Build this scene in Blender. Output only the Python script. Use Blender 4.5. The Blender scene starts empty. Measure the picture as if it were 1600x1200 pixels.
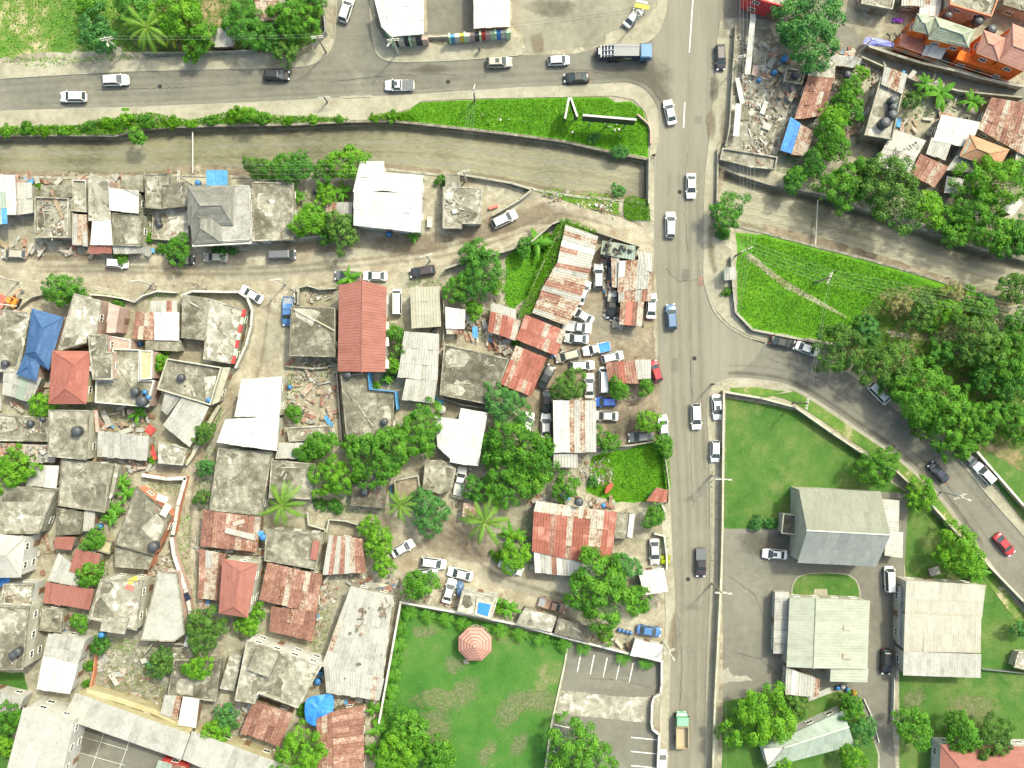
import bpy, math, random
import numpy as np
from mathutils import Vector, Matrix
random.seed(11); NR = np.random.RandomState(7)
U = random.uniform
SC = bpy.context.scene
COL = SC.collection
S, H = 0.112, 168.0            # metres per photo pixel on the ground, camera height
# ---------------------------------------------------------------- camera, sky, sun, exposure
cam = bpy.data.cameras.new('camera'); cam.sensor_width = 36; cam.lens = 36*H/(1600*S)
cam.clip_start = 1; cam.clip_end = 6000
co = bpy.data.objects.new('camera', cam); COL.objects.link(co); co.location = (0, 0, H); SC.camera = co
SUN_EL, SUN_AZ = math.radians(54), math.radians(42)      # azimuth east of north
W = bpy.data.worlds.new('World'); SC.world = W; W.use_nodes = True
nt = W.node_tree; sky = nt.nodes.new('ShaderNodeTexSky'); sky.sky_type = 'NISHITA'; sky.sun_disc = False
sky.sun_elevation = SUN_EL; sky.sun_rotation = SUN_AZ; sky.dust_density = 5.0; sky.air_density = 1.0; sky.ozone_density = 1.0
bg = nt.nodes['Background']; bg.inputs[1].default_value = 0.15; nt.links.new(sky.outputs[0], bg.inputs[0])
sl = bpy.data.lights.new('sun', 'SUN'); sl.energy = 1.75; sl.angle = math.radians(3.5); sl.color = (1.0, 0.96, 0.88)
so = bpy.data.objects.new('sun', sl); COL.objects.link(so)
sd = Vector((math.sin(SUN_AZ)*math.cos(SUN_EL), math.cos(SUN_AZ)*math.cos(SUN_EL), math.sin(SUN_EL)))
so.rotation_euler = sd.to_track_quat('Z', 'Y').to_euler(); so.location = (60, 60, 120)
SC.view_settings.view_transform = 'Standard'; SC.view_settings.look = 'None'
SC.view_settings.gamma = 1; SC.view_settings.exposure = 1.40
SC.view_settings.use_white_balance = True; SC.view_settings.white_balance_temperature = 7100; SC.view_settings.white_balance_tint = -3
SC.view_settings.use_curve_mapping = False
SC.cycles.max_bounces = 6

# ---------------------------------------------------------------- helpers
def P(px, py, z=0.0):                         # the point at height z that the photo shows at this pixel
    s = S*(H-z)/H
    return Vector(((px-800)*s, (600-py)*s, z))
def V(p, z=0.0): return P(p[0], p[1], z)
LABELS = {}
def tag(o, label=None, cat=None, group=None, kind=None):
    if label: o['label'] = label
    if cat: o['category'] = cat
    if group: o['group'] = group
    if kind: o['kind'] = kind
    return o
def mesh(verts, faces, name='mesh', smooth=False):
    me = bpy.data.meshes.new(name); me.from_pydata([tuple(v) for v in verts], [], faces); me.update()
    if smooth: me.polygons.foreach_set('use_smooth', [True]*len(me.polygons))
    return me
def qmesh(co, name='mesh', rnd=None):         # many separate quads from an (n,4,3) array
    n = len(co); me = bpy.data.meshes.new(name)
    me.vertices.add(n*4); me.vertices.foreach_set('co', np.asarray(co, np.float32).reshape(-1))
    me.loops.add(n*4); me.loops.foreach_set('vertex_index', np.arange(n*4, dtype=np.int32))
    me.polygons.add(n); me.polygons.foreach_set('loop_start', np.arange(0, n*4, 4, dtype=np.int32))
    if rnd is not None:
        a = me.attributes.new('rnd', 'FLOAT', 'POINT'); a.data.foreach_set('value', np.repeat(np.asarray(rnd, np.float32), 4))
    me.update(calc_edges=True); return me
def link(o, parent=None):
    COL.objects.link(o)
    if parent: o.parent = parent
    return o
def obj(name, me, m, parent=None, loc=(0, 0, 0), rot=None, ownmat=False):
    o = bpy.data.objects.new(name, me); o.location = loc
    if rot is not None: o.rotation_euler = rot
    if m:
        mm = m if not isinstance(m, str) else MT[m]
        if ownmat:
            if not len(me.materials): me.materials.append(None)
            o.material_slots[0].link = 'OBJECT'; o.material_slots[0].material = mm
        elif not len(me.materials): me.materials.append(mm)
    return link(o, parent)
def wobj(name, verts, faces, m, parent=None, smooth=False):     # world-space mesh, origin at its own centre
    vs = [Vector(v) for v in verts]; c = Vector((0, 0, 0))
    for v in vs: c += v
    c /= len(vs)
    off = parent.location if parent else Vector((0, 0, 0))
    if parent and parent.parent: off = parent.location + parent.parent.location
    return obj(name, mesh([v-c for v in vs], faces, name, smooth), m, parent, c-off)
def empty(name, loc, rz=0):
    o = bpy.data.objects.new(name, None); o.location = loc; o.rotation_euler = (0, 0, rz); o.empty_display_size = .3
    return link(o)
def area2(p): return sum(p[i][0]*p[(i+1) % len(p)][1]-p[(i+1) % len(p)][0]*p[i][1] for i in range(len(p)))
def ccw(p): return list(p) if area2(p) > 0 else list(reversed(p))
def inset(p, d):                               # p ccw list of Vector; positive d shrinks
    n = len(p); out = []
    for i in range(n):
        a, b, c = p[i-1], p[i], p[(i+1) % n]
        e1 = (b-a).to_2d(); e2 = (c-b).to_2d()
        if e1.length < 1e-6 or e2.length < 1e-6: out.append(b.copy()); continue
        e1.normalize(); e2.normalize()
        n1 = Vector((-e1.y, e1.x)); n2 = Vector((-e2.y, e2.x)); k = 1+n1.dot(n2)
        m = (n1+n2)/max(k, .35)
        out.append(Vector((b.x+m.x*d, b.y+m.y*d, b.z)))
    return out
def prism(bot, top):                           # bot/top: equal-length loops, ccw
    n = len(bot); v = list(bot)+list(top)
    f = [(i, (i+1) % n, n+(i+1) % n, n+i) for i in range(n)]
    f += [tuple(range(n, 2*n)), tuple(range(n-1, -1, -1))]
    return v, f
class MB:                                      # mesh collector
    def __init__(s): s.v = []; s.f = []
    def add(s, v, f):
        k = len(s.v); s.v += [Vector(x) for x in v]; s.f += [tuple(i+k for i in q) for q in f]
    def box(s, c, d, rz=0, ry=0, rx=0):
        m = Matrix.Translation(c) @ Matrix.Rotation(rz, 4, 'Z') @ Matrix.Rotation(ry, 4, 'Y') @ Matrix.Rotation(rx, 4, 'X')
        x, y, z = d[0]/2, d[1]/2, d[2]/2
        vs = [m @ Vector(p) for p in ((-x,-y,-z),(x,-y,-z),(x,y,-z),(-x,y,-z),(-x,-y,z),(x,-y,z),(x,y,z),(-x,y,z))]
        s.add(vs, [(3,2,1,0),(4,5,6,7),(0,1,5,4),(1,2,6,5),(2,3,7,6),(3,0,4,7)])
    def tube(s, pts, r, n=6, r2=None):
        pts = [Vector(p) for p in pts]; rings = []
        for i, p in enumerate(pts):
            t = (pts[min(i+1, len(pts)-1)]-pts[max(i-1, 0)]).normalized()
            a = t.orthogonal().normalized(); b = t.cross(a)
            rr = r if r2 is None else r+(r2-r)*i/(len(pts)-1)
            rings.append([p+(a*math.cos(6.2832*k/n)+b*math.sin(6.2832*k/n))*rr for k in range(n)])
        v = [q for R_ in rings for q in R_]; f = []
        for i in range(len(pts)-1):
            for k in range(n): f.append((i*n+k, i*n+(k+1) % n, (i+1)*n+(k+1) % n, (i+1)*n+k))
        f += [tuple(range(n-1, -1, -1)), tuple(range((len(pts)-1)*n, len(pts)*n))]
        s.add(v, f)
    def lathe(s, prof, n=14, c=(0, 0, 0)):     # prof: (r,z) list
        c = Vector(c); v = []; f = []
        for r, z in prof: v += [c+Vector((r*math.cos(6.2832*k/n), r*math.sin(6.2832*k/n), z)) for k in range(n)]
        for i in range(len(prof)-1):
            for k in range(n): f.append((i*n+k, i*n+(k+1) % n, (i+1)*n+(k+1) % n, (i+1)*n+k))
        f += [tuple(range(n-1, -1, -1)), tuple(range((len(prof)-1)*n, len(prof)*n))]
        s.add(v, f)
    def mesh(s, name='mesh', smooth=False): return mesh(s.v, s.f, name, smooth)
    def build(s, name, m, parent=None, smooth=False): return wobj(name, s.v, s.f, m, parent, smooth)
def smooth_line(pts, k=6, closed=False):
    p = [np.array(q, float) for q in pts]; out = []; n = len(p)
    for i in range(n if closed else n-1):
        p0, p1 = p[(i-1) % n if closed else max(i-1, 0)], p[i]
        p2, p3 = p[(i+1) % n], p[(i+2) % n if closed else min(i+2, n-1)]
        for t in np.linspace(0, 1, k, endpoint=False):
            out.append(tuple(.5*((2*p1)+(-p0+p2)*t+(2*p0-5*p1+4*p2-p3)*t*t+(-p0+3*p1-3*p2+p3)*t**3)))
    if not closed: out.append(tuple(p[-1]))
    return out
def rough_edge(pts, amp=2.0, step=9, closed=True):     # wavers a pixel outline, for dirt and grass edges
    out = []; n = len(pts)
    for i in range(n if closed else n-1):
        a, b = np.array(pts[i], float), np.array(pts[(i+1) % n], float); L = np.linalg.norm(b-a); m = max(1, int(L/step))
        for k in range(m):
            q = a+(b-a)*k/m
            if k or True: q = q+np.array((U(-amp, amp), U(-amp, amp)))
            out.append(tuple(q))
    return out
def inpoly(x, y, poly):
    r = np.zeros(len(x), bool); n = len(poly); j = n-1
    for i in range(n):
        xi, yi = poly[i][0], poly[i][1]; xj, yj = poly[j][0], poly[j][1]
        c = ((yi > y) != (yj > y)) & (x < (xj-xi)*(y-yi)/((yj-yi) if abs(yj-yi) > 1e-9 else 1e-9)+xi)
        r ^= c; j = i
    return r
def scatter(polypx, n, z=0.0, avoid=()):       # n random world points inside a pixel outline
    w = [V(p, z) for p in polypx]; xs = [p.x for p in w]; ys = [p.y for p in w]
    pts = np.zeros((0, 2))
    while len(pts) < n:
        q = np.c_[NR.uniform(min(xs), max(xs), n*2), NR.uniform(min(ys), max(ys), n*2)]
        q = q[inpoly(q[:, 0], q[:, 1], w)]
        for a in avoid: q = q[~inpoly(q[:, 0], q[:, 1], [V(p) for p in a])]
        pts = np.r_[pts, q]
    return pts[:n]
def parea(polypx): return abs(area2([V(p) for p in polypx]))/2

# ---------------------------------------------------------------- materials
MT = {}
def C(r, g, b): return (r, g, b, 1)
def base_mat(name, rough=.85, spec=.25, metal=0):
    m = bpy.data.materials.new(name); m.use_nodes = True; n = m.node_tree; b = n.nodes['Principled BSDF']
    b.inputs['Roughness'].default_value = rough; b.inputs['Specular IOR Level'].default_value = spec; b.inputs['Metallic'].default_value = metal
    MT[name] = m; return m, n, b
def M(name, stops, s1=.3, s2=1.6, s3=9.0, w=(.5, .33, .17), rough=.85, spec=.25, rnd=.0, hue=0, bump=.0, stretch=(1, 1, 1), metal=0, contrast=1.0, stain=None, scale=1.0, fine=0):
    """mottled surface: three octaves of world-space noise through a colour ramp; rnd shifts it from object to object"""
    m, n, b = base_mat(name, rough, spec, metal); L = n.links.new; N = n.nodes.new
    g = N('ShaderNodeNewGeometry'); mp = N('ShaderNodeMapping'); mp.inputs['Scale'].default_value = stretch
    L(g.outputs['Position'], mp.inputs['Vector']); acc = None
    oi = N('ShaderNodeObjectInfo')
    if rnd:
        cx = N('ShaderNodeCombineXYZ'); ml = N('ShaderNodeMath'); ml.operation = 'MULTIPLY'; ml.inputs[1].default_value = 37
        L(oi.outputs['Random'], ml.inputs[0]); L(ml.outputs[0], cx.inputs[0]); L(cx.outputs[0], mp.inputs['Location'])
    last = None
    for sc, wt in zip((s1, s2, s3), w):
        t = N('ShaderNodeTexNoise'); t.inputs['Scale'].default_value = sc; t.inputs['Detail'].default_value = 3; t.inputs['Roughness'].default_value = .6
        L(mp.outputs[0], t.inputs['Vector']); q = N('ShaderNodeMath'); q.operation = 'MULTIPLY_ADD'; q.inputs[1].default_value = wt
        L(t.outputs[0], q.inputs[0])
        if acc is None: q.inputs[2].default_value = 0
        else: L(acc, q.inputs[2])
        acc = q.outputs[0]; last = t
    a = N('ShaderNodeMapRange'); a.clamp = True; k = .15/contrast
    a.inputs[1].default_value = .5-k; a.inputs[2].default_value = .5+k; L(acc, a.inputs[0]); f = a.outputs[0]
    if rnd:
        q = N('ShaderNodeMath'); q.operation = 'MULTIPLY_ADD'; q.inputs[1].default_value = rnd; L(oi.outputs['Random'], q.inputs[0])
        q2 = N('ShaderNodeMath'); q2.operation = 'SUBTRACT'; L(f, q2.inputs[0]); q2.inputs[1].default_value = rnd*.5; L(q2.outputs[0], q.inputs[2]); f = q.outputs[0]
    r = N('ShaderNodeValToRGB'); e = r.color_ramp.elements
    for i, (p, c) in enumerate(stops):
        x = e[i] if i < 2 else e.new(p)
        x.position = p; x.color = C(*c)
    for x in e: x.color = C(*[min(.85, q*scale) for q in x.color[:3]])
    L(f, r.inputs[0]); out = r.outputs[0]
    for (c_, sc, lo, hi, amt) in (stain or ()):
        t = N('ShaderNodeTexNoise'); t.inputs['Scale'].default_value = sc; t.inputs['Detail'].default_value = 6; t.inputs['Roughness'].default_value = .68; L(mp.outputs[0], t.inputs['Vector'])
        k2 = N('ShaderNodeMapRange'); k2.inputs[1].default_value = lo; k2.inputs[2].default_value = hi; k2.inputs[4].default_value = amt; L(t.outputs[0], k2.inputs[0])
        mx = N('ShaderNodeMix'); mx.data_type = 'RGBA'; L(k2.outputs[0], mx.inputs[0]); L(out, mx.inputs[6]); mx.inputs[7].default_value = C(*c_); out = mx.outputs[2]
    if fine:
        t = N('ShaderNodeTexNoise'); t.inputs['Scale'].default_value = 3.5; t.inputs['Detail'].default_value = 5; t.inputs['Roughness'].default_value = .75; L(g.outputs['Position'], t.inputs['Vector'])
        k2 = N('ShaderNodeMapRange'); k2.inputs[1].default_value = .3; k2.inputs[2].default_value = .7; k2.inputs[3].default_value = 1-fine; k2.inputs[4].default_value = 1+fine; L(t.outputs[0], k2.inputs[0])
        vm = N('ShaderNodeVectorMath'); vm.operation = 'SCALE'; L(out, vm.inputs[0]); L(k2.outputs[0], vm.inputs['Scale']); out = vm.outputs[0]
    L(out, b.inputs['Base Color'])
    if bump:
        bp = N('ShaderNodeBump'); bp.inputs['Strength'].default_value = bump; bp.inputs['Distance'].default_value = .08
        L(last.outputs[0], bp.inputs['Height']); L(bp.outputs[0], b.inputs['Normal'])
    return m
def plain(name, c, rough=.6, spec=.3, metal=0, var=.12, coat=0):
    m, n, b = base_mat(name, rough, spec, metal); L = n.links.new; N = n.nodes.new
    t = N('ShaderNodeTexNoise'); g = N('ShaderNodeTexCoord'); t.inputs['Scale'].default_value = 3.0; L(g.outputs['Object'], t.inputs['Vector'])
    r = N('ShaderNodeValToRGB'); e = r.color_ramp.elements
    e[0].position = .3; e[1].position = .7
    e[0].color = C(*[x*(1-var) for x in c]); e[1].color = C(*[min(.9, x*(1+var)) for x in c])
    L(t.outputs[0], r.inputs[0]); L(r.outputs[0], b.inputs['Base Color'])
    if coat: b.inputs['Coat Weight'].default_value = coat; b.inputs['Coat Roughness'].default_value = .08
    return m
def leaf(name, lo, mid, hi, trans=.25):
    m = bpy.data.materials.new(name); m.use_nodes = True; n = m.node_tree; n.nodes.clear(); L = n.links.new; N = n.nodes.new
    at = N('ShaderNodeAttribute'); at.attribute_name = 'rnd'; oi = N('ShaderNodeObjectInfo')
    q = N('ShaderNodeMath'); q.operation = 'MULTIPLY_ADD'; q.inputs[1].default_value = .22; L(oi.outputs['Random'], q.inputs[0])
    s_ = N('ShaderNodeMath'); s_.operation = 'SUBTRACT'; s_.inputs[1].default_value = .11; L(at.outputs['Fac'], s_.inputs[0]); L(s_.outputs[0], q.inputs[2])
    r = N('ShaderNodeValToRGB'); e = r.color_ramp.elements; e[0].position = 0; e[0].color = C(*lo); e[1].position = 1; e[1].color = C(*hi)
    x = e.new(.5); x.color = C(*mid); L(q.outputs[0], r.inputs[0])
    d = N('ShaderNodeBsdfPrincipled'); d.inputs['Roughness'].default_value = .6; d.inputs['Specular IOR Level'].default_value = .25
    t = N('ShaderNodeBsdfTranslucent'); mx = N('ShaderNodeMixShader'); mx.inputs[0].default_value = trans
    o = N('ShaderNodeOutputMaterial'); L(r.outputs[0], d.inputs['Base Color']); L(r.outputs[0], t.inputs[0])
    L(d.outputs[0], mx.inputs[1]); L(t.outputs[0], mx.inputs[2]); L(mx.outputs[0], o.inputs[0]); MT[name] = m; return m

M('ground', [(0, (.15,.132,.092)), (.35, (.235,.215,.16)), (.65, (.31,.29,.22)), (1, (.42,.40,.315))], .12, .8, 5, bump=.4, stain=[((.13,.115,.075), .25, .52, .70, .7), ((.40,.385,.31), .4, .55, .70, .6), ((.06,.085,.02), .5, .62, .76, .6)], scale=0.829, fine=.25)
M('dirt', [(0, (.19,.158,.108)), (.4, (.28,.25,.185)), (.7, (.36,.33,.25)), (1, (.46,.43,.335))], .16, .7, 4, (.4, .35, .25), bump=.4, stain=[((.17,.12,.075), .18, .52, .68, .8), ((.36,.345,.275), .3, .54, .66, .8)], scale=0.802, fine=.22)
M('mud', [(0, (.10,.08,.055)), (.5, (.19,.155,.11)), (1, (.30,.26,.19))], .25, 1.1, 6, bump=.5, stain=[((.36,.33,.25), .3, .56, .70, .6)], scale=0.864, fine=.25)
M('asphalt', [(0, (.105,.10,.083)), (.45, (.148,.142,.118)), (.75, (.168,.16,.134)), (1, (.205,.197,.165))], .09, .9, 8, (.45, .3, .25), rough=.9, stain=[((.075,.07,.058), .22, .60, .76, .55), ((.26,.25,.20), .16, .58, .74, .45)], scale=0.875, fine=.10)
M('asphalt_ns', [(0, (.14,.132,.103)), (.45, (.18,.17,.135)), (.75, (.20,.19,.152)), (1, (.24,.23,.185))], .5, .9, 7, (.5, .27, .23), rough=.9, stretch=(1, .07, 1), contrast=.8, stain=[((.26,.25,.20), .16, .58, .74, .3)], scale=0.911, fine=.08)
M('lot', [(0, (.095,.09,.075)), (.5, (.13,.125,.105)), (1, (.165,.16,.135))], .07, .8, 9, (.4, .3, .3), rough=.9, scale=1.012, fine=.10, stain=[((.19,.185,.15), .15, .58, .74, .4)])
M('pave', [(0, (.22,.205,.15)), (.45, (.31,.29,.22)), (1, (.40,.38,.30))], .14, .9, 6, bump=.2, stain=[((.16,.145,.10), .4, .55, .70, .6)], scale=0.774, fine=.14)
M('kerb', [(0, (.25,.24,.19)), (1, (.42,.40,.33))], .3, 2, 8, scale=0.720)
M('bed', [(0, (.085,.075,.042)), (.4, (.13,.118,.072)), (.7, (.17,.155,.10)), (1, (.24,.22,.155))], .12, .6, 4, bump=.5, rough=.5, scale=1.552, fine=.15)
M('conc_d', [(0, (.07,.065,.048)), (.4, (.135,.125,.095)), (.75, (.20,.19,.15)), (1, (.36,.34,.28))], .22, 1.0, 5, (.42, .36, .22), rnd=.35, bump=.25, contrast=1.25, stain=[((.05,.046,.03), .35, .50, .68, .75), ((.40,.385,.32), .55, .57, .72, .65), ((.10,.105,.045), 1.3, .60, .75, .5)], scale=0.790, fine=.22)
M('conc_m', [(0, (.10,.095,.07)), (.35, (.19,.18,.14)), (.7, (.29,.275,.22)), (1, (.44,.42,.36))], .22, 1.0, 5, (.42, .36, .22), rnd=.35, bump=.25, contrast=1.25, stain=[((.05,.046,.03), .35, .50, .68, .75), ((.40,.385,.32), .55, .57, .72, .65), ((.10,.105,.045), 1.3, .60, .75, .5)], scale=0.806, fine=.22)
M('conc_l', [(0, (.17,.16,.12)), (.35, (.30,.285,.23)), (.7, (.41,.39,.33)), (1, (.55,.53,.47))], .22, 1.0, 5, (.42, .36, .22), rnd=.3, bump=.2, contrast=1.25, stain=[((.14,.13,.09), .35, .50, .68, .8), ((.62,.60,.54), .5, .54, .70, .8), ((.10,.10,.05), 1.1, .60, .75, .5)], scale=0.660, fine=.2)
M('zinc', [(0, (.30,.29,.25)), (.35, (.43,.42,.385)), (1, (.56,.555,.52))], .4, 1.6, 7, rnd=.5, rough=.6, spec=.4, scale=0.550, fine=.12, stain=[((.24,.21,.15), .5, .55, .72, .45)])
M('zincw', [(0, (.40,.385,.34)), (.4, (.52,.51,.465)), (1, (.64,.63,.58))], .35, 1.5, 7, rnd=.4, rough=.6, spec=.4, scale=0.539, fine=.12, stain=[((.24,.21,.15), .5, .55, .72, .45)])
M('white', [(0, (.58,.565,.53)), (.4, (.70,.69,.665)), (1, (.79,.785,.77))], .35, 1.5, 7, rnd=.3, rough=.6, scale=0.570, fine=.12)
M('cream_sheet', [(0, (.36,.34,.25)), (.4, (.44,.42,.325)), (1, (.53,.51,.42))], .3, 1.5, 7, rnd=.3, rough=.6, scale=0.600)
M('beige_sheet', [(0, (.38,.36,.30)), (.5, (.45,.43,.365)), (1, (.52,.505,.44))], .3, 1.5, 7, rnd=.35, rough=.6, scale=0.690)
M('green_sheet', [(0, (.37,.395,.31)), (.5, (.45,.475,.39)), (1, (.52,.545,.46))], .3, 1.5, 7, rnd=.35, rough=.6, scale=0.552)
M('sage_sheet', [(0, (.28,.295,.23)), (.5, (.34,.355,.28)), (1, (.40,.415,.34))], .3, 1.5, 7, rnd=.3, rough=.65, scale=0.459)
M('slate_sheet', [(0, (.22,.235,.225)), (.5, (.275,.29,.275)), (1, (.33,.345,.325))], .3, 1.5, 7, rnd=.3, rough=.65, scale=0.772)
M('teal_sheet', [(0, (.30,.36,.30)), (.5, (.38,.455,.39)), (1, (.46,.53,.45))], .3, 1.5, 7, rnd=.4, rough=.6, scale=0.560)
M('rust', [(0, (.11,.054,.041)), (.3, (.175,.086,.064)), (.6, (.235,.12,.09)), (.85, (.32,.205,.155)), (1, (.44,.365,.295))], .45, 2.2, 9, (.35, .35, .3), rnd=.45, rough=.9, bump=.3, scale=0.92, fine=.12, stain=[((.40,.32,.25), 1.3, .57, .72, .6), ((.09,.045,.035), .6, .58, .74, .5)])
M('rust_p', [(0, (.17,.07,.045)), (.3, (.30,.17,.115)), (.6, (.42,.36,.29)), (1, (.52,.49,.43))], .5, 2.4, 9, (.3, .4, .3), rnd=.5, rough=.85, bump=.3, contrast=1.4, scale=0.700, fine=.12)
M('brick_sheet', [(0, (.17,.06,.043)), (.4, (.235,.085,.062)), (.75, (.28,.11,.083)), (1, (.36,.19,.15))], .5, 2.4, 9, rnd=.6, rough=.85)
M('red_sheet', [(0, (.25,.10,.075)), (.4, (.305,.125,.10)), (1, (.345,.15,.125))], .25, 1.2, 8, (.55, .3, .15), rnd=.2, rough=.8, scale=0.711, fine=.12)
M('red_tile', [(0, (.235,.082,.062)), (.5, (.275,.10,.078)), (1, (.315,.125,.10))], .4, 1.8, 9, rnd=.3, rough=.8, scale=0.85)
M('rose_tile', [(0, (.32,.16,.125)), (.5, (.38,.20,.16)), (1, (.45,.255,.21))], .4, 1.8, 9, rnd=.3, rough=.8, scale=0.8)
M('terra_tile', [(0, (.30,.15,.085)), (.5, (.37,.21,.125)), (1, (.43,.27,.18))], .4, 1.8, 9, rnd=.3, rough=.8, scale=0.85)
M('blue_tile', [(0, (.028,.07,.16)), (.5, (.04,.09,.195)), (1, (.06,.12,.235))], .4, 1.8, 9, rnd=.35, rough=.6)
M('grey_tile', [(0, (.115,.115,.10)), (.5, (.165,.165,.148)), (1, (.235,.233,.21))], .4, 1.4, 7, rnd=.35, rough=.8, scale=0.85, fine=.12)
M('moss_tile', [(0, (.125,.145,.105)), (.5, (.20,.225,.175)), (1, (.32,.33,.28))], .4, 1.4, 7, rnd=.4, rough=.8)
M('palewall', [(0, (.42,.40,.31)), (.5, (.56,.545,.44)), (1, (.66,.65,.55))], .4, 1.6, 7, scale=0.580)
M('w_white', [(0, (.50,.485,.43)), (.5, (.64,.63,.585)), (1, (.74,.735,.70))], .4, 1.6, 7, scale=0.620)
M('w_conc', [(0, (.17,.16,.12)), (.5, (.29,.28,.225)), (1, (.40,.39,.33))], .4, 1.6, 7, rnd=.2, scale=0.8)
M('w_pink', [(0, (.45,.30,.245)), (.5, (.57,.40,.345)), (1, (.64,.50,.45))], .4, 1.6, 7, scale=0.620)
M('w_yellow', [(0, (.46,.40,.215)), (.5, (.57,.51,.31)), (1, (.63,.58,.40))], .4, 1.6, 7, scale=0.560)
M('w_orange', [(0, (.48,.085,.014)), (.5, (.60,.12,.02)), (1, (.66,.17,.04))], .4, 1.6, 7, scale=1.05)
M('w_red', [(0, (.34,.035,.035)), (.5, (.46,.05,.05)), (1, (.52,.09,.08))], .4, 1.6, 7)
M('w_salmon', [(0, (.44,.165,.09)), (.5, (.53,.22,.13)), (1, (.58,.29,.19))], .4, 1.6, 7, scale=0.8)
M('w_wood', [(0, (.11,.075,.045)), (.5, (.20,.15,.10)), (1, (.32,.27,.20))], .5, 2, 9, rnd=.3)
M('w_green', [(0, (.26,.40,.25)), (1, (.42,.58,.38))], .4, 1.6, 7)
M('w_blue', [(0, (.05,.18,.36)), (1, (.10,.29,.50))], .4, 1.6, 7)
M('tarp', [(0, (.02,.10,.34)), (.5, (.03,.16,.47)), (1, (.06,.24,.56))], .6, 2, 9, rough=.45, rnd=.3)
M('tarp_v', [(0, (.13,.14,.40)), (1, (.22,.24,.55))], .6, 2, 9, rough=.5)
M('lawn', [(0, (.026,.088,.012)), (.35, (.045,.115,.018)), (.65, (.065,.13,.025)), (.88, (.10,.148,.042)), (1, (.155,.16,.07))], .11, .55, 5, (.5, .3, .2), fine=.22, stain=[((.13,.155,.055), .16, .50, .68, .7), ((.03,.085,.01), .12, .55, .70, .6), ((.17,.155,.085), .35, .60, .74, .5)], scale=0.9)
M('lawn_w', [(0, (.024,.09,.012)), (.4, (.04,.125,.018)), (.7, (.06,.14,.026)), (.9, (.13,.15,.06)), (1, (.22,.195,.12))], .075, .4, 3, (.6, .25, .15), contrast=1.1, fine=.22, scale=0.92)
M('worn', [(0, (.05,.115,.022)), (.35, (.10,.135,.05)), (.6, (.20,.185,.11)), (1, (.32,.285,.20))], .25, 1.3, 5, (.3, .4, .3), contrast=1.7, fine=.25)
M('weeds', [(0, (.03,.115,.005)), (.4, (.055,.165,.006)), (1, (.09,.215,.012))], .2, .9, 6, fine=.3)
M('field', [(0, (.04,.10,.014)), (.45, (.07,.15,.022)), (.75, (.13,.17,.045)), (1, (.34,.29,.185))], .1, .5, 4, contrast=1.3, scale=.95, fine=.25)
M('scrub', [(0, (.025,.055,.012)), (.45, (.065,.105,.024)), (.7, (.15,.125,.06)), (1, (.27,.21,.13))], .12, .6, 4, contrast=1.2, fine=.25)
M('stone', [(0, (.11,.10,.075)), (.5, (.22,.205,.16)), (1, (.36,.34,.28))], .8, 3, 9, rnd=.6, scale=.85, fine=.25)
M('bark', [(0, (.06,.045,.03)), (1, (.17,.13,.09))], 1, 4, 12)
M('rub_l', [(0, (.28,.26,.21)), (1, (.58,.56,.50))], .8, 3, 9, scale=0.550)
M('rub_d', [(0, (.06,.05,.035)), (1, (.20,.165,.12))], .8, 3, 9)
M('rub_r', [(0, (.17,.09,.065)), (1, (.31,.21,.16))], .8, 3, 9, scale=0.8)
M('bleach', [(0, (.38,.36,.29)), (1, (.58,.56,.49))], .3, 1.4, 6, scale=0.495)
plain('paint', (.55,.55,.52), .6); plain('steel', (.30,.31,.32), .4, .5, .6); plain('black', (.022,.022,.024), .55)
plain('tank', (.045,.05,.056), .45, .4); plain('bluebin', (.03,.14,.34), .4, .4); plain('glass', (.04,.05,.055), .14, .5)
plain('tyre', (.02,.02,.02), .8); plain('rim', (.32,.33,.34), .35, .5, .7); plain('lamp', (.62,.64,.66), .15, .5); plain('tail', (.40,.02,.02), .2, .5)
plain('pole', (.20,.165,.125), .85); plain('pole_c', (.44,.42,.36), .85); plain('wire', (.15,.155,.15), .5, .3); plain('wire_d', (.06,.06,.055), .6)
plain('wood_l', (.44,.38,.28), .8); plain('skin', (.10,.055,.035), .6); plain('pinkp', (.40,.21,.17), .7, var=.08); plain('brownp', (.20,.10,.08), .75, var=.1)
plain('pool', (.03,.16,.48), .3); plain('yellow', (.55,.40,.05), .6); plain('coral', (.55,.12,.09), .6); plain('purple', (.22,.05,.40), .6)
plain('mint', (.17,.37,.23), .5); plain('wframe', (.62,.61,.57), .6); plain('doorw', (.18,.11,.07), .6); plain('screen', (.035,.035,.036), .5)
for k, c in dict(white=(.62,.62,.61), beige=(.30,.275,.225), silver=(.36,.37,.38), black=(.014,.015,.017), grey=(.10,.105,.11), blue=(.05,.13,.30), lblue=(.075,.13,.22),
                 red=(.30,.02,.028), brown=(.22,.13,.09), dpurple=(.035,.028,.035), orange=(.55,.20,.03), rblue=(.03,.10,.40), green=(.13,.34,.19), tan=(.33,.27,.17),
                 navy=(.014,.02,.042), dblue=(.03,.13,.30), plate=(.13,.135,.145), cover=(.42,.42,.40)).items():
    plain('car_'+k, c, .35, .4, 0, .05, .25 if max(c) < .12 else .5)
leaf('lf_dark', (0.023,0.100,0.013), (0.053,0.173,0.020), (0.099,0.266,0.031))
leaf('lf_mid', (0.028,0.112,0.010), (0.067,0.200,0.016), (0.128,0.304,0.027))
leaf('lf_lime', (0.047,0.161,0.010), (0.099,0.258,0.014), (0.180,0.366,0.028))
leaf('lf_olive', (.030,.085,.014), (.066,.155,.022), (.125,.245,.040))
leaf('lf_teal', (0.026,0.106,0.025), (0.056,0.179,0.040), (0.107,0.266,0.059))
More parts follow.
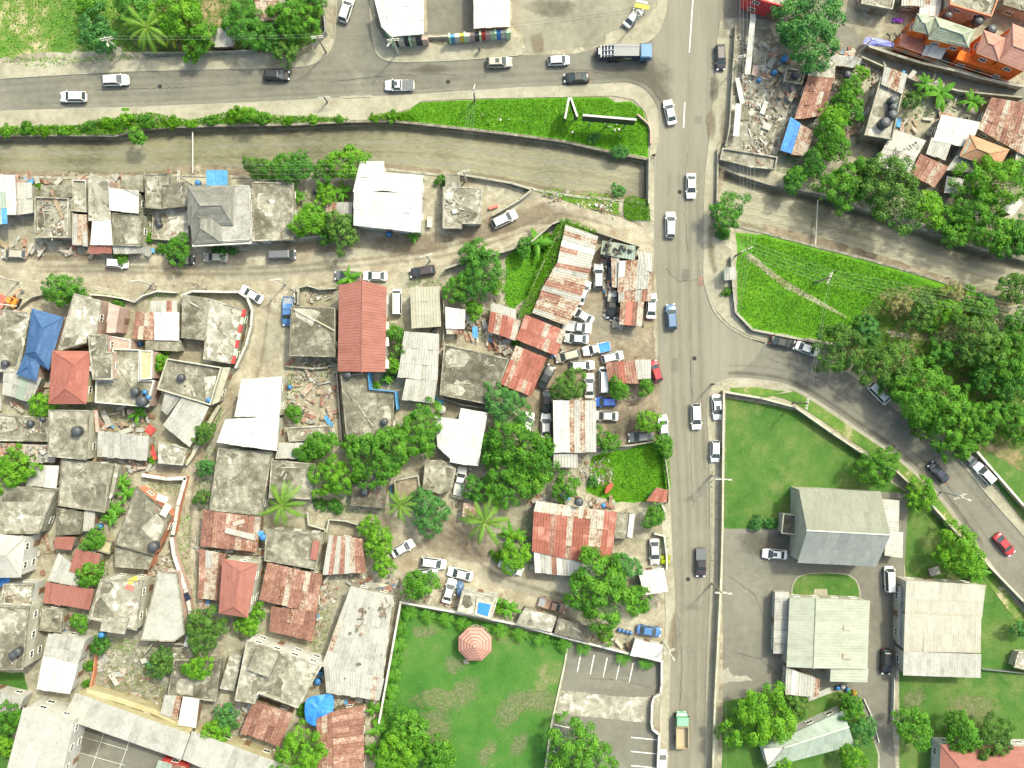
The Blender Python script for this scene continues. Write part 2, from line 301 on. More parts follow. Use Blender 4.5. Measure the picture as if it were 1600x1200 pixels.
leaf('lf_yel', (0.194,0.253,0.007), (0.344,0.426,0.013), (0.494,0.560,0.027))
leaf('lf_weed', (0.050,0.163,0.004), (0.088,0.236,0.006), (0.156,0.326,0.014), .35)
leaf('lf_grass', (0.048,0.160,0.014), (0.086,0.227,0.025), (0.150,0.293,0.045), .35)
leaf('lf_dry', (0.129,0.120,0.041), (0.215,0.206,0.077), (0.323,0.327,0.140), .2)
leaf('lf_palm', (0.048,0.133,0.013), (0.107,0.227,0.023), (0.204,0.320,0.043))

def decal(name, stops, amt=.8, sc=.6, lo=.38, hi=.62, ribbon=False):
    """thin soft-edged film on the ground (wear, oil, tyre dark): fades out by noise towards its rim"""
    m, n, b = base_mat(name, .9, .2); L = n.links.new; N = n.nodes.new; g = N('ShaderNodeNewGeometry')
    t = N('ShaderNodeTexNoise'); t.inputs['Scale'].default_value = sc; t.inputs['Detail'].default_value = 6; t.inputs['Roughness'].default_value = .65; L(g.outputs['Position'], t.inputs['Vector'])
    r = N('ShaderNodeValToRGB'); e = r.color_ramp.elements; e[0].position = .35; e[0].color = C(*stops[0]); e[1].position = .65; e[1].color = C(*stops[1])
    t2 = N('ShaderNodeTexNoise'); t2.inputs['Scale'].default_value = 2.5; t2.inputs['Detail'].default_value = 5; L(g.outputs['Position'], t2.inputs['Vector']); L(t2.outputs[0], r.inputs[0]); L(r.outputs[0], b.inputs['Base Color'])
    at = N('ShaderNodeAttribute'); at.attribute_name = 'fade'
    s_ = N('ShaderNodeMath'); s_.operation = 'MULTIPLY_ADD'; s_.inputs[1].default_value = .85; L(at.outputs['Fac'], s_.inputs[0])
    q = N('ShaderNodeMath'); q.operation = 'MULTIPLY_ADD'; q.inputs[1].default_value = 1.7; q.inputs[2].default_value = -.85; L(t.outputs[0], q.inputs[0]); L(q.outputs[0], s_.inputs[2])
    k = N('ShaderNodeMapRange'); k.interpolation_type = 'SMOOTHSTEP'; k.inputs[1].default_value = lo; k.inputs[2].default_value = hi; k.inputs[4].default_value = amt; L(s_.outputs[0], k.inputs[0])
    L(k.outputs[0], b.inputs['Alpha']); return m
decal('d_worn', ((.12,.135,.06), (.24,.22,.145)), .55, 1.1, .25, 1.0)
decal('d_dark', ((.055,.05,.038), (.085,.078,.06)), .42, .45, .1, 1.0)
decal('d_mud', ((.13,.10,.07), (.20,.165,.12)), .6, .45, .1, 1.0)
decal('d_pale', ((.24,.23,.19), (.31,.295,.24)), .38, .4, .1, 1.0)
decal('d_tyre', ((.085,.08,.062), (.115,.108,.085)), .15, .35, .0, 1.1)
decal('d_rut', ((.14,.115,.08), (.20,.17,.125)), .36, .4, .0, 1.0)
# ================================================================ the setting
NB = [(-900,225),(-100,214),(0,213),(100,212),(180,213),(215,204),(260,200),(350,197),(450,196),(545,191),(610,190),(650,194),(740,204),(800,211),(880,222),(960,240),(1012,250),
      (1116,258),(1150,272),(1200,288),(1280,303),(1360,330),(1450,362),(1540,392),(1620,412),(1800,450),(2500,600)]
SB = [(-900,275),(-100,274),(0,274),(100,277),(290,273),(400,276),(480,272),(560,268),(610,264),(665,270),(720,276),(790,284),(840,296),(900,306),(970,312),(1012,316),
      (1116,346),(1150,352),(1200,364),(1275,384),(1340,400),(1420,422),(1500,448),(1550,462),(1640,480),(1800,520),(2500,690)]
ZB = -1.8
def flat_sheet(name, pts, z, m, label=None, kind='structure', cat=None):
    w = ccw([V(p) for p in pts]); v = [Vector((p.x, p.y, z)) for p in w]
    o = wobj(name, v, [tuple(range(len(v)))], m); return tag(o, label, cat, kind=kind)
def slab(name, pts, z0, z1, m, kind='structure'):
    w = ccw([V(p) for p in pts]); v, f = prism([Vector((p.x, p.y, z0)) for p in w], [Vector((p.x, p.y, z1)) for p in w])
    return tag(wobj(name, v, f, m), kind=kind)
nb = [V(p) for p in NB]; sb = [V(p) for p in SB]; F = 1800
vs = [Vector((-F, nb[0].y, 0))]+nb+[Vector((F, nb[-1].y, 0)), Vector((F, F, 0)), Vector((-F, F, 0))]
n1 = len(vs); vs2 = [Vector((-F, -F, 0)), Vector((F, -F, 0)), Vector((F, sb[-1].y, 0))]+list(reversed(sb))+[Vector((-F, sb[0].y, 0))]
me = mesh(vs+vs2, [tuple(range(n1)), tuple(range(n1, n1+len(vs2)))], 'ground'); tag(obj('ground', me, 'ground'), kind='structure')
# channel: bed, retaining walls with a coping
def strip(a, b, off=0): return [(i, i+1, len(a)+i+1, len(a)+i) for i in range(len(a)-1)]
bv = [Vector((p.x, p.y, ZB)) for p in nb]+[Vector((p.x, p.y, ZB)) for p in sb]
tag(wobj('channel_bed', bv, [tuple(reversed(f)) for f in strip(nb, sb)], 'bed'), kind='structure')
def bankwall(pts, sgn, label):
    mb = MB()
    for i in range(len(pts)-1):
        a, b = pts[i], pts[i+1]; d = (b-a).normalized(); n = Vector((-d.y, d.x, 0))*sgn
        for z0, z1, t0, t1 in ((ZB-.1, -.0, .0, -.35), (.003, .16, .10, -.35)):
            q = [a+n*t0, b+n*t0, b+n*t1, a+n*t1]
            q = ccw(q); v, f = prism([Vector((p.x, p.y, z0)) for p in q], [Vector((p.x, p.y, z1)) for p in q]); mb.add(v, f)
    tag(mb.build('retaining_wall', 'stone'), label, 'wall')
bankwall(nb[:17], -1, 'long stone retaining wall on the north bank west of the bridge')
bankwall(nb[17:], -1, 'stone retaining wall on the north bank east of the bridge')
bankwall(sb[:16], 1, 'stone retaining wall on the south bank west of the bridge')
bankwall(sb[16:], 1, 'stone retaining wall on the south bank east of the bridge')
# shallow water: a broken film over the bed with standing ripples
m, n_, b_ = base_mat('water', .30, .45); L = n_.links.new; N = n_.nodes.new
g = N('ShaderNodeNewGeometry'); mp = N('ShaderNodeMapping'); mp.inputs['Rotation'].default_value = (0, 0, .45); mp.inputs['Scale'].default_value = (.8, 2.2, 1)
t = N('ShaderNodeTexNoise'); t.inputs['Scale'].default_value = 1.1; t.inputs['Detail'].default_value = 4; L(g.outputs['Position'], mp.inputs[0]); L(mp.outputs[0], t.inputs['Vector'])
t2 = N('ShaderNodeTexNoise'); t2.inputs['Scale'].default_value = .1; t2.inputs['Detail'].default_value = 5; L(g.outputs['Position'], t2.inputs['Vector'])
ma = N('ShaderNodeMath'); ma.operation = 'MULTIPLY_ADD'; ma.inputs[1].default_value = .34; L(t.outputs[0], ma.inputs[0])
mm = N('ShaderNodeMath'); mm.operation = 'MULTIPLY'; mm.inputs[1].default_value = .66; L(t2.outputs[0], mm.inputs[0]); L(mm.outputs[0], ma.inputs[2])
r = N('ShaderNodeValToRGB'); e = r.color_ramp.elements; e[0].position = .36; e[0].color = C(.078,.075,.038); e[1].position = .66; e[1].color = C(.20,.19,.122)
x = e.new(.5); x.color = C(.145,.137,.08); L(ma.outputs[0], r.inputs[0]); L(r.outputs[0], b_.inputs['Base Color'])
bp = N('ShaderNodeBump'); bp.inputs['Strength'].default_value = .4; bp.inputs['Distance'].default_value = .1; L(t.outputs[0], bp.inputs['Height']); L(bp.outputs[0], b_.inputs['Normal'])
wa = [a.lerp(b, .03) for a, b in zip(nb, sb)]; wb = [a.lerp(b, U(.86, .95)) for a, b in zip(nb, sb)]
tag(wobj('channel_water', [Vector((p.x, p.y, ZB+.05)) for p in wa+wb], [tuple(reversed(f)) for f in strip(wa, wb)], 'water'), kind='structure')
def silt(pts): tag(wobj('silt_bar', [Vector((q.x, q.y, ZB+.07+.02*(i % 2))) for i, q in enumerate(ccw([V(p_) for p_ in pts]))], [tuple(range(len(pts)))], 'mud'), kind='structure')
for pts in ([(-40,262),(60,264),(120,268),(200,270),(200,274),(-40,274)], [(260,258),(330,254),(400,262),(400,272),(280,270)], [(430,205),(470,200),(500,201),(480,206)], [(560,254),(640,256),(720,266),(700,274),(580,268)], [(880,292),(960,300),(1000,306),(1000,314),(900,305)], [(1190,345),(1280,366),(1400,402),(1500,436),(1480,442),(1380,410),(1200,362)]): silt(rough_edge(pts, 1.5, 6))
# ---- roads
NE = smooth_line([(-300,138),(-100,128),(0,123),(100,117),(200,112),(300,109),(400,107),(470,104),(495,98),(512,84),(522,64),(525,30),(526,-10),(527,-120)])
NE2 = smooth_line([(578,-120),(578,-5),(579,30),(582,62),(588,82),(600,93),(625,97),(700,95),(770,90),(815,86)])
SE = smooth_line([(-300,188),(0,173),(100,170),(200,168),(400,160),(560,152),(650,148),(800,138),(900,134),(970,130),(990,133),(1005,140),(1018,154),(1026,172),(1029,195)])
road_ew = NE+NE2+[(900,84),(948,70),(985,66),(1010,60),(1030,45),(1060,100),(1060,190)]+list(reversed(SE))
flat_sheet('road', road_ew, .016, 'asphalt')
WE = smooth_line([(1045,-120),(1043,0),(1040,20),(1032,45),(1020,60)],5)+smooth_line([(1029,190),(1028,215),(1021,250),(1020,300),(1022,345),(1022,400),(1026,450),(1027,500),(1030,600),(1038,690),(1047,760),(1050,850),(1055,940),(1048,1020),(1046,1100),(1044,1200),(1042,1400)],6)
EE = smooth_line([(1140,-120),(1132,0),(1128,20),(1122,60),(1117,120),(1110,200),(1104,250),(1100,300),(1099,380),(1099,430),(1104,456),(1115,485),(1135,508),(1165,526),(1195,536)],6)
EE2 = smooth_line([(1104,650),(1106,625),(1112,606),(1124,596),(1145,591)],6)
EE3 = smooth_line([(1108,700),(1110,800),(1110,900),(1106,1000),(1103,1100),(1102,1200),(1102,1400)],5)
flat_sheet('main_road', WE+list(reversed(EE+[(1180,560)]+list(reversed(EE2))+EE3)), .024, 'asphalt_ns')
RN = smooth_line([(1120,500),(1165,526),(1195,536),(1240,547),(1290,562),(1330,585),(1375,620),(1420,655),(1462,682),(1495,715),(1540,770),(1600,838),(1700,950),(1900,1180)],6)
RS = smooth_line([(1104,640),(1112,606),(1124,596),(1145,591),(1185,593),(1235,603),(1280,628),(1330,662),(1390,703),(1440,745),(1475,782),(1510,830),(1560,897),(1600,950),(1690,1070),(1850,1290)],6)
flat_sheet('side_road', RN+list(reversed(RS))+[(1090,640),(1090,500)], .020, 'asphalt')
flat_sheet('north_street', [(1122,-10),(1132,28),(1200,30),(1260,60),(1330,95),(1400,112),(1500,140),(1600,170),(1660,180),(1660,150),(1560,122),(1440,98),(1360,70),(1300,20),(1300,-120),(1140,-120)], .012, 'asphalt')
# ---- pavements (raised kerbs)
slab('pavement', NE[12:54]+[(508,40),(506,58),(492,78),(470,88),(440,84),(360,82),(290,86),(215,94),(160,98),(100,93),(0,100)], -.1, .12, 'pave')
slab('pavement', NE2[8:]+[(815,84),(815,70),(800,55),(795,66),(690,72),(668,66),(600,60),(588,40)], -.1, .12, 'pave')
slab('pavement', [(0,174)]+SE[13:31]+[(535,154),(541,170),(545,186),(470,184),(400,186),(372,176),(340,190),(200,190),(120,196),(0,202)], -.1, .12, 'pave')
slab('pavement', [(578,152)]+SE[37:]+[(1030,215),(1022,248),(1014,248),(1016,205),(1008,175),(990,156),(960,150),(880,152),(760,154),(660,158),(640,170),(590,186),(574,188),(573,172)], -.1, .12, 'pave')
flat_sheet('driveway', [(530,150),(582,148),(572,188),(546,188)], .03, 'pave')
slab('pavement', [(1045,-20),(1041,20),(1032,46),(1020,61),(1008,68),(945,72),(946,55),(955,50),(1000,40),(1025,12),(1030,-20)], -.1, .12, 'pave')
slab('pavement', [(1120,60)]+EE[20:70]+[(1108,462),(1120,487),(1140,508),(1168,524),(1197,534),(1250,548),(1290,560),(1290,548),(1255,538),(1200,528),(1170,518),(1150,495),(1146,440),(1142,390),(1118,370),(1118,345),(1122,300),(1122,230),(1142,200),(1148,60)], -.1, .10, 'pave')
def offs(line, d):
    q = np.array(line, float); t = np.gradient(q, axis=0); t /= np.linalg.norm(t, axis=1)[:, None]+1e-9
    return [tuple(r) for r in q+np.c_[-t[:, 1], t[:, 0]]*d]
def edge_slab(name, line, d0, d1, z, m):
    a = [V(p) for p in offs(line, d0)]; b = [V(p) for p in offs(line, d1)]; n = len(a); v = [Vector((p.x, p.y, z)) for p in a+b]+[Vector((p.x, p.y, -.05)) for p in a+b]; f = []
    for i in range(n-1): f += [(i, n+i, n+i+1, i+1), (2*n+i, i, i+1, 2*n+i+1), (n+i, 3*n+i, 3*n+i+1, n+i+1)]
    return tag(wobj(name, v, f, m), kind='structure')
edge_slab('pavement', RS[20:], 0, 5, .11, 'pave'); edge_slab('grass_verge', RS[24:], 4.6, 22, .09, 'field')
edge_slab('pavement', EE3, -1, -19, .10, 'pave')
slab('pavement', EE2+[(1165,593),(1215,600),(1240,612),(1200,618),(1130,612),(1130,702),(1108,702)], -.1, .115, 'pave')
slab('pavement', RN[50:]+[(1910,1170),(1700,932),(1600,822),(1545,757),(1500,705),(1465,676)], -.1, .12, 'pave')
slab('pavement', [(1022,260),(1022,345),(1010,345),(1010,260)], -.1, .11, 'pave')
slab('pavement', [(1046,760),(1050,850),(1055,940),(1048,1020),(1046,1100),(1044,1200),(1043,1300),(1030,1300),(1032,1200),(1030,1120),(1036,1040),(1040,960),(1035,850),(1032,790)], -.1, .09, 'pave')
# kerb stones edging the road
def kerb(line, label_unused=None, w=1.7, z=.135, m='kerb'):
    mb = MB(); q = [V(p) for p in line]
    for a, b in zip(q, q[1:]):
        L_ = (b-a).length
        if L_ < .05: continue
        d = (b-a)/L_; mb.box(((a.x+b.x)/2, (a.y+b.y)/2, z/2), (L_+.02, .17, z), math.atan2(d.y, d.x))
    tag(mb.build('kerb', m), kind='structure')
kerb(NE[12:76]); kerb(NE2[8:54]); kerb(SE[12:]); kerb(EE2); kerb(EE[54:]); kerb(EE3); kerb(RS[18:]); kerb(RN[8:])
# bridge over the channel
bt = [(1011,236),(1122,236),(1122,362),(1011,330)]
w = ccw([V(p) for p in bt]); v, f = prism([Vector((p.x, p.y, -1.0)) for p in w], [Vector((p.x, p.y, -.006)) for p in w])
tag(wobj('bridge_deck', v, f, 'kerb'), kind='structure')
# ---- open ground surfaces
flat_sheet('dirt_road', rough_edge([(-80,396),(60,394),(140,398),(240,400),(300,398),(400,390),(470,386),(560,376),(640,368),(700,352),(770,332),(840,308),(900,318),(1000,352),(1022,356),(1022,400),(960,372),(880,344),(860,348),(820,372),(760,398),(700,412),(640,424),(540,436),(450,448),(440,520),(430,590),(360,640),(320,700),(310,780),(305,860),(300,960),(285,960),(285,860),(290,760),(300,690),(360,570),(390,500),(400,460),(370,448),(290,442),(240,450),(205,462),(160,448),(80,440),(-80,436)], 2.2), .006, 'dirt')
flat_sheet('dirt_yard', rough_edge([(905,420),(945,380),(1000,400),(1022,420),(1022,520),(1030,600),(1040,690),(960,700),(935,705),(930,620),(860,620),(820,690),(810,640),(850,560),(885,510)], 2), .008, 'mud')
flat_sheet('dirt_lane', rough_edge([(560,800),(640,780),(700,770),(760,790),(800,850),(830,890),(930,905),(1000,925),(1045,950),(1050,985),(1030,1000),(960,985),(880,962),(800,940),(720,925),(640,905),(600,880)], 2), .010, 'dirt')
flat_sheet('forecourt', [(665,-40),(740,-40),(738,52),(668,54)], .012, 'lot')
M('asph_l', [(0, (.125,.12,.09)), (.45, (.175,.168,.13)), (1, (.23,.22,.175))], .12, .8, 7, fine=.14, stain=[((.07,.062,.045), .13, .60, .74, .6)])
flat_sheet('forecourt', rough_edge([(800,-30),(1030,-30),(1022,10),(1000,38),(950,52),(940,70),(820,84),(818,50),(800,40)], 1), .010, 'asph_l')
flat_sheet('forecourt', [(580,-30),(588,40),(600,62),(668,66),(668,50),(610,50),(592,20)], .011, 'lot')
flat_sheet('meadow', rough_edge([(-120,-60),(130,-60),(190,-40),(200,70),(130,80),(60,82),(0,92),(-120,95)], 3), .008, 'field')
flat_sheet('meadow', rough_edge([(130,-60),(510,-60),(500,60),(460,80),(300,82),(190,82),(180,-40)], 2), .006, 'scrub')
flat_sheet('weed_lot', [(640,172),(655,160),(760,155),(900,152),(950,152),(962,160),(985,158),(1005,172),(1013,205),(1013,246),(960,236),(880,219),(800,208),(740,201),(650,191),(600,187)], .010, 'weeds')
flat_sheet('weed_lot', rough_edge([(1150,362),(1200,368),(1280,388),(1400,420),(1500,450),(1560,470),(1540,520),(1420,530),(1300,535),(1175,515),(1152,490)], 1.5), .008, 'weeds')
flat_sheet('scrubland', rough_edge([(1380,450),(1460,448),(1560,470),(1640,470),(1700,760),(1600,790),(1560,740),(1500,690),(1440,650),(1380,600),(1330,560),(1310,530)], 3), .012, 'scrub')
flat_sheet('dirt_path', rough_edge([(1170,395),(1230,440),(1320,492),(1322,497),(1225,450),(1165,402)], .8), .016, 'dirt')
flat_sheet('dirt_path', rough_edge([(1385,518),(1460,522),(1500,500),(1560,480),(1620,470),(1620,500),(1560,520),(1500,560),(1480,535),(1390,526)], 2), .017, 'dirt')
flat_sheet('grass_verge', rough_edge([(1545,705),(1600,740),(1700,850),(1700,920),(1600,815),(1530,725)], 1), .125, 'lawn')
flat_sheet('lawn', [(1134,622),(1200,632),(1245,642),(1340,706),(1372,740),(1420,772),(1470,812),(1520,860),(1545,880),(1600,955),(1700,1080),(1700,1300),(1405,1300),(1405,1050),(1415,900),(1410,830),(1380,770),(1245,765),(1240,826),(1131,826)], .010, 'lawn')
flat_sheet('grass_verge', rough_edge([(1140,606),(1180,605),(1226,612),(1200,620),(1142,616)], .6), .125, 'field')
flat_sheet('church_yard', [(1129,826),(1240,826),(1240,765),(1420,770),(1412,905),(1400,1060),(1392,1115),(1400,1200),(1395,1300),(1370,1300),(1375,1180),(1350,1110),(1325,1080),(1235,1080),(1200,1080),(1130,1095)], .014, 'lot')
flat_sheet('garden', rough_edge([(1130,1095),(1235,1080),(1330,1082),(1352,1115),(1372,1180),(1370,1300),(1125,1300)], 1), .011, 'lawn')
fp = smooth_line([(1236,930),(1237,915),(1245,902),(1260,896),(1290,894),(1320,896),(1336,904),(1343,918),(1345,935)], 4)
slab('garden_bed', fp, -.05, .13, 'kerb'); 
cpt = V((1290,918)); flat_sheet('garden_lawn', [((p[0]-1290)*.96+1290, (p[1]-918)*.93+918) for p in fp], .15, 'lawn')
flat_sheet('path_slab', [(1272,920),(1292,920),(1293,936),(1270,936)], .16, 'pave')
flat_sheet('park_lawn', [(626,945),(720,962),(890,1000),(884,1040),(872,1090),(862,1130),(852,1200),(850,1300),(560,1300),(590,1180),(605,1060)], .010, 'lawn_w')
flat_sheet('parking_lot', [(890,1002),(1036,1034),(1034,1085),(1000,1090),(960,1088),(876,1080),(884,1040)], .014, 'lot')
flat_sheet('concrete_drive', rough_edge([(876,1080),(895,1080),(960,1088),(1016,1090),(1014,1130),(960,1124),(868,1114)], .7), .018, 'conc_l')
flat_sheet('parking_lot', [(868,1114),(930,1118),(1012,1128),(1028,1140),(1026,1300),(850,1300),(852,1200),(862,1140)], .014, 'lot')
flat_sheet('court', [(116,1128),(155,1122),(285,1182),(380,1230),(330,1320),(80,1320)], .012, 'lot')
flat_sheet('yard_grass', rough_edge([(-60,1050),(36,1050),(45,1075),(38,1110),(20,1150),(20,1300),(-60,1300)], 1.5), .012, 'lawn')
flat_sheet('yard_grass', rough_edge([(790,400),(850,360),(870,372),(850,440),(815,470),(800,490),(790,470)], 1.5), .012, 'weeds')
flat_sheet('yard_grass', rough_edge([(925,712),(985,700),(1040,688),(1046,760),(1040,785),(960,785),(915,770)], 1.5), .014, 'weeds')
flat_sheet('yard_ground', rough_edge([(1125,60),(1200,40),(1270,90),(1310,180),(1280,270),(1210,255),(1125,235)], 2), .015, 'conc_l')
flat_sheet('yard_ground', rough_edge([(140,1020),(340,1005),(345,1100),(290,1150),(140,1085)], 2), .016, 'conc_m')
flat_sheet('yard_ground', rough_edge([(452,585),(530,575),(535,690),(440,700)], 2), .016, 'dirt')
flat_sheet('rough_bank', rough_edge([(840,296),(900,305),(960,311),(968,335),(930,330),(860,306)], 1.2), .016, 'field')
# ---- painted markings
def line(x0, y0, x1, y1, w=1.3, z=.032, name='road_marking'):
    a, b = V((x0, y0)), V((x1, y1)); d = (b-a).normalized(); n = Vector((-d.y, d.x, 0))*w*S/2
    tag(wobj(name, [Vector((p.x, p.y, z)) for p in (a-n, b-n, b+n, a+n)], [(0, 1, 2, 3)], 'paint'), kind='structure')
line(1084,-20,1077,82, 1.5); line(1070,160,1068,200, 1.5); line(1023,165,1024,183,1)
for k in range(5): line(908+k*20.4, 1019+k*4.2, 902+k*20.2, 1050+k*4.2, 1.5, .020)
for y in (1152, 1174, 1196): line(986, y, 1027, y+4, 1.5, .020)
for y in (1132, 1152, 1172): line(866-(y-1132)*.12, y, 890-(y-1132)*.12-(14 if y > 1140 else 0), y+5, 1.5, .020)
for a in ((165,1138,140,1210),(203,1155,180,1220),(118,1148,200,1172),(110,1172,196,1196),(100,1198,190,1222)): line(*a, .6, .018, 'court_line')
flat_sheet('plaster_spill', rough_edge([(1120,1048),(1138,1043),(1146,1056),(1168,1056),(1176,1062),(1140,1066),(1126,1066)], 2, 5), .022, 'bleach')

ZN = [0]
def fade_patch(name, pts, z, m, kind='structure'):
    ZN[0] += 1; z += .0006*(ZN[0] % 10)         # fan with 1 at the centre and 0 at the rim
    rg = smooth_line(pts, 4, True); n = len(rg); cx = sum(q[0] for q in rg)/n; cy = sum(q[1] for q in rg)/n; vs = [V((cx, cy))]; fd = [1.0]; fs = []
    for j, (r_, f_) in enumerate(((.5, .9), (.8, .55), (1.0, 0.0))):
        for q in rg: vs.append(V((cx+(q[0]-cx)*r_, cy+(q[1]-cy)*r_))); fd.append(f_)
    for i in range(n): fs.append((0, 1+(i+1) % n, 1+i))
    for j in range(2):
        for i in range(n): a, b = 1+j*n+i, 1+j*n+(i+1) % n; fs.append((a, b, b+n, a+n))
    o = wobj(name, [Vector((v.x, v.y, z)) for v in vs], fs, m); a = o.data.attributes.new('fade', 'FLOAT', 'POINT'); a.data.foreach_set('value', fd); return tag(o, kind=kind)
def fade_ribbon(name, line, w, z, m):
    ZN[0] += 1; z += .0006*(ZN[0] % 10)
    a, b, c_ = offs(line, -w/2), line, offs(line, w/2); n = len(line); vs = [V(q) for q in list(a)+list(b)+list(c_)]; fd = [0]*n+[1 if 2 < i < n-3 else 0 for i in range(n)]+[0]*n; fs = []
    for r_ in range(2):
        for i in range(n-1): fs.append((r_*n+i, (r_+1)*n+i, (r_+1)*n+i+1, r_*n+i+1))
    o = wobj(name, [Vector((v.x, v.y, z)) for v in vs], fs, m); at = o.data.attributes.new('fade', 'FLOAT', 'POINT'); at.data.foreach_set('value', [float(x) for x in fd]); return tag(o, kind='structure')
for pts in ([(620,1100),(668,1070),(700,1080),(716,1060),(750,1050),(762,1085),(740,1104),(700,1120)], [(650,1110),(690,1095),(712,1120),(705,1165),(670,1185),(645,1150)], [(765,1115),(790,1080),(825,1068),(840,1085),(812,1130),(775,1150)], [(800,1090),(850,1072),(880,1085),(872,1115),(820,1115)], [(738,1185),(768,1150),(780,1170),(756,1202)], [(700,1020),(730,1035),(712,1060),(690,1045)], [(640,975),(690,985),(670,1000),(645,995)], [(800,1150),(830,1140),(820,1180),(795,1185)]): fade_patch('worn_patch', pts, .016, 'd_worn')
for pts in ([(1480,1080),(1560,1090),(1560,1130),(1480,1120)], [(1410,1080),(1450,1075),(1440,1110),(1412,1110)]): fade_patch('worn_patch', pts, .016, 'd_worn')
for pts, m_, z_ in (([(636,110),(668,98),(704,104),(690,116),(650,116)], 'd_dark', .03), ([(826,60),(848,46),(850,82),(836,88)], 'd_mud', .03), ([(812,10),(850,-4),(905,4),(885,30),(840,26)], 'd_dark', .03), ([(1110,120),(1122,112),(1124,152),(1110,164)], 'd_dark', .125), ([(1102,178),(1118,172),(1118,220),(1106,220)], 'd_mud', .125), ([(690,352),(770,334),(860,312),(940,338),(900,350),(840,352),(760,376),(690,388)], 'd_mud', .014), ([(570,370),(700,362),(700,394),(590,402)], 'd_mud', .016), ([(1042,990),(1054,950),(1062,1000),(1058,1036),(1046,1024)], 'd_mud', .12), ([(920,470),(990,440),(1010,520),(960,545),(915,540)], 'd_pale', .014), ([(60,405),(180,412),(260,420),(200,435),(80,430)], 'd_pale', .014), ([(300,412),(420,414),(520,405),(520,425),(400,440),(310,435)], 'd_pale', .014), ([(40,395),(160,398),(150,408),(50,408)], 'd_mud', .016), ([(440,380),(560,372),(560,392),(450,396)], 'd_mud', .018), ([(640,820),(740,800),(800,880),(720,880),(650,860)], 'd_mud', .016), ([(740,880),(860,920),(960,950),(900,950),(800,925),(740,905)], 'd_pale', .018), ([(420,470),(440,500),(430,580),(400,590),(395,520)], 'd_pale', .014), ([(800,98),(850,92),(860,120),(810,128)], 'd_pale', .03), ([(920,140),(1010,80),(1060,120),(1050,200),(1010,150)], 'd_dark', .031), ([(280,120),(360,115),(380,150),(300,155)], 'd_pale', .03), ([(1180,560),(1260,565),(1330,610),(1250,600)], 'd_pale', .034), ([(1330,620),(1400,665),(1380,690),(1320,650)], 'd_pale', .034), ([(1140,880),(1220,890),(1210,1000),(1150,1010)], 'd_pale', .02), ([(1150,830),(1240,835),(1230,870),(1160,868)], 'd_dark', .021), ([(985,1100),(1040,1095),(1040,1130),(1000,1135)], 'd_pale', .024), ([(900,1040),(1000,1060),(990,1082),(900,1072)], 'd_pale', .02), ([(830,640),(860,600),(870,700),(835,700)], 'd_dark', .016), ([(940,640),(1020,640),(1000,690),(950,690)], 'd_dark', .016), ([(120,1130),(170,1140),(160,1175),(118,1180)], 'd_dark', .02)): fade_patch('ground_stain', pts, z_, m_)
mid = lambda t: [(a[0]+(b[0]-a[0])*t, a[1]) for a, b in zip(smooth_line([(1040,230),(1040,400),(1045,600),(1056,760),(1060,900),(1060,1000),(1056,1200)], 8), smooth_line([(1100,230),(1099,400),(1104,600),(1110,760),(1110,900),(1106,1000),(1102,1200)], 8))]
for t in (.10, .34, .62, .86): fade_ribbon('tyre_track', mid(t), 13, .034, 'd_tyre')
sid = [((a[0]+b[0])/2, (a[1]+b[1])/2) for a, b in zip(RN[12:70], RS[12:70])]
fade_ribbon('tyre_track', offs(RS[14:72], -8), 11, .035, 'd_dark'); fade_ribbon('tyre_track', offs(RS[14:72], -20), 7, .034, 'd_tyre'); fade_ribbon('tyre_track', offs(RN[12:72], 14), 8, .034, 'd_tyre')
for d_ in (8, 20): fade_ribbon('tyre_track', offs(smooth_line([(-100,130),(0,125),(200,114),(400,109),(560,104),(700,100),(900,92)], 8), d_), 11, .034, 'd_tyre'); fade_ribbon('tyre_track', offs(SE[6:], -d_), 11, .034, 'd_tyre')
for ln in ([(0,418),(150,416),(300,420),(420,418),(540,408),(680,390),(800,358),(880,335),(1010,372)], [(0,425),(150,424),(300,428),(420,427),(545,417),(690,400),(790,372),(870,343)], [(425,440),(415,520),(400,590),(345,655),(310,730),(298,800),(295,900)], [(625,815),(700,840),(780,900),(880,930),(1000,955)]): fade_ribbon('wheel_rut', smooth_line(ln, 6), 9, .022, 'd_rut')
for i, (x, y) in enumerate(((1062,300),(1085,560),(1075,905),(1040,700),(700,128),(250,135))): mb_ = MB(); c_ = V((x, y)); mb_.lathe([(.38, 0), (.38, .012), (.30, .014)], 14, (c_.x, c_.y, .026)); tag(mb_.build('manhole_cover', 'tyre'), ['manhole cover on the bridge approach', 'manhole cover at the side road mouth', 'manhole cover beside the dark pickup', 'manhole cover at the yard kerb', 'manhole cover on the upper road right of the pickup', 'manhole cover on the upper road at left'][i], 'manhole')

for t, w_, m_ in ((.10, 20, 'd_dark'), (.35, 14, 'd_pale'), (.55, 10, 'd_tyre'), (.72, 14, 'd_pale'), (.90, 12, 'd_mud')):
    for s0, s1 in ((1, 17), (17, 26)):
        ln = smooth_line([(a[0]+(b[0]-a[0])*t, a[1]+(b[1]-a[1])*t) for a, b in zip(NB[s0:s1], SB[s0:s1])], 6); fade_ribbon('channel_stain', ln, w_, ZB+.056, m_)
fade_ribbon('kerb_dust', offs(smooth_line([(1028,215),(1021,250),(1020,300),(1022,345),(1022,400),(1026,450),(1027,500),(1030,600),(1038,690),(1047,760),(1050,850),(1055,940),(1048,1020),(1046,1100),(1044,1200)], 6), -6), 20, .036, 'd_pale')
fade_ribbon('kerb_dust', offs(smooth_line([(1122,60),(1117,120),(1110,200),(1104,250),(1100,300),(1099,380),(1099,430)], 6), 6), 18, .036, 'd_pale'); fade_ribbon('kerb_dust', offs(EE3, 5), 14, .036, 'd_pale')
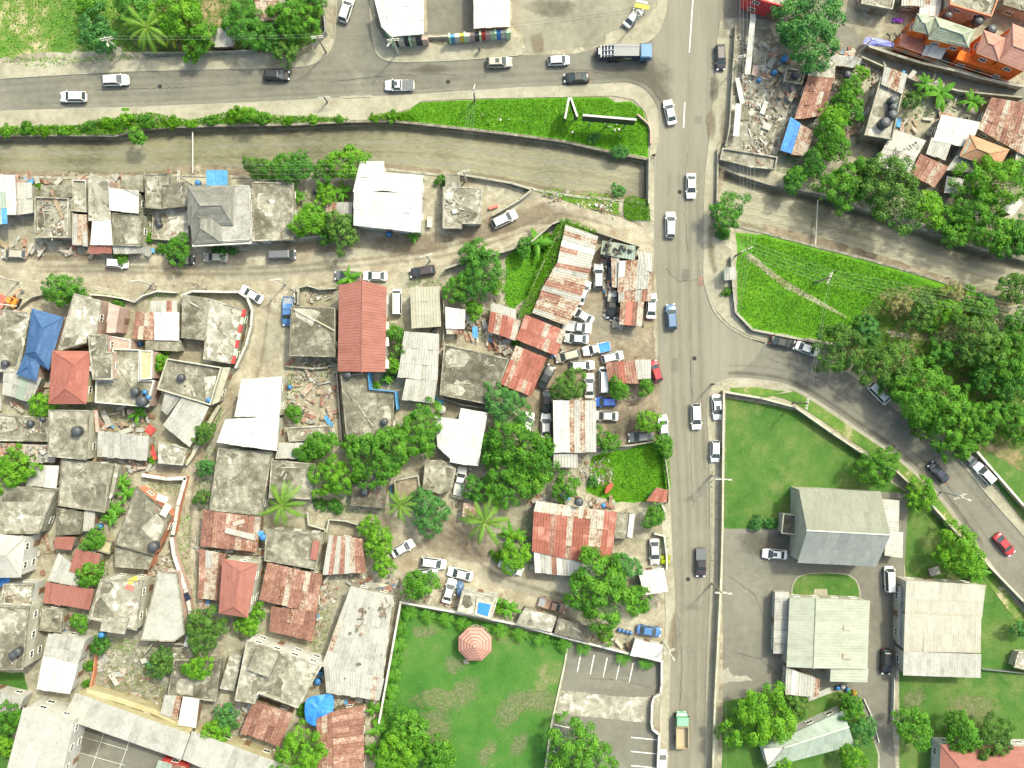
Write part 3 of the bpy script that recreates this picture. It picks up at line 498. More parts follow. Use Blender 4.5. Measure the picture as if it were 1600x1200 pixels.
fade_ribbon('kerb_dust', offs(SE[8:], -5), 12, .036, 'd_pale'); fade_ribbon('kerb_dust', smooth_line([(1128,150),(1130,220),(1126,280),(1112,340),(1112,400),(1122,440)], 6), 16, .118, 'd_mud')
for k, (x, y, w_, h_) in enumerate(((1066,420,12,20),(1090,760,10,16),(1072,1010,14,12),(1050,560,9,22),(1085,180,12,14),(470,130,26,10),(90,135,30,9),(760,118,22,9),(1400,690,14,12),(1240,575,18,9))):
    flat_sheet('asphalt_repair', rough_edge([(x, y), (x+w_, y+U(-2, 2)), (x+w_+U(-2, 2), y+h_), (x+U(-2, 2), y+h_)], .5, 6), .0375+.0004*k, 'lot' if k % 2 else 'asphalt')
def crack(pts, z=.039):
    q = []
    for a, b in zip(pts, pts[1:]):
        n = max(2, int(math.hypot(b[0]-a[0], b[1]-a[1])/5))
        for i in range(n): q.append((a[0]+(b[0]-a[0])*i/n+U(-1.3, 1.3), a[1]+(b[1]-a[1])*i/n+U(-1.3, 1.3)))
    mb = MB()
    for a, b in zip(q, q[1:]):
        A, B = V(a), V(b); d = (B-A); mb.box(((A.x+B.x)/2, (A.y+B.y)/2, z), (d.length, U(.04, .09), .004), math.atan2(d.y, d.x))
    tag(mb.build('road_crack', 'black'), kind='structure')
for c_ in ([(1073,240),(1070,330),(1074,400)], [(1078,560),(1082,640),(1079,720),(1083,800)], [(1060,960),(1066,1040),(1062,1110)], [(1040,420),(1060,440),(1095,436)], [(150,140),(260,138),(380,132)], [(520,128),(600,118),(720,116)], [(860,108),(920,110),(960,120)], [(1200,560),(1280,590),(1340,640)], [(1420,700),(1470,740),(1500,790)], [(1140,900),(1180,930),(1200,990)], [(1150,1020),(1190,1030),(1220,1060)], [(920,1060),(970,1062),(1020,1075)]): crack(c_, .04 if not (1130 < c_[0][0] < 1160 or c_[0][0] == 920) else .024)
# ================================================================ buildings
def pick(mk):
    if isinstance(mk, str): return mk
    t = random.random()*sum(w for _, w in mk)
    for k, w in mk:
        t -= w
        if t <= 0: return k
    return mk[-1][0]
RUST = [('rust', 12), ('rust_p', 1.2), ('zincw', .2)]
PATCH = [('rust', 3), ('rust_p', 4), ('zinc', 3), ('white', 1)]
PALE = [('zincw', 6), ('rust_p', 3), ('zinc', 2)]
BRICK = [('brick_sheet', 9), ('rust_p', 1), ('rust', 1)]
STRIPE = [('brick_sheet', 3), ('rust_p', 1.2), ('zincw', .5)]
WORK = [('white', 3), ('zincw', 5), ('rust_p', .6)]
PALES = [('zincw', 12), ('zinc', 2), ('rust_p', 1.0), ('rust', .7)]
SHT = {}
def patch(root, A, B, C_, D, mk, w=1.0, l=2.7, rib=.045, name='roof_sheet', worn=1.0, courses=False):
    """clad the quad A-B (low) to D-C (high) with single overlapping sheets, each an object"""
    nrm = (B-A).cross(D-A).normalized()
    if nrm.z < 0: nrm = -nrm
    Lu = max((B-A).length, (C_-D).length); Lv = ((D-A).length+(C_-B).length)/2
    nu = max(1, round(Lu/w)); nv = max(1, round(Lv/l)); pt = lambda u, v: A.lerp(B, u).lerp(D.lerp(C_, u), v)
    for i in range(nu):
        colm = pick(mk)
        for j in range(nv):
            if random.random() < .22: colm = pick(mk)
            u0, u1 = i/nu, (i+1)/nu+(.02/nu); v0 = j/nv-(.12/Lv if j else U(0, .14)*worn/Lv); v1 = (j+1)/nv+(U(0, .08)*worn/Lv if j == nv-1 else 0)
            z0 = .05+U(0, .03)*worn; z1 = .012+U(0, .02)*worn; vs = []; us = []
            if rib and not courses:
                k = max(1, round(w/.48))
                for q in range(k): us += [(q/k, 0), ((q+.58)/k, 0), ((q+.68)/k, 1.3), ((q+.88)/k, 1.3)]
                us.append((1, 0))
            else: us = [(0, 0), (1, 0)]
            if random.random() < .14*worn: z0 += U(.03, .14); z1 += U(0, .06)
            for v_, zz in ((v0, z0), (v1, z1)):
                sk = U(-.05, .05)*worn/nu; tw = U(-.03, .03)*worn
                for uu, hh in us: vs.append(pt(u0+(u1-u0)*uu+sk, v_)+nrm*(zz+tw*uu+hh*rib))
            m_ = len(us); fs = [(q, q+1, m_+q+1, m_+q) for q in range(m_-1)]
            if courses:           # a course has a thick lower edge
                o_ = len(vs); vs += [vs[0]-nrm*.07, vs[1]-nrm*.07]; fs.append((o_, o_+1, 1, 0))
            wobj(name, vs, fs, colm, root)
WINF = MB()
for c, d in (((0, 0, .52), (1.2, .10, .09)), ((0, 0, -.52), (1.3, .16, .09)), ((-.56, 0, 0), (.09, .10, .95)), ((.56, 0, 0), (.09, .10, .95)), ((0, 0, 0), (.06, .08, .95))): WINF.box(c, d)
WINF = WINF.mesh('window'); WP = MB(); WP.box((0, 0, 0), (1.03, .05, .95)); WP = WP.mesh('pane')
DR = MB(); DR.box((0, 0, 1.02), (.95, .09, 2.04)); DR.box((0, .02, 2.10), (1.15, .12, .1)); DR = DR.mesh('door')
def walls(root, loop, tops, m, wins=True, doors=True):
    n = len(loop); v = [Vector((p.x, p.y, -.05)) for p in loop]+[Vector((p.x, p.y, t)) for p, t in zip(loop, tops)]
    wobj('wall', v, [(i, (i+1) % n, n+(i+1) % n, n+i) for i in range(n)], m, root)
    if not wins: return
    nd = 0
    for i in range(n):
        a, b = loop[i], loop[(i+1) % n]; d = (b-a).to_2d(); Lw = d.length
        if Lw < 2.4: continue
        d.normalize(); nn = Vector((d.y, -d.x)); mid = (a+b)/2
        if nn.dot(-mid.to_2d()) < .25*mid.to_2d().length: continue
        rz = math.atan2(d.y, d.x)+math.pi; top = min(tops[i], tops[(i+1) % n]); k = max(1, int(Lw/3.0))
        for st in range(2 if top > 4.6 else 1):
            for q in range(k):
                t = (q+.5)/k; c = a.lerp(b, t); zc = 1.5+st*2.85
                if zc+.7 > top: continue
                loc = Vector((c.x+nn.x*.04, c.y+nn.y*.04, zc))
                if doors and st == 0 and nd == 0 and q == k//2:
                    nd = 1; obj('door', DR, 'doorw', root, Vector((loc.x, loc.y, 0))-root.location, (0, 0, rz)); continue
                wn = obj('window', WINF, 'wframe', root, loc-root.location, (0, 0, rz)); obj('pane', WP, 'glass', wn)
def inside(pt_, lp): return bool(inpoly(np.array([pt_[0]]), np.array([pt_[1]]), lp)[0])
def roof_wear(root, lp, h, mk):
    """screed repairs, a low upstand and loose litter on a flat roof"""
    ar = abs(area2(lp))/2
    if ar < 10: return
    xs = [p.x for p in lp]; ys = [p.y for p in lp]
    def rp():
        for _ in range(60):
            q = (U(min(xs), max(xs)), U(min(ys), max(ys)))
            if inside(q, lp): return q
        return (sum(xs)/len(xs), sum(ys)/len(ys))
    for k in range(1+int(min(3, ar/28))):
        c_ = rp(); R_ = U(.8, 1.0)*min(3.2, math.sqrt(ar)*.30); asp = U(.55, 1); rot = U(0, 3.1); square = random.random() < .4; pts = []
        if not inside(c_, lp): continue
        for i in range(16):
            a = i*math.pi/8; r_ = R_*(1/max(abs(math.cos(a)), abs(math.sin(a))) if square else U(.7, 1.15)); x, y = r_*math.cos(a), r_*asp*math.sin(a)
            q = (c_[0]+x*math.cos(rot)-y*math.sin(rot), c_[1]+x*math.sin(rot)+y*math.cos(rot)); n_ = 0
            while not inside(q, lp) and n_ < 12: q = (c_[0]+(q[0]-c_[0])*.82, c_[1]+(q[1]-c_[1])*.82); n_ += 1
            pts.append(Vector((q[0], q[1], h+.005*(k+1))))
        wobj('screed_patch', pts, [tuple(range(16))], random.choice([m_ for m_ in ('conc_d', 'conc_d', 'conc_m', 'conc_l') if m_ != mk]), root)
    if random.random() < .5:
        a, b = Vector((*rp(), h)), Vector((*rp(), h)); d = b-a
        if d.length > 1.2: mb = MB(); mb.box(((a.x+b.x)/2, (a.y+b.y)/2, h+.07), (d.length, .16, .16), math.atan2(d.y, d.x)); mb.build('upstand', 'conc_l', root)
    if random.random() < .75:
        mb = MB()
        for _ in range(random.randint(4, 12)):
            q = rp(); s_ = U(.1, .4); mb.box((q[0], q[1], h+.06), (s_*U(1, 3), s_*.7, U(.06, .2)), U(0, 6.28))
        tag(mb.build('roof_litter', random.choice(['rub_l', 'rub_d', 'rub_l', 'rub_r']), root), kind='stuff')
def house(label, parts, wall='w_conc', name='house', cat='house', wins=True, group=None):
    allp = [p for pt in parts for p in pt[1]]; h0 = parts[0][2]
    cx = sum(p[0] for p in allp)/len(allp); cy = sum(p[1] for p in allp)/len(allp); c = P(cx, cy, h0)
    root = empty(name, (c.x, c.y, 0)); tag(root, label, cat, group)
    for pt in parts:
        k, q, h = pt[0], pt[1], pt[2]; o = pt[3] if len(pt) > 3 else {}
        wm = o.get('wall', wall); mk = o.get('m', 'zinc'); ww = o.get('wins', wins); rise = o.get('rise', .45); ov = o.get('ov', .28)
        if k == 'F':                           # flat concrete slab, optional parapet
            lp = ccw([V(p, h) for p in q]); t = o.get('t', .2)
            v, f = prism([p-Vector((0, 0, t)) for p in lp], lp); wobj(o.get('name', 'roof_slab'), v, f, mk, root)
            if o.get('walls', 1): walls(root, inset(lp, .14), [h-t+.01]*len(lp), wm, ww)
            if mk.startswith('conc') and o.get('walls', 1): roof_wear(root, inset(lp, .35), h, mk)
            ph = o.get('par', .0)
            if ph:
                inn = inset(lp, .2); out = inset(lp, -.015); n = len(lp); z = Vector((0, 0, ph)); zb = Vector((0, 0, -.25))
                v = [p+zb for p in out]+[p+z for p in out]+[p+z for p in inn]+[p-Vector((0, 0, .05)) for p in inn]
                f = []
                for r_ in range(3):
                    for i in range(n): f.append((r_*n+i, r_*n+(i+1) % n, (r_+1)*n+(i+1) % n, (r_+1)*n+i))
                wobj('parapet', v, f, o.get('pm', 'conc_m' if mk != 'conc_l' else 'conc_l'), root)
        elif k == 'S':                         # single slope of sheets: first edge low, third corner high
            A, B, C_, D = V(q[0], h), V(q[1], h), V(q[2], h+rise), V(q[3], h+rise)
            patch(root, A, B, C_, D, mk, o.get('w', 1.0), o.get('l', 2.7), o.get('rib', .045), o.get('name', 'roof_sheet'), o.get('worn', 1))
            lp = [A, B, C_, D]
            if area2(lp) < 0: lp = lp[::-1]
            if o.get('walls', 1):
                ip = inset(lp, ov); walls(root, ip, [p.z-.06 for p in ip], wm, ww)
        elif k == 'G':                         # two slopes: eaves A-B and D-C, ridge between
            A, B, C_, D = [V(p, h) for p in q]; rg = o.get('ridge')
            R1, R2 = ((V(rg[0], h+rise), V(rg[1], h+rise)) if rg else ((A+D)/2+Vector((0, 0, rise)), (B+C_)/2+Vector((0, 0, rise))))
            mk2 = o.get('m2', mk)
            patch(root, A, B, R2, R1, mk, o.get('w', 1.0), o.get('l', 2.7), o.get('rib', .045), worn=o.get('worn', .4))
            patch(root, C_, D, R1, R2, mk2, o.get('w', 1.0), o.get('l', 2.7), o.get('rib', .045), worn=o.get('worn', .4))
            rb = MB(); d = R2-R1; rb.tube([R1-d*.01+Vector((0, 0, .03)), R2+d*.01+Vector((0, 0, .03))], .13, 6); rb.build('ridge_cap', o.get('cap', pick(mk)), root)
            lp = [A, B, C_, D]
            if area2(lp) < 0: A, B, C_, D, R1, R2 = B, A, D, C_, R2, R1; lp = [A, B, C_, D]
            if o.get('walls', 1):
                ip = inset(lp, ov); walls(root, ip, [p.z-.05 for p in ip], wm, ww)
                for e0, e1, r_ in ((ip[3], ip[0], R1), (ip[1], ip[2], R2)):
                    mid = (e0+e1)/2; rr = Vector((r_.x+(mid.x-r_.x)*.0, r_.y, r_.z-.08)); kx = (mid-rr); kx.z = 0; rr += kx.normalized()*0
                    inn = Vector((rr.x, rr.y, 0))-sum(lp, Vector())/4; inn.z = 0; rr -= inn.normalized()*ov
                    wobj('gable', [e0-Vector((0, 0, .05)), e1-Vector((0, 0, .05)), rr], [(0, 1, 2)], wm, root)
        elif k == 'H':                         # hipped: courses on four faces
            A, B, C_, D = [V(p, h) for p in q]; R1, R2 = [V(p, h+rise) for p in o['ridge']]
            fc = [(A, B, R2, R1), (B, C_, R2, R2), (C_, D, R1, R2), (D, A, R1, R1)] if o.get('along', 'AB') == 'AB' else [(B, C_, R2, R1), (C_, D, R2, R2), (D, A, R1, R2), (A, B, R1, R1)]
            for a, b, c_, d in fc: patch(root, a, b, c_, d, mk, w=o.get('w', 3.4), l=o.get('l', .55), rib=0, name='roof_course', worn=.1, courses=True)
            cb = MB(); mid = R1.lerp(R2, .5)
            for p_ in (A, B, C_, D):
                r_ = R1 if (p_-R1).length < (p_-R2).length else R2
                cb.tube([p_+Vector((0, 0, .06)), r_+Vector((0, 0, .08))], .10, 5)
            if (R1-R2).length > .3: cb.tube([R1+Vector((0, 0, .08)), R2+Vector((0, 0, .08))], .11, 5)
            cb.build('hip_cap', o.get('cap', mk if isinstance(mk, str) else mk[0][0]), root)
            lp = ccw([A, B, C_, D])
            if o.get('walls', 1): ip = inset(lp, ov); walls(root, ip, [h-.02]*4, wm, ww)
    return root
R4 = lambda x0, y0, x1, y1: [(x0, y1), (x1, y1), (x1, y0), (x0, y0)]
hs = house
# ---- top strip
SHOP1 = hs('white-roofed shop with chamfered corner and green and navy painted front', [('S', [(612,57),(662,53),(661,-60),(584,-60)], 4.2, dict(m='white', rise=.5, wall='w_white')), ('S', [(596,42),(612,57),(610,0),(585,0)], 4.1, dict(m='white', rise=.3, wall='w_green'))], 'w_white', 'shop', 'shop')
SHOP2 = hs('white-roofed shop with orange fascia and blue and green painted front', [('S', [(740,44),(797,41),(797,-60),(740,-60)], 4.2, dict(m='white', rise=.5, wall='w_salmon'))], 'w_white', 'shop', 'shop')
hs('weathered roof hidden behind the roadside trees at the top left', [('S', [(398,34),(432,30),(436,-30),(398,-30)], 3.2, dict(m='rust_p')), ('F', [(436,-10),(446,-10),(444,14),(434,12)], 3.2, dict(m='conc_l'))], 'w_conc')
hs('dark low shed under trees beside the pavement at the top left', [('S', [(330,46),(362,44),(364,72),(334,74)], 2.6, dict(m='zinc', rise=.2))], 'w_wood', 'shed', 'shed')
hs('pale-roofed building with a red parapet at the top edge', [('F', [(1168,-60),(1246,-60),(1240,2),(1228,14),(1168,-4)], 5.5, dict(m='conc_l', par=.5, pm='w_red'))], 'w_red', 'shop', 'shop')
# ---- north-east block
hs('orange two-storey house with mossy grey hipped roofs', [('H', [(1426,48),(1451,54),(1460,28),(1433,21)], 6.2, dict(m='moss_tile', ridge=((1441,35),(1446,37)), rise=1.0)),
   ('H', [(1450,61),(1513,75),(1523,47),(1461,26)], 6.2, dict(m='moss_tile', ridge=((1468,42),(1504,54)), rise=1.2)), ('S', [(1440,86),(1470,92),(1479,76),(1447,70)], 3.2, dict(m='white', rise=.3)), ('F', [(1408,52),(1428,56),(1448,62),(1440,84),(1404,70)], 3.3, dict(m='brick_sheet', t=.15))], 'w_orange', 'house', 'house')
hs('orange house under two rose-coloured tiled hip roofs', [('H', [(1525,83),(1561,97),(1571,60),(1537,47)], 6.2, dict(m='rose_tile', ridge=((1544,68),(1552,71)), rise=1.1)),
   ('H', [(1560,96),(1603,113),(1640,60),(1582,37)], 6.2, dict(m='rose_tile', ridge=((1583,72),(1605,80)), rise=1.4)), ('F', [(1500,78),(1540,90),(1586,112),(1580,119),(1494,92)], 3.6, dict(m='w_orange', t=.15))], 'w_orange', 'house', 'house')
hs('tan concrete house above the orange walls at the top edge', [('F', [(1484,-30),(1570,-30),(1548,27),(1483,8)], 5.6, dict(m='conc_l', par=.35, pm='w_salmon'))], 'palewall')
hs('flat concrete roof at the top edge with a water tank beside it', [('F', [(1345,6),(1394,15),(1404,-30),(1352,-30)], 3.4, dict(m='conc_l', par=.2))], 'w_conc')
hs('pale patched shack touching the top edge left of the orange house', [('S', [(1408,8),(1470,12),(1474,-30),(1410,-30)], 3.2, dict(m=PALE)), ('S', [(1436,22),(1466,26),(1470,10),(1438,6)], 3.1, dict(m='white', rise=.2))], 'w_conc', 'shack', 'shack')
hs('concrete flat beside the rose roofs at the top right corner', [('F', [(1566,8),(1640,30),(1650,-30),(1574,-30)], 3.6, dict(m='conc_m', par=.25))], 'w_conc')
hs('grey-fronted shack with a long rusted roof west of the tree row', [('F', [(1263,118),(1304,122),(1306,95),(1271,92)], 3.1, dict(m='conc_l')), ('S', [(1241,186),(1285,181),(1303,123),(1263,119)], 2.9, dict(m=[('rust', 6), ('rust_p', 2)]))], 'w_wood', 'shack', 'shack')
hs('shack half under a blue tarpaulin by the rubble plot', [('S', [(1219,234),(1236,240),(1251,193),(1235,183)], 2.8, dict(m='tarp', rise=.3, l=5)), ('S', [(1236,241),(1260,243),(1272,206),(1251,194)], 2.7, dict(m=[('rust', 2), ('rust_p', 2), ('zinc', 1)], rise=.3))], 'w_wood', 'shack', 'shack')
hs('pale grey lean-to roof above the rusted shack', [('S', [(1296,100),(1342,107),(1347,91),(1301,84)], 2.8, dict(m=PALE, rise=.2))], 'w_conc', 'shack', 'shack')
hs('long walled concrete roof carrying a row of dark tanks', [('F', [(1349,212),(1393,219),(1412,131),(1375,121)], 4.0, dict(m='conc_l', par=.45, pm='w_conc')), ('S', [(1377,131),(1410,147),(1418,116),(1382,104)], 4.6, dict(m=PATCH, rise=.3, walls=0))], 'w_conc')
hs('white sheet-roofed shack with a bent ridge above the river trees', [('S', [(1366,256),(1420,275),(1432,246),(1381,230)], 2.9, dict(m='zincw', rise=.3)), ('S', [(1381,230),(1432,246),(1447,220),(1396,202)], 3.2, dict(m='zincw', rise=-.2))], 'w_conc', 'shack', 'shack')
hs('white two-piece roof beside the terracotta hip roof', [('S', [(1458,219),(1515,231),(1531,191),(1471,180)], 3.4, dict(m='white', rise=.3)), ('S', [(1447,240),(1477,250),(1486,226),(1456,215)], 3.2, dict(m='zincw', rise=.2))], 'w_conc')
hs('wide rusted roof cut by the right edge of the frame', [('S', [(1528,201),(1632,262),(1650,170),(1549,152)], 3.2, dict(m=[('rust', 6), ('rust_p', 3)]))], 'w_wood')
hs('pale house with a worn terracotta hip roof', [('H', [(1499,244),(1560,264),(1577,234),(1515,210)], 4.6, dict(m=[('terra_tile', 3), ('moss_tile', 1)], cap='terra_tile', ridge=((1526,232),(1546,240)), rise=1.2)), ('S', [(1478,266),(1530,270),(1552,260),(1494,243)], 3.2, dict(m='zinc', rise=.2))], 'palewall')
hs('rusted shack between the white roofs and the river trees', [('S', [(1422,272),(1460,293),(1482,261),(1438,240)], 2.8, dict(m=RUST))], 'w_wood', 'shack', 'shack')
hs('small white hut with rust-edged roof at the tree line', [('S', [(1475,300),(1500,303),(1506,280),(1479,275)], 2.7, dict(m=[('white', 3), ('rust_p', 1)], rise=.2))], 'w_wood', 'hut', 'hut')
hs('little white roof peeking through trees at the right edge', [('S', [(1565,326),(1582,338),(1598,319),(1590,307)], 2.8, dict(m='white', rise=.2))], 'w_wood', 'hut', 'hut')
hs('roofless concrete walls holding a dark tank beside the big round tree', [('F', [(1223,128),(1252,133),(1258,112),(1228,107)], 1.6, dict(m='conc_m', par=.5, pm='w_conc'))], 'w_conc', 'ruin', 'ruin', wins=False)
hs('broken concrete ruin beside the bridge on the north bank', [('F', [(1124,250),(1172,262),(1210,266),(1214,246),(1180,240),(1128,232)], 1.4, dict(m='conc_m', par=.5, pm='conc_l'))], 'w_conc', 'ruin', 'ruin', wins=False)
# ---- row along the south bank
hs('white sheet roof with a teal lower roof at the left edge', [('S', [(-60,337),(26,335),(24,274),(-60,272)], 3.6, dict(m='white', rise=.4)), ('S', [(-60,352),(12,349),(9,300),(-60,300)], 4.2, dict(m=[('teal_sheet', 1), ('w_blue', .3)], rise=.2, walls=0))], 'w_pink')
hs('narrow grey shed roof beside the white and teal roofs', [('S', [(27,336),(52,332),(50,286),(26,285)], 3.0, dict(m='zincw', rise=.3))], 'w_conc', 'shed', 'shed')
hs('unfinished concrete house with broken parapet and a fallen beam', [('F', [(56,372),(108,372),(109,310),(56,308)], 3.4, dict(m='conc_l', par=.5, pm='conc_l')), ('F', [(62,308),(112,308),(112,289),(64,290)], 2.9, dict(m='conc_m'))], 'w_conc')
hs('long pale roof over the house with a red street awning', [('F', [(138,345),(173,345),(172,279),(138,278)], 3.6, dict(m='conc_l')), ('S', [(141,383),(176,382),(174,345),(144,346)], 3.5, dict(m='white', rise=.2)), ('S', [(139,396),(175,395),(174,384),(139,385)], 2.7, dict(m='red_sheet', rise=.4, walls=0))], 'w_pink')
hs('white square roof over a concrete house with a grey awning', [('S', [(171,328),(217,333),(217,298),(170,294)], 3.8, dict(m='white', rise=.3)), ('F', [(177,384),(221,385),(223,334),(176,333)], 3.3, dict(m='conc_d', par=.15)), ('S', [(178,396),(237,395),(236,386),(176,385)], 2.6, dict(m='zinc', rise=.3, walls=0)), ('F', [(188,296),(224,300),(224,274),(190,274)], 3.0, dict(m='conc_m'))], 'w_conc')
hs('double concrete flat roofs with a pale patio left of the grey hip roof', [('F', [(228,325),(254,327),(254,290),(266,290),(266,271),(226,272)], 3.3, dict(m='conc_m', par=.15)), ('F', [(254,326),(294,322),(293,284),(254,286)], 3.2, dict(m='conc_d')), ('F', [(238,374),(296,378),(294,324),(240,330)], 1.0, dict(m='conc_l', par=.4))], 'w_conc')
hs('large house with grey hipped roof and white picket balcony', [('H', [(294,352),(364,352),(367,290),(293,290)], 5.8, dict(m='grey_tile', ridge=((313,322),(346,321)), rise=1.5)), ('H', [(301,381),(346,379),(347,335),(296,335)], 5.7, dict(m='grey_tile', ridge=((313,357),(313,341)), along='BC', rise=1.3)), ('F', [(346,379),(393,376),(390,290),(366,289),(364,350),(347,350)], 5.6, dict(m='zinc', par=.1, pm='zinc')), ('F', [(302,386),(393,381),(393,374),(302,379)], 5.2, dict(m='w_white', t=.12, par=.5, pm='w_white', walls=0))], 'w_white')
hs('blue corrugated canopy behind the grey hipped house', [('S', [(323,290),(356,289),(355,266),(322,266)], 3.0, dict(m='w_blue', rise=.3))], 'w_conc', 'canopy', 'canopy', wins=False)
hs('dark mottled concrete house right of the grey hip roof', [('F', [(396,377),(458,375),(459,286),(394,284)], 3.8, dict(m='conc_d', par=.15))], 'w_conc')
hs('tiny rusted lean-to among banana plants by the river', [('S', [(508,352),(548,346),(551,316),(510,317)], 2.6, dict(m=PATCH))], 'w_wood', 'shack', 'shack')
hs('big white-roofed hall between the channel and the dirt road', [('S', [(552,351),(657,363),(660,303),(553,299)], 5.2, dict(m='white', rise=.7)), ('S', [(551,300),(600,298),(600,252),(563,253)], 5.7, dict(m='white', rise=-.4, wall='w_white')), ('S', [(600,298),(659,303),(661,274),(600,270)], 5.8, dict(m='white', rise=-.3))], 'w_white', 'hall', 'hall')
hs('pale stained concrete roof at the bend of the dirt road', [('F', [(692,357),(722,357),(722,350),(752,350),(753,294),(718,292),(718,272),(696,271),(696,292),(692,292)], 3.4, dict(m='conc_l', par=.12))], 'w_conc')
# ---- middle-left block
hs('broad concrete roof at the left edge beside the blue tiled house', [('F', [(-70,580),(30,582),(48,488),(-70,478)], 3.4, dict(m='conc_l', par=.12))], 'w_conc')
hs('house with a bright blue tiled hip roof', [('H', [(40,553),(76,578),(100,496),(50,482)], 4.8, dict(m='blue_tile', ridge=((56,549),(66,513)), rise=1.3, along='BC')), ('H', [(26,585),(57,595),(64,560),(40,551)], 4.6, dict(m='blue_tile', ridge=((43,573),(48,563)), rise=.7))], 'w_pink')
hs('light blue and grey striped sheet roof under the blue tiled house', [('S', [(4,615),(50,629),(65,590),(6,574)], 3.0, dict(m=[('zincw', 2), ('teal_sheet', 1), ('zinc', 1)]))], 'w_conc')
hs('pale slab-roofed house with pink wing behind the round green bush', [('F', [(90,549),(135,536),(136,524),(150,523),(159,470),(116,458)], 5.6, dict(m='conc_l', par=.1)), ('F', [(166,520),(180,520),(187,479),(170,473)], 5.2, dict(m='w_pink', wall='w_pink'))], 'w_pink')
hs('two-storey house with a square red tiled hip roof', [('H', [(76,631),(135,631),(142,549),(82,548)], 6.0, dict(m='red_tile', ridge=((103,607),(116,570)), along='BC', rise=1.3))], 'w_yellow')
hs('tall dark concrete stair block beside the square red roof', [('F', [(145,593),(176,593),(176,550),(168,550),(168,523),(137,522)], 6.4, dict(m='conc_d', par=.12))], 'w_pink')
hs('pink and cream terraced house with white-edged roof decks', [('F', [(150,629),(232,636),(242,594),(219,594),(220,546),(177,545),(178,594),(151,594)], 4.4, dict(m='conc_m', par=.45, pm='w_white')), ('F', [(219,593),(237,592),(239,548),(220,547)], 5.2, dict(m='w_yellow', par=.2, pm='w_white')), ('F', [(170,546),(204,546),(204,531),(170,524)], 4.0, dict(m='w_pink', par=.2, pm='w_white'))], 'w_pink')
hs('rust and white patchwork roof beside the flag-edged slab', [('S', [(207,528),(240,531),(241,488),(212,487)], 3.0, dict(m=[('rust', 2), ('rust_p', 3)])), ('S', [(241,531),(280,532),(280,488),(241,488)], 3.15, dict(m='white', rise=.3)), ('S', [(235,488),(277,488),(277,470),(235,470)], 2.9, dict(m=[('zincw', 2), ('rust', 1)], rise=.2)), ('F', [(227,547),(282,549),(283,532),(227,530)], 2.8, dict(m='conc_m'))], 'w_conc')
hs('large slab-roofed house with red and green painted parapet at the street bend', [('F', [(283,528),(320,532),(326,466),(285,460)], 3.6, dict(m='conc_m')), ('F', [(318,561),(364,569),(383,484),(326,466)], 3.7, dict(m='conc_l', par=.15))], 'w_conc')
hs('walled roof terrace with a lone black tank at the street corner', [('F', [(247,608),(330,633),(348,574),(263,560)], 3.8, dict(m='conc_d', par=.6, pm='palewall')), ('F', [(330,633),(342,628),(360,574),(348,574)], 3.0, dict(m='palewall'))], 'palewall')
hs('tilted pale sheet roof below the walled roof terrace', [('S', [(255,664),(297,698),(327,636),(285,620)], 3.4, dict(m='zincw', rise=.4)), ('S', [(252,640),(262,648),(285,620),(258,611)], 3.3, dict(m='zinc', rise=.3))], 'w_yellow')
hs('wide dark slab house with one tank below the square red roof', [('F', [(75,713),(135,719),(139,641),(76,640)], 4.6, dict(m='conc_m', par=.12))], 'palewall')
hs('cluttered grey slab at the left edge above the patched shacks', [('F', [(-60,688),(75,690),(75,652),(-60,643)], 3.4, dict(m='conc_m', par=.12))], 'w_conc')
hs('patched shacks at the left edge with scraps of rust and white', [('S', [(-60,722),(86,722),(88,696),(-60,690)], 2.7, dict(m=PATCH, rise=.3))], 'w_wood', 'shack', 'shack')
hs('grey sheet-roofed house beside the pink garden wall', [('S', [(152,713),(230,719),(233,682),(153,673)], 3.2, dict(m='zinc', rise=.4))], 'w_conc')
hs('small pale flat roof at the lane fork', [('F', [(247,724),(286,727),(293,701),(248,690)], 3.2, dict(m='conc_l', par=.12))], 'w_yellow')
hs('stark white stepped roof beside the lane', [('S', [(366,650),(436,652),(441,588),(378,593)], 5.2, dict(m='white', rise=.25)), ('S', [(339,691),(432,704),(437,651),(352,655)], 5.0, dict(m='white', rise=.2))], 'palewall')
hs('broad weathered slab south of the stark white roof', [('F', [(327,797),(409,806),(425,706),(341,700)], 3.5, dict(m='conc_m', par=.12))], 'w_conc')
hs('dark concrete roof with pale lower half behind the banana row', [('F', [(91,790),(164,801),(178,725),(96,717)], 3.6, dict(m='conc_m', par=.12)), ('F', [(176,776),(186,730),(180,724),(170,780)], 3.2, dict(m='conc_l'))], 'w_conc')
hs('low concrete roof with a pale lean-to in front of the palms', [('F', [(87,836),(125,835),(131,800),(88,793)], 3.0, dict(m='conc_d')), ('S', [(130,829),(146,829),(149,800),(132,798)], 2.6, dict(m='zincw', rise=.2))], 'w_conc')
hs('grey two-level slab at the left edge below the lime tree', [('F', [(-60,834),(61,834),(87,767),(30,760),(-60,768)], 4.6, dict(m='conc_m', par=.12))], 'w_conc')
hs('white-walled house with a pale grey hip roof at the left edge', [('H', [(-60,903),(33,902),(40,839),(-60,828)], 5.8, dict(m='zincw', ridge=((-30,865),(10,868)), rise=1.0, w=1.2, l=2))], 'w_white')
hs('red and grey patchwork house beside the small round tree', [('S', [(83,856),(112,859),(118,839),(87,839)], 3.0, dict(m='red_sheet', rise=.3)), ('S', [(108,893),(150,900),(157,866),(118,858)], 3.2, dict(m='red_sheet', rise=.3)), ('S', [(75,907),(122,916),(126,893),(92,864)], 2.8, dict(m='zincw', rise=.3)), ('S', [(68,941),(140,952),(147,921),(72,910)], 3.0, dict(m='red_sheet', rise=.3))], 'w_conc')
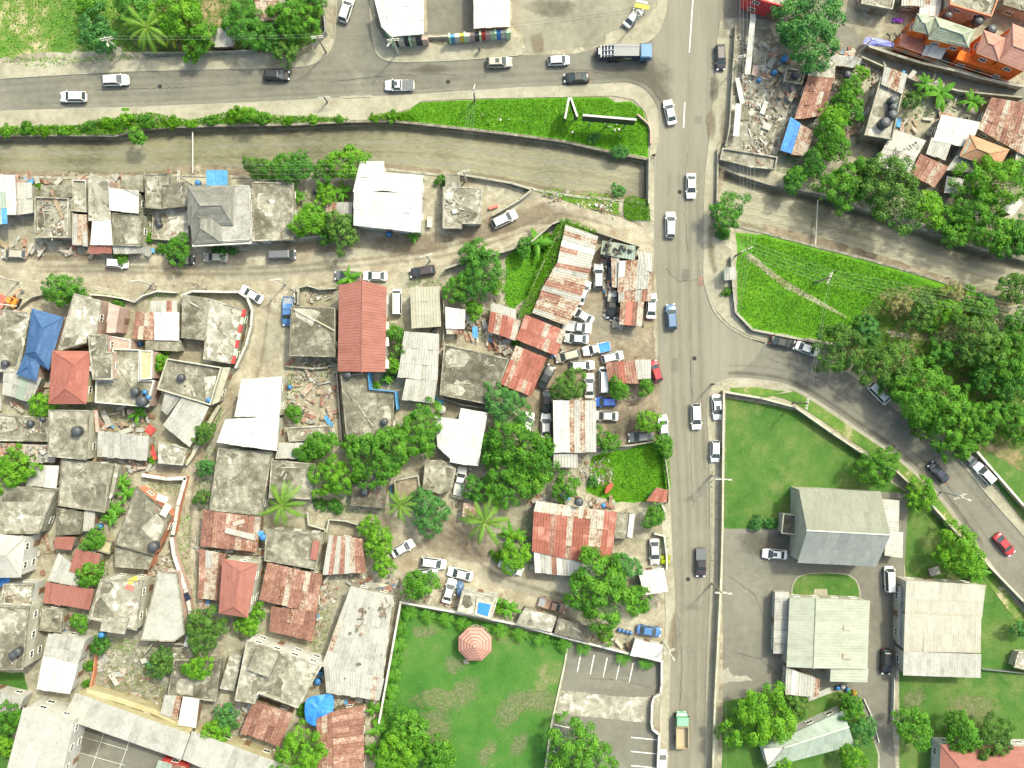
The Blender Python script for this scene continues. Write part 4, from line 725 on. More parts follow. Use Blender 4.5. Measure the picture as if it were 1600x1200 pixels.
hs('dark mould-stained slab with orange-painted edge in the lane bend', [('F', [(178,851),(240,868),(250,845),(268,806),(213,760)], 4.0, dict(m='conc_d', par=.12, pm='conc_d')), ('F', [(180,886),(232,890),(240,868),(178,852)], 3.2, dict(m='conc_m')), ], 'w_salmon')
hs('tall pale concrete house with a boxed white stairhead', [('F', [(138,966),(214,985),(223,907),(158,904)], 5.8, dict(m='conc_l', par=.2)), ('F', [(156,986),(194,991),(201,966),(161,962)], 6.4, dict(m='conc_l', walls=0, t=.7))], 'palewall')
hs('long whitewashed roof along the lane with pink-trimmed wall', [('F', [(219,1000),(272,1003),(290,990),(277,895),(247,893)], 3.9, dict(m='zincw', par=.12))], 'w_pink')
hs('apartment block with dark flat roof and two tanks at the left edge', [('F', [(-70,1048),(36,1046),(46,948),(-70,944)], 7.0, dict(m='conc_d', par=.15))], 'palewall', 'apartment_block', 'apartment block')
hs('small pale roof deck above the apartment block at the left edge', [('F', [(3,946),(48,946),(53,912),(6,912)], 4.6, dict(m='conc_l', par=.3))], 'w_white')
hs('lone concrete roof room beside the red patchwork house', [('F', [(60,985),(96,988),(98,952),(64,948)], 3.0, dict(m='conc_m', par=.15))], 'w_conc')
hs('white and grey corrugated shed above the school roofs', [('S', [(57,1076),(110,1084),(122,1038),(68,1024)], 3.8, dict(m='white', rise=.2)), ('S', [(68,1024),(122,1038),(134,1000),(76,990)], 4.0, dict(m=[('zincw', 2), ('zinc', 1)], rise=.3))], 'w_white', 'shed', 'shed')
hs('tall white-walled hall with plain grey roof in the bottom left corner', [('S', [(-12,1290),(78,1290),(116,1126),(36,1105)], 6.6, dict(m='zincw', rise=.2, rib=.02, w=2.4, l=5, worn=.1))], 'w_white', 'hall', 'hall')
hs('long bending grey roof of the school wing at the bottom left', [('S', [(98,1122),(283,1187),(297,1147),(118,1082)], 4.0, dict(m='zincw', rise=.5, rib=.025, w=1.6, l=5, worn=.2)), ('S', [(285,1186),(430,1250),(460,1200),(300,1142)], 4.0, dict(m='zincw', rise=.5, rib=.025, w=1.6, l=5, worn=.2))], 'w_yellow', 'school_building', 'school')
hs('grey roof corner peeking in beside the white hall at the left edge', [('S', [(-60,1122),(30,1112),(38,1090),(-60,1068)], 3.6, dict(m='zinc', rise=.3))], 'w_white')
hs('red-roofed kiosk in the court at the bottom edge', [('S', [(238,1215),(292,1225),(290,1198),(248,1188)], 3.0, dict(m=[('rust', 1), ('teal_sheet', 1)], rise=.3))], 'w_red', 'kiosk', 'kiosk')
hs('shack of white and rusted sheets against the school roof', [('S', [(278,1132),(306,1137),(312,1092),(286,1088)], 2.8, dict(m='white', rise=.3)), ('S', [(250,1114),(277,1124),(284,1088),(258,1086)], 2.8, dict(m=[('rust_p', 2), ('zincw', 1)], rise=.3))], 'w_wood', 'shack', 'shack')
# ---- middle
hs('dark square slab house with arched ornaments by the blue pickup', [('F', [(452,556),(524,558),(524,481),(455,478)], 4.0, dict(m='conc_d', par=.12))], 'w_conc')
hs('long red metal gable roof in the middle of the block', [('G', [(528,580),(530,446),(604,448),(602,581)], 5.0, dict(m='red_sheet', ridge=((565,581),(566,438)), rise=1.1, worn=.1, l=5, rib=.03))], 'w_white')
hs('stained slab house with a blue-fenced notch below the long red roof', [('F', [(542,691),(613,682),(617,611),(577,610),(574,583),(532,585)], 3.8, dict(m='conc_d', par=.12))], 'w_conc')
hs('square cream sheet roof beside the white parked van', [('S', [(643,513),(689,510),(686,447),(641,450)], 3.4, dict(m='cream_sheet', rise=.4, worn=.2))], 'palewall')
hs('pale stepped roof beside the dark slab and hedge trees', [('S', [(621,589),(684,595),(686,522),(632,518)], 3.6, dict(m='zincw', rise=.4)), ('S', [(628,624),(678,630),(683,596),(634,592)], 3.4, dict(m='zincw', rise=.2))], 'w_white')
hs('small white two-slope hut beside the dark mango tree', [('S', [(696,513),(726,513),(727,484),(696,480)], 3.0, dict(m='white', rise=.3)), ('S', [(698,522),(724,522),(725,512),(697,512)], 2.6, dict(m='rust_p', rise=.2, walls=0))], 'w_pink', 'hut', 'hut')
hs('broad dark slab with pale mould patches beside the striped red roof', [('F', [(687,617),(769,633),(796,561),(694,537)], 4.0, dict(m='conc_d', par=.14))], 'w_conc')
hs('white sheet-roofed house wedged between dark slabs and trees', [('S', [(703,722),(747,728),(762,645),(720,638)], 4.0, dict(m='white', rise=.4)), ('S', [(684,698),(708,720),(719,656),(679,651)], 3.9, dict(m='white', rise=.3))], 'w_conc')
hs('low rounded slab between the white roof and the mango row', [('F', [(660,764),(688,772),(706,766),(713,732),(690,718),(664,722)], 2.8, dict(m='conc_m'))], 'w_conc')
hs('stained slab beside the tall coconut palm', [('F', [(420,778),(486,780),(492,724),(424,719)], 3.2, dict(m='conc_m', par=.12))], 'w_conc')
hs('dark slab with a bucket-shaped tank under the mango branches', [('F', [(548,790),(600,794),(606,742),(552,738)], 3.0, dict(m='conc_d'))], 'w_conc')
hs('roofless brown-floored room below the mango trees', [('F', [(620,782),(658,772),(654,742),(616,750)], 2.4, dict(m='mud', par=.5, pm='w_conc'))], 'w_conc', 'ruin', 'ruin', wins=False)
hs('rusted roof with a white strip directly below the weathered slab', [('S', [(313,852),(402,862),(408,808),(317,797)], 3.0, dict(m=[('rust', 6), ('rust_p', 1.4)])), ], 'w_wood', 'shack', 'shack')
hs('patchy rust and white shack behind the rose-red house', [('S', [(310,934),(344,938),(352,866),(312,858)], 2.7, dict(m=PATCH))], 'w_wood', 'shack', 'shack')
hs('pale-walled two-storey house with rose-red hip roof by the lane', [('H', [(342,958),(387,965),(403,881),(348,873)], 6.4, dict(m='red_sheet', ridge=((366,948),(375,893)), along='BC', rise=.8))], 'palewall')
hs('light and dark slab roof with a red hatch beside the rusted roofs', [('F', [(413,876),(494,890),(506,834),(416,826)], 3.6, dict(m='conc_m', par=.12)), ('S', [(484,872),(495,874),(500,846),(489,844)], 4.1, dict(m='red_sheet', rise=.2, walls=0))], 'w_conc')
hs('rusted pinwheel roof beside the tall green hedge', [('S', [(504,898),(572,893),(566,842),(514,836)], 2.9, dict(m=[('rust', 5), ('rust_p', 2), ('zincw', .6)]))], 'w_wood', 'shack', 'shack')
hs('big rusted L-shaped roof beside the rose-red house', [('S', [(405,936),(494,958),(503,898),(418,879)], 3.2, dict(m=RUST)), ('S', [(421,985),(487,1001),(495,956),(424,948)], 3.0, dict(m=[('rust', 8), ('rust_p', 1)]))], 'w_wood')
hs('long pale patched roof beside the park wall', [('S', [(503,1040),(598,1060),(615,931),(548,916)], 3.8, dict(m=PALES, rise=.5)), ('S', [(510,1082),(593,1094),(600,1060),(506,1040)], 3.6, dict(m=PALES, rise=.3))], 'w_conc', 'hall', 'hall')
hs('white-walled concrete house with a raised roof room', [('F', [(367,1094),(398,1099),(404,1083),(466,1106),(503,1040),(386,1000)], 5.6, dict(m='conc_m', par=.2, pm='conc_l')), ('F', [(386,1046),(420,1059),(436,1021),(402,1010)], 6.8, dict(m='conc_m', t=1.2, walls=0))], 'w_white')
hs('rusted roof with a pale panel below the white-walled concrete house', [('S', [(376,1144),(437,1166),(458,1115),(396,1095)], 3.0, dict(m=RUST))], 'w_wood', 'shack', 'shack')
hs('rusted gable roof with a white ridge at the bottom edge', [('S', [(497,1250),(522,1250),(519,1112),(494,1124)], 3.4, dict(m=[('rust', 8), ('rust_p', 1)], rise=.4)), ('S', [(568,1250),(568,1102),(519,1112),(523,1250)], 3.4, dict(m=[('rust', 8), ('rust_p', 1)], rise=.4))], 'w_wood')
hs('small overgrown slab beside the white-walled concrete house', [('F', [(343,1076),(366,1080),(378,1025),(360,1020)], 3.0, dict(m='conc_l'))], 'w_conc', 'shed', 'shed')
hs('weed-grown slab in front of the white-walled concrete house', [('F', [(262,1086),(338,1096),(346,1030),(272,1030)], 2.4, dict(m='conc_d', par=.15))], 'w_conc', 'ruin', 'ruin', wins=False)
# ---- car yard and around
hs('long patchwork roof along the vine-covered wall', [('S', [(922,420),(934,369),(884,351),(871,410)], 2.9, dict(m=[('zincw', 4), ('rust_p', 2), ('rust', 1.4), ('white', 2)])), ('S', [(906,471),(922,420),(871,410),(846,453)], 2.9, dict(m=PATCH)), ('S', [(886,509),(906,471),(846,454),(832,489)], 2.8, dict(m=[('zincw', 3), ('rust_p', 3), ('rust', 1)]))], 'w_wood', 'workshop', 'workshop')
hs('mossy green roof laden with old tyres in the car yard', [('S', [(938,396),(992,406),(993,385),(941,376)], 2.7, dict(m=[('moss_tile', 3), ('teal_sheet', 1)], rise=.2))], 'w_wood', 'shack', 'shack')
hs('patchwork scrap shacks between the car yard and the main road', [('S', [(965,456),(1012,450),(1016,405),(967,408)], 2.8, dict(m=PATCH, rise=.2)), ('S', [(1000,420),(1019,424),(1018,396),(996,392)], 2.9, dict(m='zincw', rise=.2)), ('S', [(966,472),(1010,470),(1012,452),(966,456)], 2.6, dict(m=PATCH, rise=.15)), ('S', [(955,402),(968,404),(966,450),(956,448)], 2.4, dict(m=[('rust_p', 2), ('zinc', 1)], rise=.1, w=.8, l=1.6)), ('S', [(1008,470),(1017,470),(1018,425),(1010,424)], 2.5, dict(m=PATCH, rise=.1, w=.8, l=1.6)), ('S', [(968,506),(1002,509),(1006,472),(970,471)], 2.7, dict(m=[('rust', 2), ('rust_p', 2), ('coral', .5)], rise=.2))], 'w_wood', 'shack', 'shack')
hs('ragged red sheet roof with scraps on it beside the grass yard', [('S', [(762,517),(805,532),(813,501),(766,486)], 2.9, dict(m=STRIPE)), ('S', [(766,487),(807,499),(806,484),(770,473)], 2.8, dict(m='zincw', rise=.2))], 'w_wood', 'shack', 'shack')
hs('red sheet roof behind the row of white yard cars', [('S', [(806,530),(870,556),(884,517),(821,492)], 3.2, dict(m=BRICK, worn=.5))], 'w_conc', 'workshop', 'workshop')
hs('red and white striped sheet roof behind the black yard cars', [('S', [(782,600),(830,619),(854,559),(806,540)], 3.0, dict(m=STRIPE, w=.7, worn=.5))], 'w_conc', 'workshop', 'workshop')
hs('white stained workshop roof in the car yard', [('S', [(865,707),(931,706),(931,626),(864,626)], 4.0, dict(m=WORK, rise=.5, w=.9, l=7)), ('S', [(865,730),(902,730),(902,709),(865,709)], 3.2, dict(m='zincw', rise=.2))], 'w_conc', 'workshop', 'workshop')
hs('rust and white roof beside the red car at the road', [('S', [(950,596),(998,599),(992,564),(947,566)], 2.9, dict(m=[('rust', 5), ('brick_sheet', 2)], rise=.3)), ('S', [(994,592),(1017,591),(1017,562),(992,563)], 3.0, dict(m='zincw', rise=.2))], 'w_wood', 'shack', 'shack')
hs('house with a broad red sheet roof and pale repaired edges', [('S', [(831,861),(917,880),(922,812),(834,799)], 3.8, dict(m=BRICK, rise=.8, worn=.3)), ('S', [(834,799),(922,811),(926,796),(838,783)], 4.5, dict(m=[('rust_p', 2), ('zincw', 3)], rise=-.3, w=.7)), ('S', [(915,880),(954,882),(964,800),(925,796)], 3.8, dict(m=STRIPE, rise=.5)), ('S', [(836,894),(930,902),(931,882),(834,861)], 3.2, dict(m=[('zincw', 3), ('white', 2), ('rust', .6)], rise=.4))], 'palewall')
hs('concrete box with white front slab beside the broad red roof', [('F', [(960,841),(982,842),(986,804),(962,802)], 3.0, dict(m='conc_m')), ('F', [(980,839),(988,841),(992,804),(984,803)], 3.3, dict(m='w_white'))], 'w_conc', 'shed', 'shed')
hs('small white-roofed shop at the main road with a dark side slab', [('S', [(1006,929),(1044,924),(1037,887),(997,894)], 3.0, dict(m=[('white', 6), ('rust', 1)], rise=.2)), ('F', [(1003,951),(1027,951),(1029,928),(1005,931)], 2.6, dict(m='conc_d'))], 'w_white', 'shop', 'shop')
hs('white concrete roof with a blue skylight tub beside the park', [('F', [(714,955),(768,969),(779,931),(723,921)], 3.0, dict(m='conc_l', par=.1))], 'w_white', 'house')
hs('long pale slab along the park wall', [('F', [(805,976),(862,988),(870,964),(820,950)], 2.8, dict(m='conc_l'))], 'w_conc', 'shed', 'shed')
hs('long dark slab along the park wall above the parking bays', [('F', [(866,990),(922,1004),(928,980),(872,966)], 2.8, dict(m='conc_d'))], 'w_conc', 'shed', 'shed')
hs('white roadside stall roof at the corner of the park wall', [('S', [(985,1023),(1033,1034),(1036,1008),(992,999)], 2.8, dict(m='white', rise=.2))], 'w_white', 'stall', 'stall')
hs('low red lean-to roof at the roadside corner of the weedy yard', [('S', [(1010,782),(1042,784),(1044,766),(1026,762)], 2.4, dict(m=BRICK, rise=.2))], 'w_conc', 'shed', 'shed')
hs('small brown-roofed shed behind the tall palm in the lane', [('S', [(722,806),(744,808),(744,788),(724,786)], 2.4, dict(m='rust', rise=.2))], 'w_wood', 'shed', 'shed')
hs('little grey kiosk beside the green lot and pavement', [('S', [(1132,437),(1149,436),(1149,418),(1132,418)], 2.6, dict(m='zincw', rise=.15))], 'w_green', 'kiosk', 'kiosk')
# ---- church compound
hs('church with a sage and slate gable roof and pale gable wall', [('G', [(1246,879),(1369,885),(1376,768),(1248,763)], 5.6, dict(m='slate_sheet', m2='sage_sheet', cap='w_white', ridge=((1261,829),(1391,836)), rise=3.6, worn=.1, l=4, rib=.012, w=.9, wins=False)),
   ('F', [(1220,833),(1243,836),(1244,804),(1223,802)], 2.9, dict(m='conc_d', par=.35, pm='palewall', wins=False)), ('S', [(1410,872),(1411,832),(1385,830),(1382,868)], 2.8, dict(m='zincw', rise=.5, worn=.1, rib=.015)), ('S', [(1404,831),(1405,782),(1378,780),(1385,830)], 2.9, dict(m='zincw', rise=.5, worn=.1, rib=.015))], 'palewall', 'church', 'church')
hs('pale green church hall roof with grey side awning', [('G', [(1229,1042),(1234,934),(1359,938),(1355,1045)], 4.4, dict(m='green_sheet', ridge=((1271,1044),(1275,935)), rise=.9, worn=.1, l=4.5, rib=.012)), ('S', [(1355,1066),(1357,1045),(1298,1044),(1297,1065)], 4.2, dict(m='green_sheet', rise=.3, worn=.1, rib=.015)), ('S', [(1208,1021),(1211,925),(1233,925),(1230,1022)], 2.7, dict(m='zinc', rise=.2, worn=.1, rib=.015)), ('S', [(1227,1084),(1279,1089),(1281,1062),(1229,1043)], 3.2, dict(m=[('zincw', 3), ('white', 2), ('rust_p', .4)], rise=.2))], 'palewall', 'church_hall', 'hall')
hs('beige ribbed roof stepping in three bands beside the lawn', [('S', [(1414,960),(1534,966),(1540,914),(1416,907)], 4.4, dict(m='beige_sheet', rise=.7, worn=.1, w=.8, l=3, rib=.015)), ('S', [(1412,1018),(1532,1020),(1533,964),(1414,959)], 4.3, dict(m='beige_sheet', rise=.7, worn=.1, w=.8, l=3, rib=.015)), ('S', [(1411,1055),(1532,1059),(1533,1022),(1412,1018)], 4.2, dict(m='zincw', rise=.6, worn=.1, w=.8, l=3, rib=.015)), ('S', [(1402,1006),(1411,1008),(1414,917),(1404,916)], 2.7, dict(m='zinc', rise=.2))], 'palewall', 'school_building', 'school')
hs('pale teal gable roof below the church hall', [('G', [(1198,1200),(1335,1164),(1318,1110),(1190,1168)], 3.4, dict(m='teal_sheet', cap='w_white', ridge=((1226,1168),(1326,1136)), rise=.8, worn=.1, rib=.015))], 'w_white')
hs('house with a coral red hip roof in the bottom right corner', [('H', [(1466,1270),(1680,1270),(1680,1168),(1470,1163)], 4.2, dict(m='red_sheet', ridge=((1510,1212),(1640,1214)), rise=1.6, w=4))], 'w_white')
hs('low walled outhouse with dark opening at the right edge', [('F', [(1583,1042),(1618,1050),(1622,1020),(1590,1018)], 2.0, dict(m='conc_l', par=.3))], 'palewall', 'shed', 'shed', wins=False)
hs('flat roof glimpsed behind trees at the far right bush', [('F', [(1586,250),(1640,262),(1640,232),(1592,222)], 2.8, dict(m='conc_m'))], 'w_conc')
# ---- fill-in roofs of the dense quarter
hs('tin lean-to squeezed behind the fallen-beam house', [('S', [(113,382),(137,384),(136,336),(113,334)], 2.5, dict(m=PATCH, rise=.2))], 'w_wood', 'shack', 'shack')
hs('broken yard rooms above the tin lean-to beside the channel', [('F', [(113,330),(136,332),(136,282),(114,281)], 2.2, dict(m='conc_l', par=.4, pm='conc_l'))], 'w_conc', 'ruin', 'ruin', wins=False)
hs('small concrete room behind the long rust-patched shack by the lane', [('F', [(150,860),(172,866),(176,846),(156,842)], 2.6, dict(m='w_yellow', par=.15))], 'w_yellow', 'shed', 'shed')
hs('grey lean-to roof between the two left-edge slabs', [('S', [(40,758),(88,762),(92,728),(46,726)], 2.6, dict(m=[('zinc', 2), ('teal_sheet', 1), ('white', 1)], rise=.2))], 'w_conc', 'shack', 'shack')
hs('open brick-floored ruin beside the stark white roof', [('F', [(452,690),(520,686),(516,664),(448,668)], 1.8, dict(m='conc_l', par=.3))], 'w_conc', 'ruin', 'ruin', wins=False)
hs('scrap shack with red oddments below the open ruin', [('S', [(430,716),(470,716),(478,692),(436,692)], 2.5, dict(m=PALE, rise=.2))], 'w_conc', 'shack', 'shack')
# ================================================================ vegetation
def unit(n):
    d = NR.normal(size=(n, 3)); return d/np.linalg.norm(d, axis=1)[:, None]
def leafquads(pos, nrm, size, asp=.6):
    n = len(pos); a = np.cross(nrm, unit(n)); a /= np.linalg.norm(a, axis=1)[:, None]+1e-9; b = np.cross(nrm, a)
    s = (size*NR.uniform(.6, 1.25, n))[:, None]; a = a*s*.5; b = b*s*.5*asp
    dr = nrm*s*.10
    return np.stack([pos-a-dr, pos+b, pos+a-dr, pos-b], 1)
def crown_mesh(R_, lsz, rc, per, flat=.72, name='crown', cover=1.0):
    """foliage clumps spread over an uneven dome, leaves on each clump, some leaves loose inside"""
    nc = int(cover*2*math.pi*R_*R_*1.25/(math.pi*rc*rc)); k = np.arange(nc); zc = 1-1.38*(k+.5)/nc+NR.uniform(-.05, .05, nc); zc = np.clip(zc, -.42, 1); ph = k*2.39996+NR.uniform(-.25, .25, nc)
    o1, o2, o3 = NR.uniform(0, 6.28, 3); lob = 1+.20*np.sin(2*ph+o1)+.14*np.sin(3*ph+o2)*(1-zc*.5)+.08*np.sin(5*ph+o3)
    rr = np.sqrt(np.clip(1-zc*zc, 0, 1)); R2 = (R_-rc*.55)*lob*NR.uniform(.70, 1.06, nc)
    c = np.c_[rr*np.cos(ph)*R2, rr*np.sin(ph)*R2, zc*R2*flat*NR.uniform(.85, 1.12, nc)]; r = rc*NR.uniform(.5, 1.55, nc)
    keep = NR.uniform(0, 1, nc) > .17; c, r, ph, zc = c[keep], r[keep], ph[keep], zc[keep]; nc = len(r)
    lr = .14*np.sin(ph*1.5+zc*4+o2)+NR.uniform(-.26, .26, nc)
    i = NR.choice(nc, nc*per, p=r**2/np.sum(r**2)); n = len(i); d = unit(n); out = c[i]/(np.linalg.norm(c[i], axis=1)[:, None]+1e-6); d = d+out*.55+np.array((0, 0, .25)); d /= np.linalg.norm(d, axis=1)[:, None]
    p = c[i]+d*(r[i]*NR.uniform(.55, 1.12, n))[:, None]*np.array((1, 1, .8)); nn = d+unit(n)*.6+np.array((0, 0, .35)); q = .5+lr[i]+NR.uniform(-.25, .25, n)
    m = n//6; pi = unit(m)*R_*.72*(NR.uniform(0, 1, m)**.4)[:, None]; pi[:, 2] = np.abs(pi[:, 2])*flat*.8-R_*.12
    p = np.r_[p, pi]; nn = np.r_[nn, unit(m)+np.array((0, 0, .8))]; q = np.r_[q, NR.uniform(.2, .6, m)]; nn /= np.linalg.norm(nn, axis=1)[:, None]
    return qmesh(leafquads(p, nn, np.full(len(p), lsz)), name, np.clip(q, 0, 1))
PRO = {'s': [crown_mesh(1.2, .24, .36, 46, .8) for _ in range(5)], 'm': [crown_mesh(2.6, .29, .52, 64, .78) for _ in range(6)], 'l': [crown_mesh(5.0, .36, .74, 88, .68) for _ in range(6)]}
print('LEAVES', sum(len(m.polygons) for v in PRO.values() for m in v))
PRR = dict(s=1.2, m=2.6, l=5.0)
def trunk_mesh():
    mb = MB(); mb.tube([(0, 0, -.1), (.06, .03, .35), (0, 0, .62)], .075, 7, .05)
    for k in range(5):
        a = k*1.2566+.4; mb.tube([(0, 0, .58), (.16*math.cos(a), .16*math.sin(a), .78), (.42*math.cos(a), .42*math.sin(a), 1.02), (.78*math.cos(a+.3), .78*math.sin(a+.3), 1.16)], .035, 5, .008)
    return mb.mesh('trunk', True)
TRK = trunk_mesh()
def T(px, py, r, kind, label, zc=None, group=None, oval=1.0):
    R_ = r*S; big = R_ > 1.45; z = zc if zc is not None else (1.6+R_*.72 if big else R_*.55)
    c = P(px, py, z); k = 's' if R_ < 1.7 else ('m' if R_ < 3.4 else 'l'); me = random.choice(PRO[k]); s = R_/PRR[k]*1.02
    name = {'lf_olive': 'tree'}.get(kind, 'tree') if big else 'shrub'
    if not big:
        o = obj(name, me, 'lf_'+kind, None, c, (0, 0, U(0, 6.28)), True); o.scale = (s*oval, s, s*U(.85, 1.1)); tag(o, label, 'shrub', group); return o
    root = empty(name, (c.x, c.y, 0), U(0, 6.28)); tag(root, label, 'tree', group)
    o = obj('crown', me, 'lf_'+kind, root, (0, 0, z), None, True); o.scale = (s*oval, s, s*U(.9, 1.08))
    t = obj('trunk', TRK, 'bark', root); t.scale = (R_*.9, R_*.9, z*1.05)
    return root
# palms
def frond_mesh(L=3.0, lf=.75, n=20, droop=1.1, asp=.11):
    q = []; rn = []
    pt = lambda t: np.array((L*t*(1-.12*t), 0, .75*t*L*.35-droop*t*t*L*.33))
    for k in range(n):
        t = .12+.86*k/(n-1); p = pt(t); tg = pt(min(1, t+.04))-pt(t-.04); tg /= np.linalg.norm(tg); l = lf*(math.sin(math.pi*(.12+.80*t))**.7)
        for sd in (-1, 1):
            d = np.array((.55*tg[0], sd*.85, -.32+.1*NR.uniform(-1, 1))); d /= np.linalg.norm(d); w = tg*asp*.6
            q.append([p-w, p+w, p+d*l+w*.3, p+d*l-w*.3]); rn.append(NR.uniform(.2, .8))
    for k in range(8):
        a, b = pt(k/8), pt((k+1)/8); w = np.array((0, .035*(1.2-k/8), 0)); q.append([a-w, b-w, b+w, a+w]); rn.append(.9)
    return qmesh(np.array(q), 'frond', rn)
FR = [frond_mesh(3.0, .42, 26, 1.1, .06), frond_mesh(3.0, .38, 26, 1.7, .06)]; FRS = frond_mesh(1.3, .40, 12, 1.3, .06)
def leaf_mesh(L=2.0, w=.30, droop=1.0):
    q = []; n = 6; rn = []
    pt = lambda t: np.array((L*t, 0, L*(.55*t-droop*t*t*.6)))
    for k in range(n):
        t0, t1 = k/n, (k+1)/n; w0, w1 = w*math.sin(math.pi*(.06+.9*t0))**.6, w*math.sin(math.pi*(.06+.9*t1))**.6
        for sd in (-1, 1): q.append([pt(t0), pt(t1), pt(t1)+np.array((0, sd*w1, -.35*w1)), pt(t0)+np.array((0, sd*w0, -.35*w0))]); rn.append(NR.uniform(.3, .8))
    return qmesh(np.array(q), 'leaf', rn)
BL = [leaf_mesh(), leaf_mesh(1.7, .34, 1.3)]
def ptrunk(h, r): mb = MB(); mb.tube([(0, 0, -.1), (.12, .05, h*.5), (0, 0, h)], r*1.3, 8, r*.8); return mb.mesh('trunk', True)
PTK = ptrunk(1.0, 1.0)
def palm(px, py, r, label, kind='palm', h=6.0, n=20):
    c = P(px, py, h); root = empty('palm_tree', (c.x, c.y, 0)); tag(root, label, 'palm'); s = r*S/2.75
    t = obj('trunk', PTK, 'bark', root); t.scale = (.15, .15, h)
    for k in range(n):
        o = obj('frond', FR[k % 2], 'lf_'+kind, root, (0, 0, h), (U(-.2, .2), U(-.6, .45), k*2.4+U(-.3, .3)), True); q = s*U(.75, 1.12); o.scale = (q, q, q)
    return root
def banana(px, py, r, label, n=9, h=1.8, kind='mid'):
    c = P(px, py, h); root = empty('banana_plant', (c.x, c.y, 0)); tag(root, label, 'plant'); s = r*S/1.8
    t = obj('stem', PTK, 'lf_olive', root, (0, 0, 0), None, True); t.scale = (.13, .13, h)
    for k in range(n):
        o = obj('leaf', BL[k % 2], 'lf_'+kind, root, (0, 0, h-U(0, .3)), (U(-.2, .2), U(-.5, .4), k*2.4+U(-.3, .3)), True); q = s*U(.75, 1.1); o.scale = (q, q, q)
    return root
def sp_mesh():
    a = []; 
    base = np.empty(len(FRS.vertices)*3, np.float32); FRS.vertices.foreach_get('co', base); base = base.reshape(-1, 4, 3); rn = []
    for k in range(10):
        m = np.array(Matrix.Rotation(k*2.4, 3, 'Z') @ Matrix.Rotation(U(-.6, .2), 3, 'Y')); a.append(base @ m.T); rn += list(NR.uniform(.2, .8, len(base)))
    return qmesh(np.concatenate(a), 'crown', rn)
SPM = sp_mesh()
def smallpalm(px, py, label, r=13, group='small palms along the park wall', kind='mid'):
    c = P(px, py, 1.3); root = empty('small_palm', (c.x, c.y, 0), U(0, 6)); tag(root, label, 'palm', group)
    o = obj('crown', SPM, 'lf_'+kind, root, (0, 0, 1.3), None, True); q = r*S/1.2; o.scale = (q, q, q)
    t = obj('trunk', PTK, 'bark', root); t.scale = (.07, .07, 1.35)
def weeds(name, label, poly, den=14, size=.34, hmax=.5, kind='weed', n=None, z0=.02, cat='vegetation', lumps=0, avoid=()):
    n = n or int(parea(poly)*den); p = scatter(poly, n, 0, avoid); h = np.full(n, hmax)
    q = NR.uniform(-.25, .25, n)
    cs = scatter(poly, max(4, int(parea(poly)/7)), 0); cr = NR.uniform(.9, 2.4, len(cs)); cv = NR.uniform(-.3, .3, len(cs))
    dist = np.linalg.norm(p[:, None]-cs[None], axis=2)/cr[None]; i = dist.argmin(1); near = np.clip(1-dist.min(1), 0, 1)
    z = z0+NR.uniform(.1, 1, n)*hmax*(.35+lumps*near); d = unit(n); d[:, 2] = np.abs(d[:, 2])+.45; d /= np.linalg.norm(d, axis=1)[:, None]
    o = obj(name, qmesh(leafquads(np.c_[p, z], d, np.full(n, size)), name, np.clip(.5+cv[i]*.8+q, 0, 1)), 'lf_'+kind)
    return tag(o, label, cat, kind='stuff')
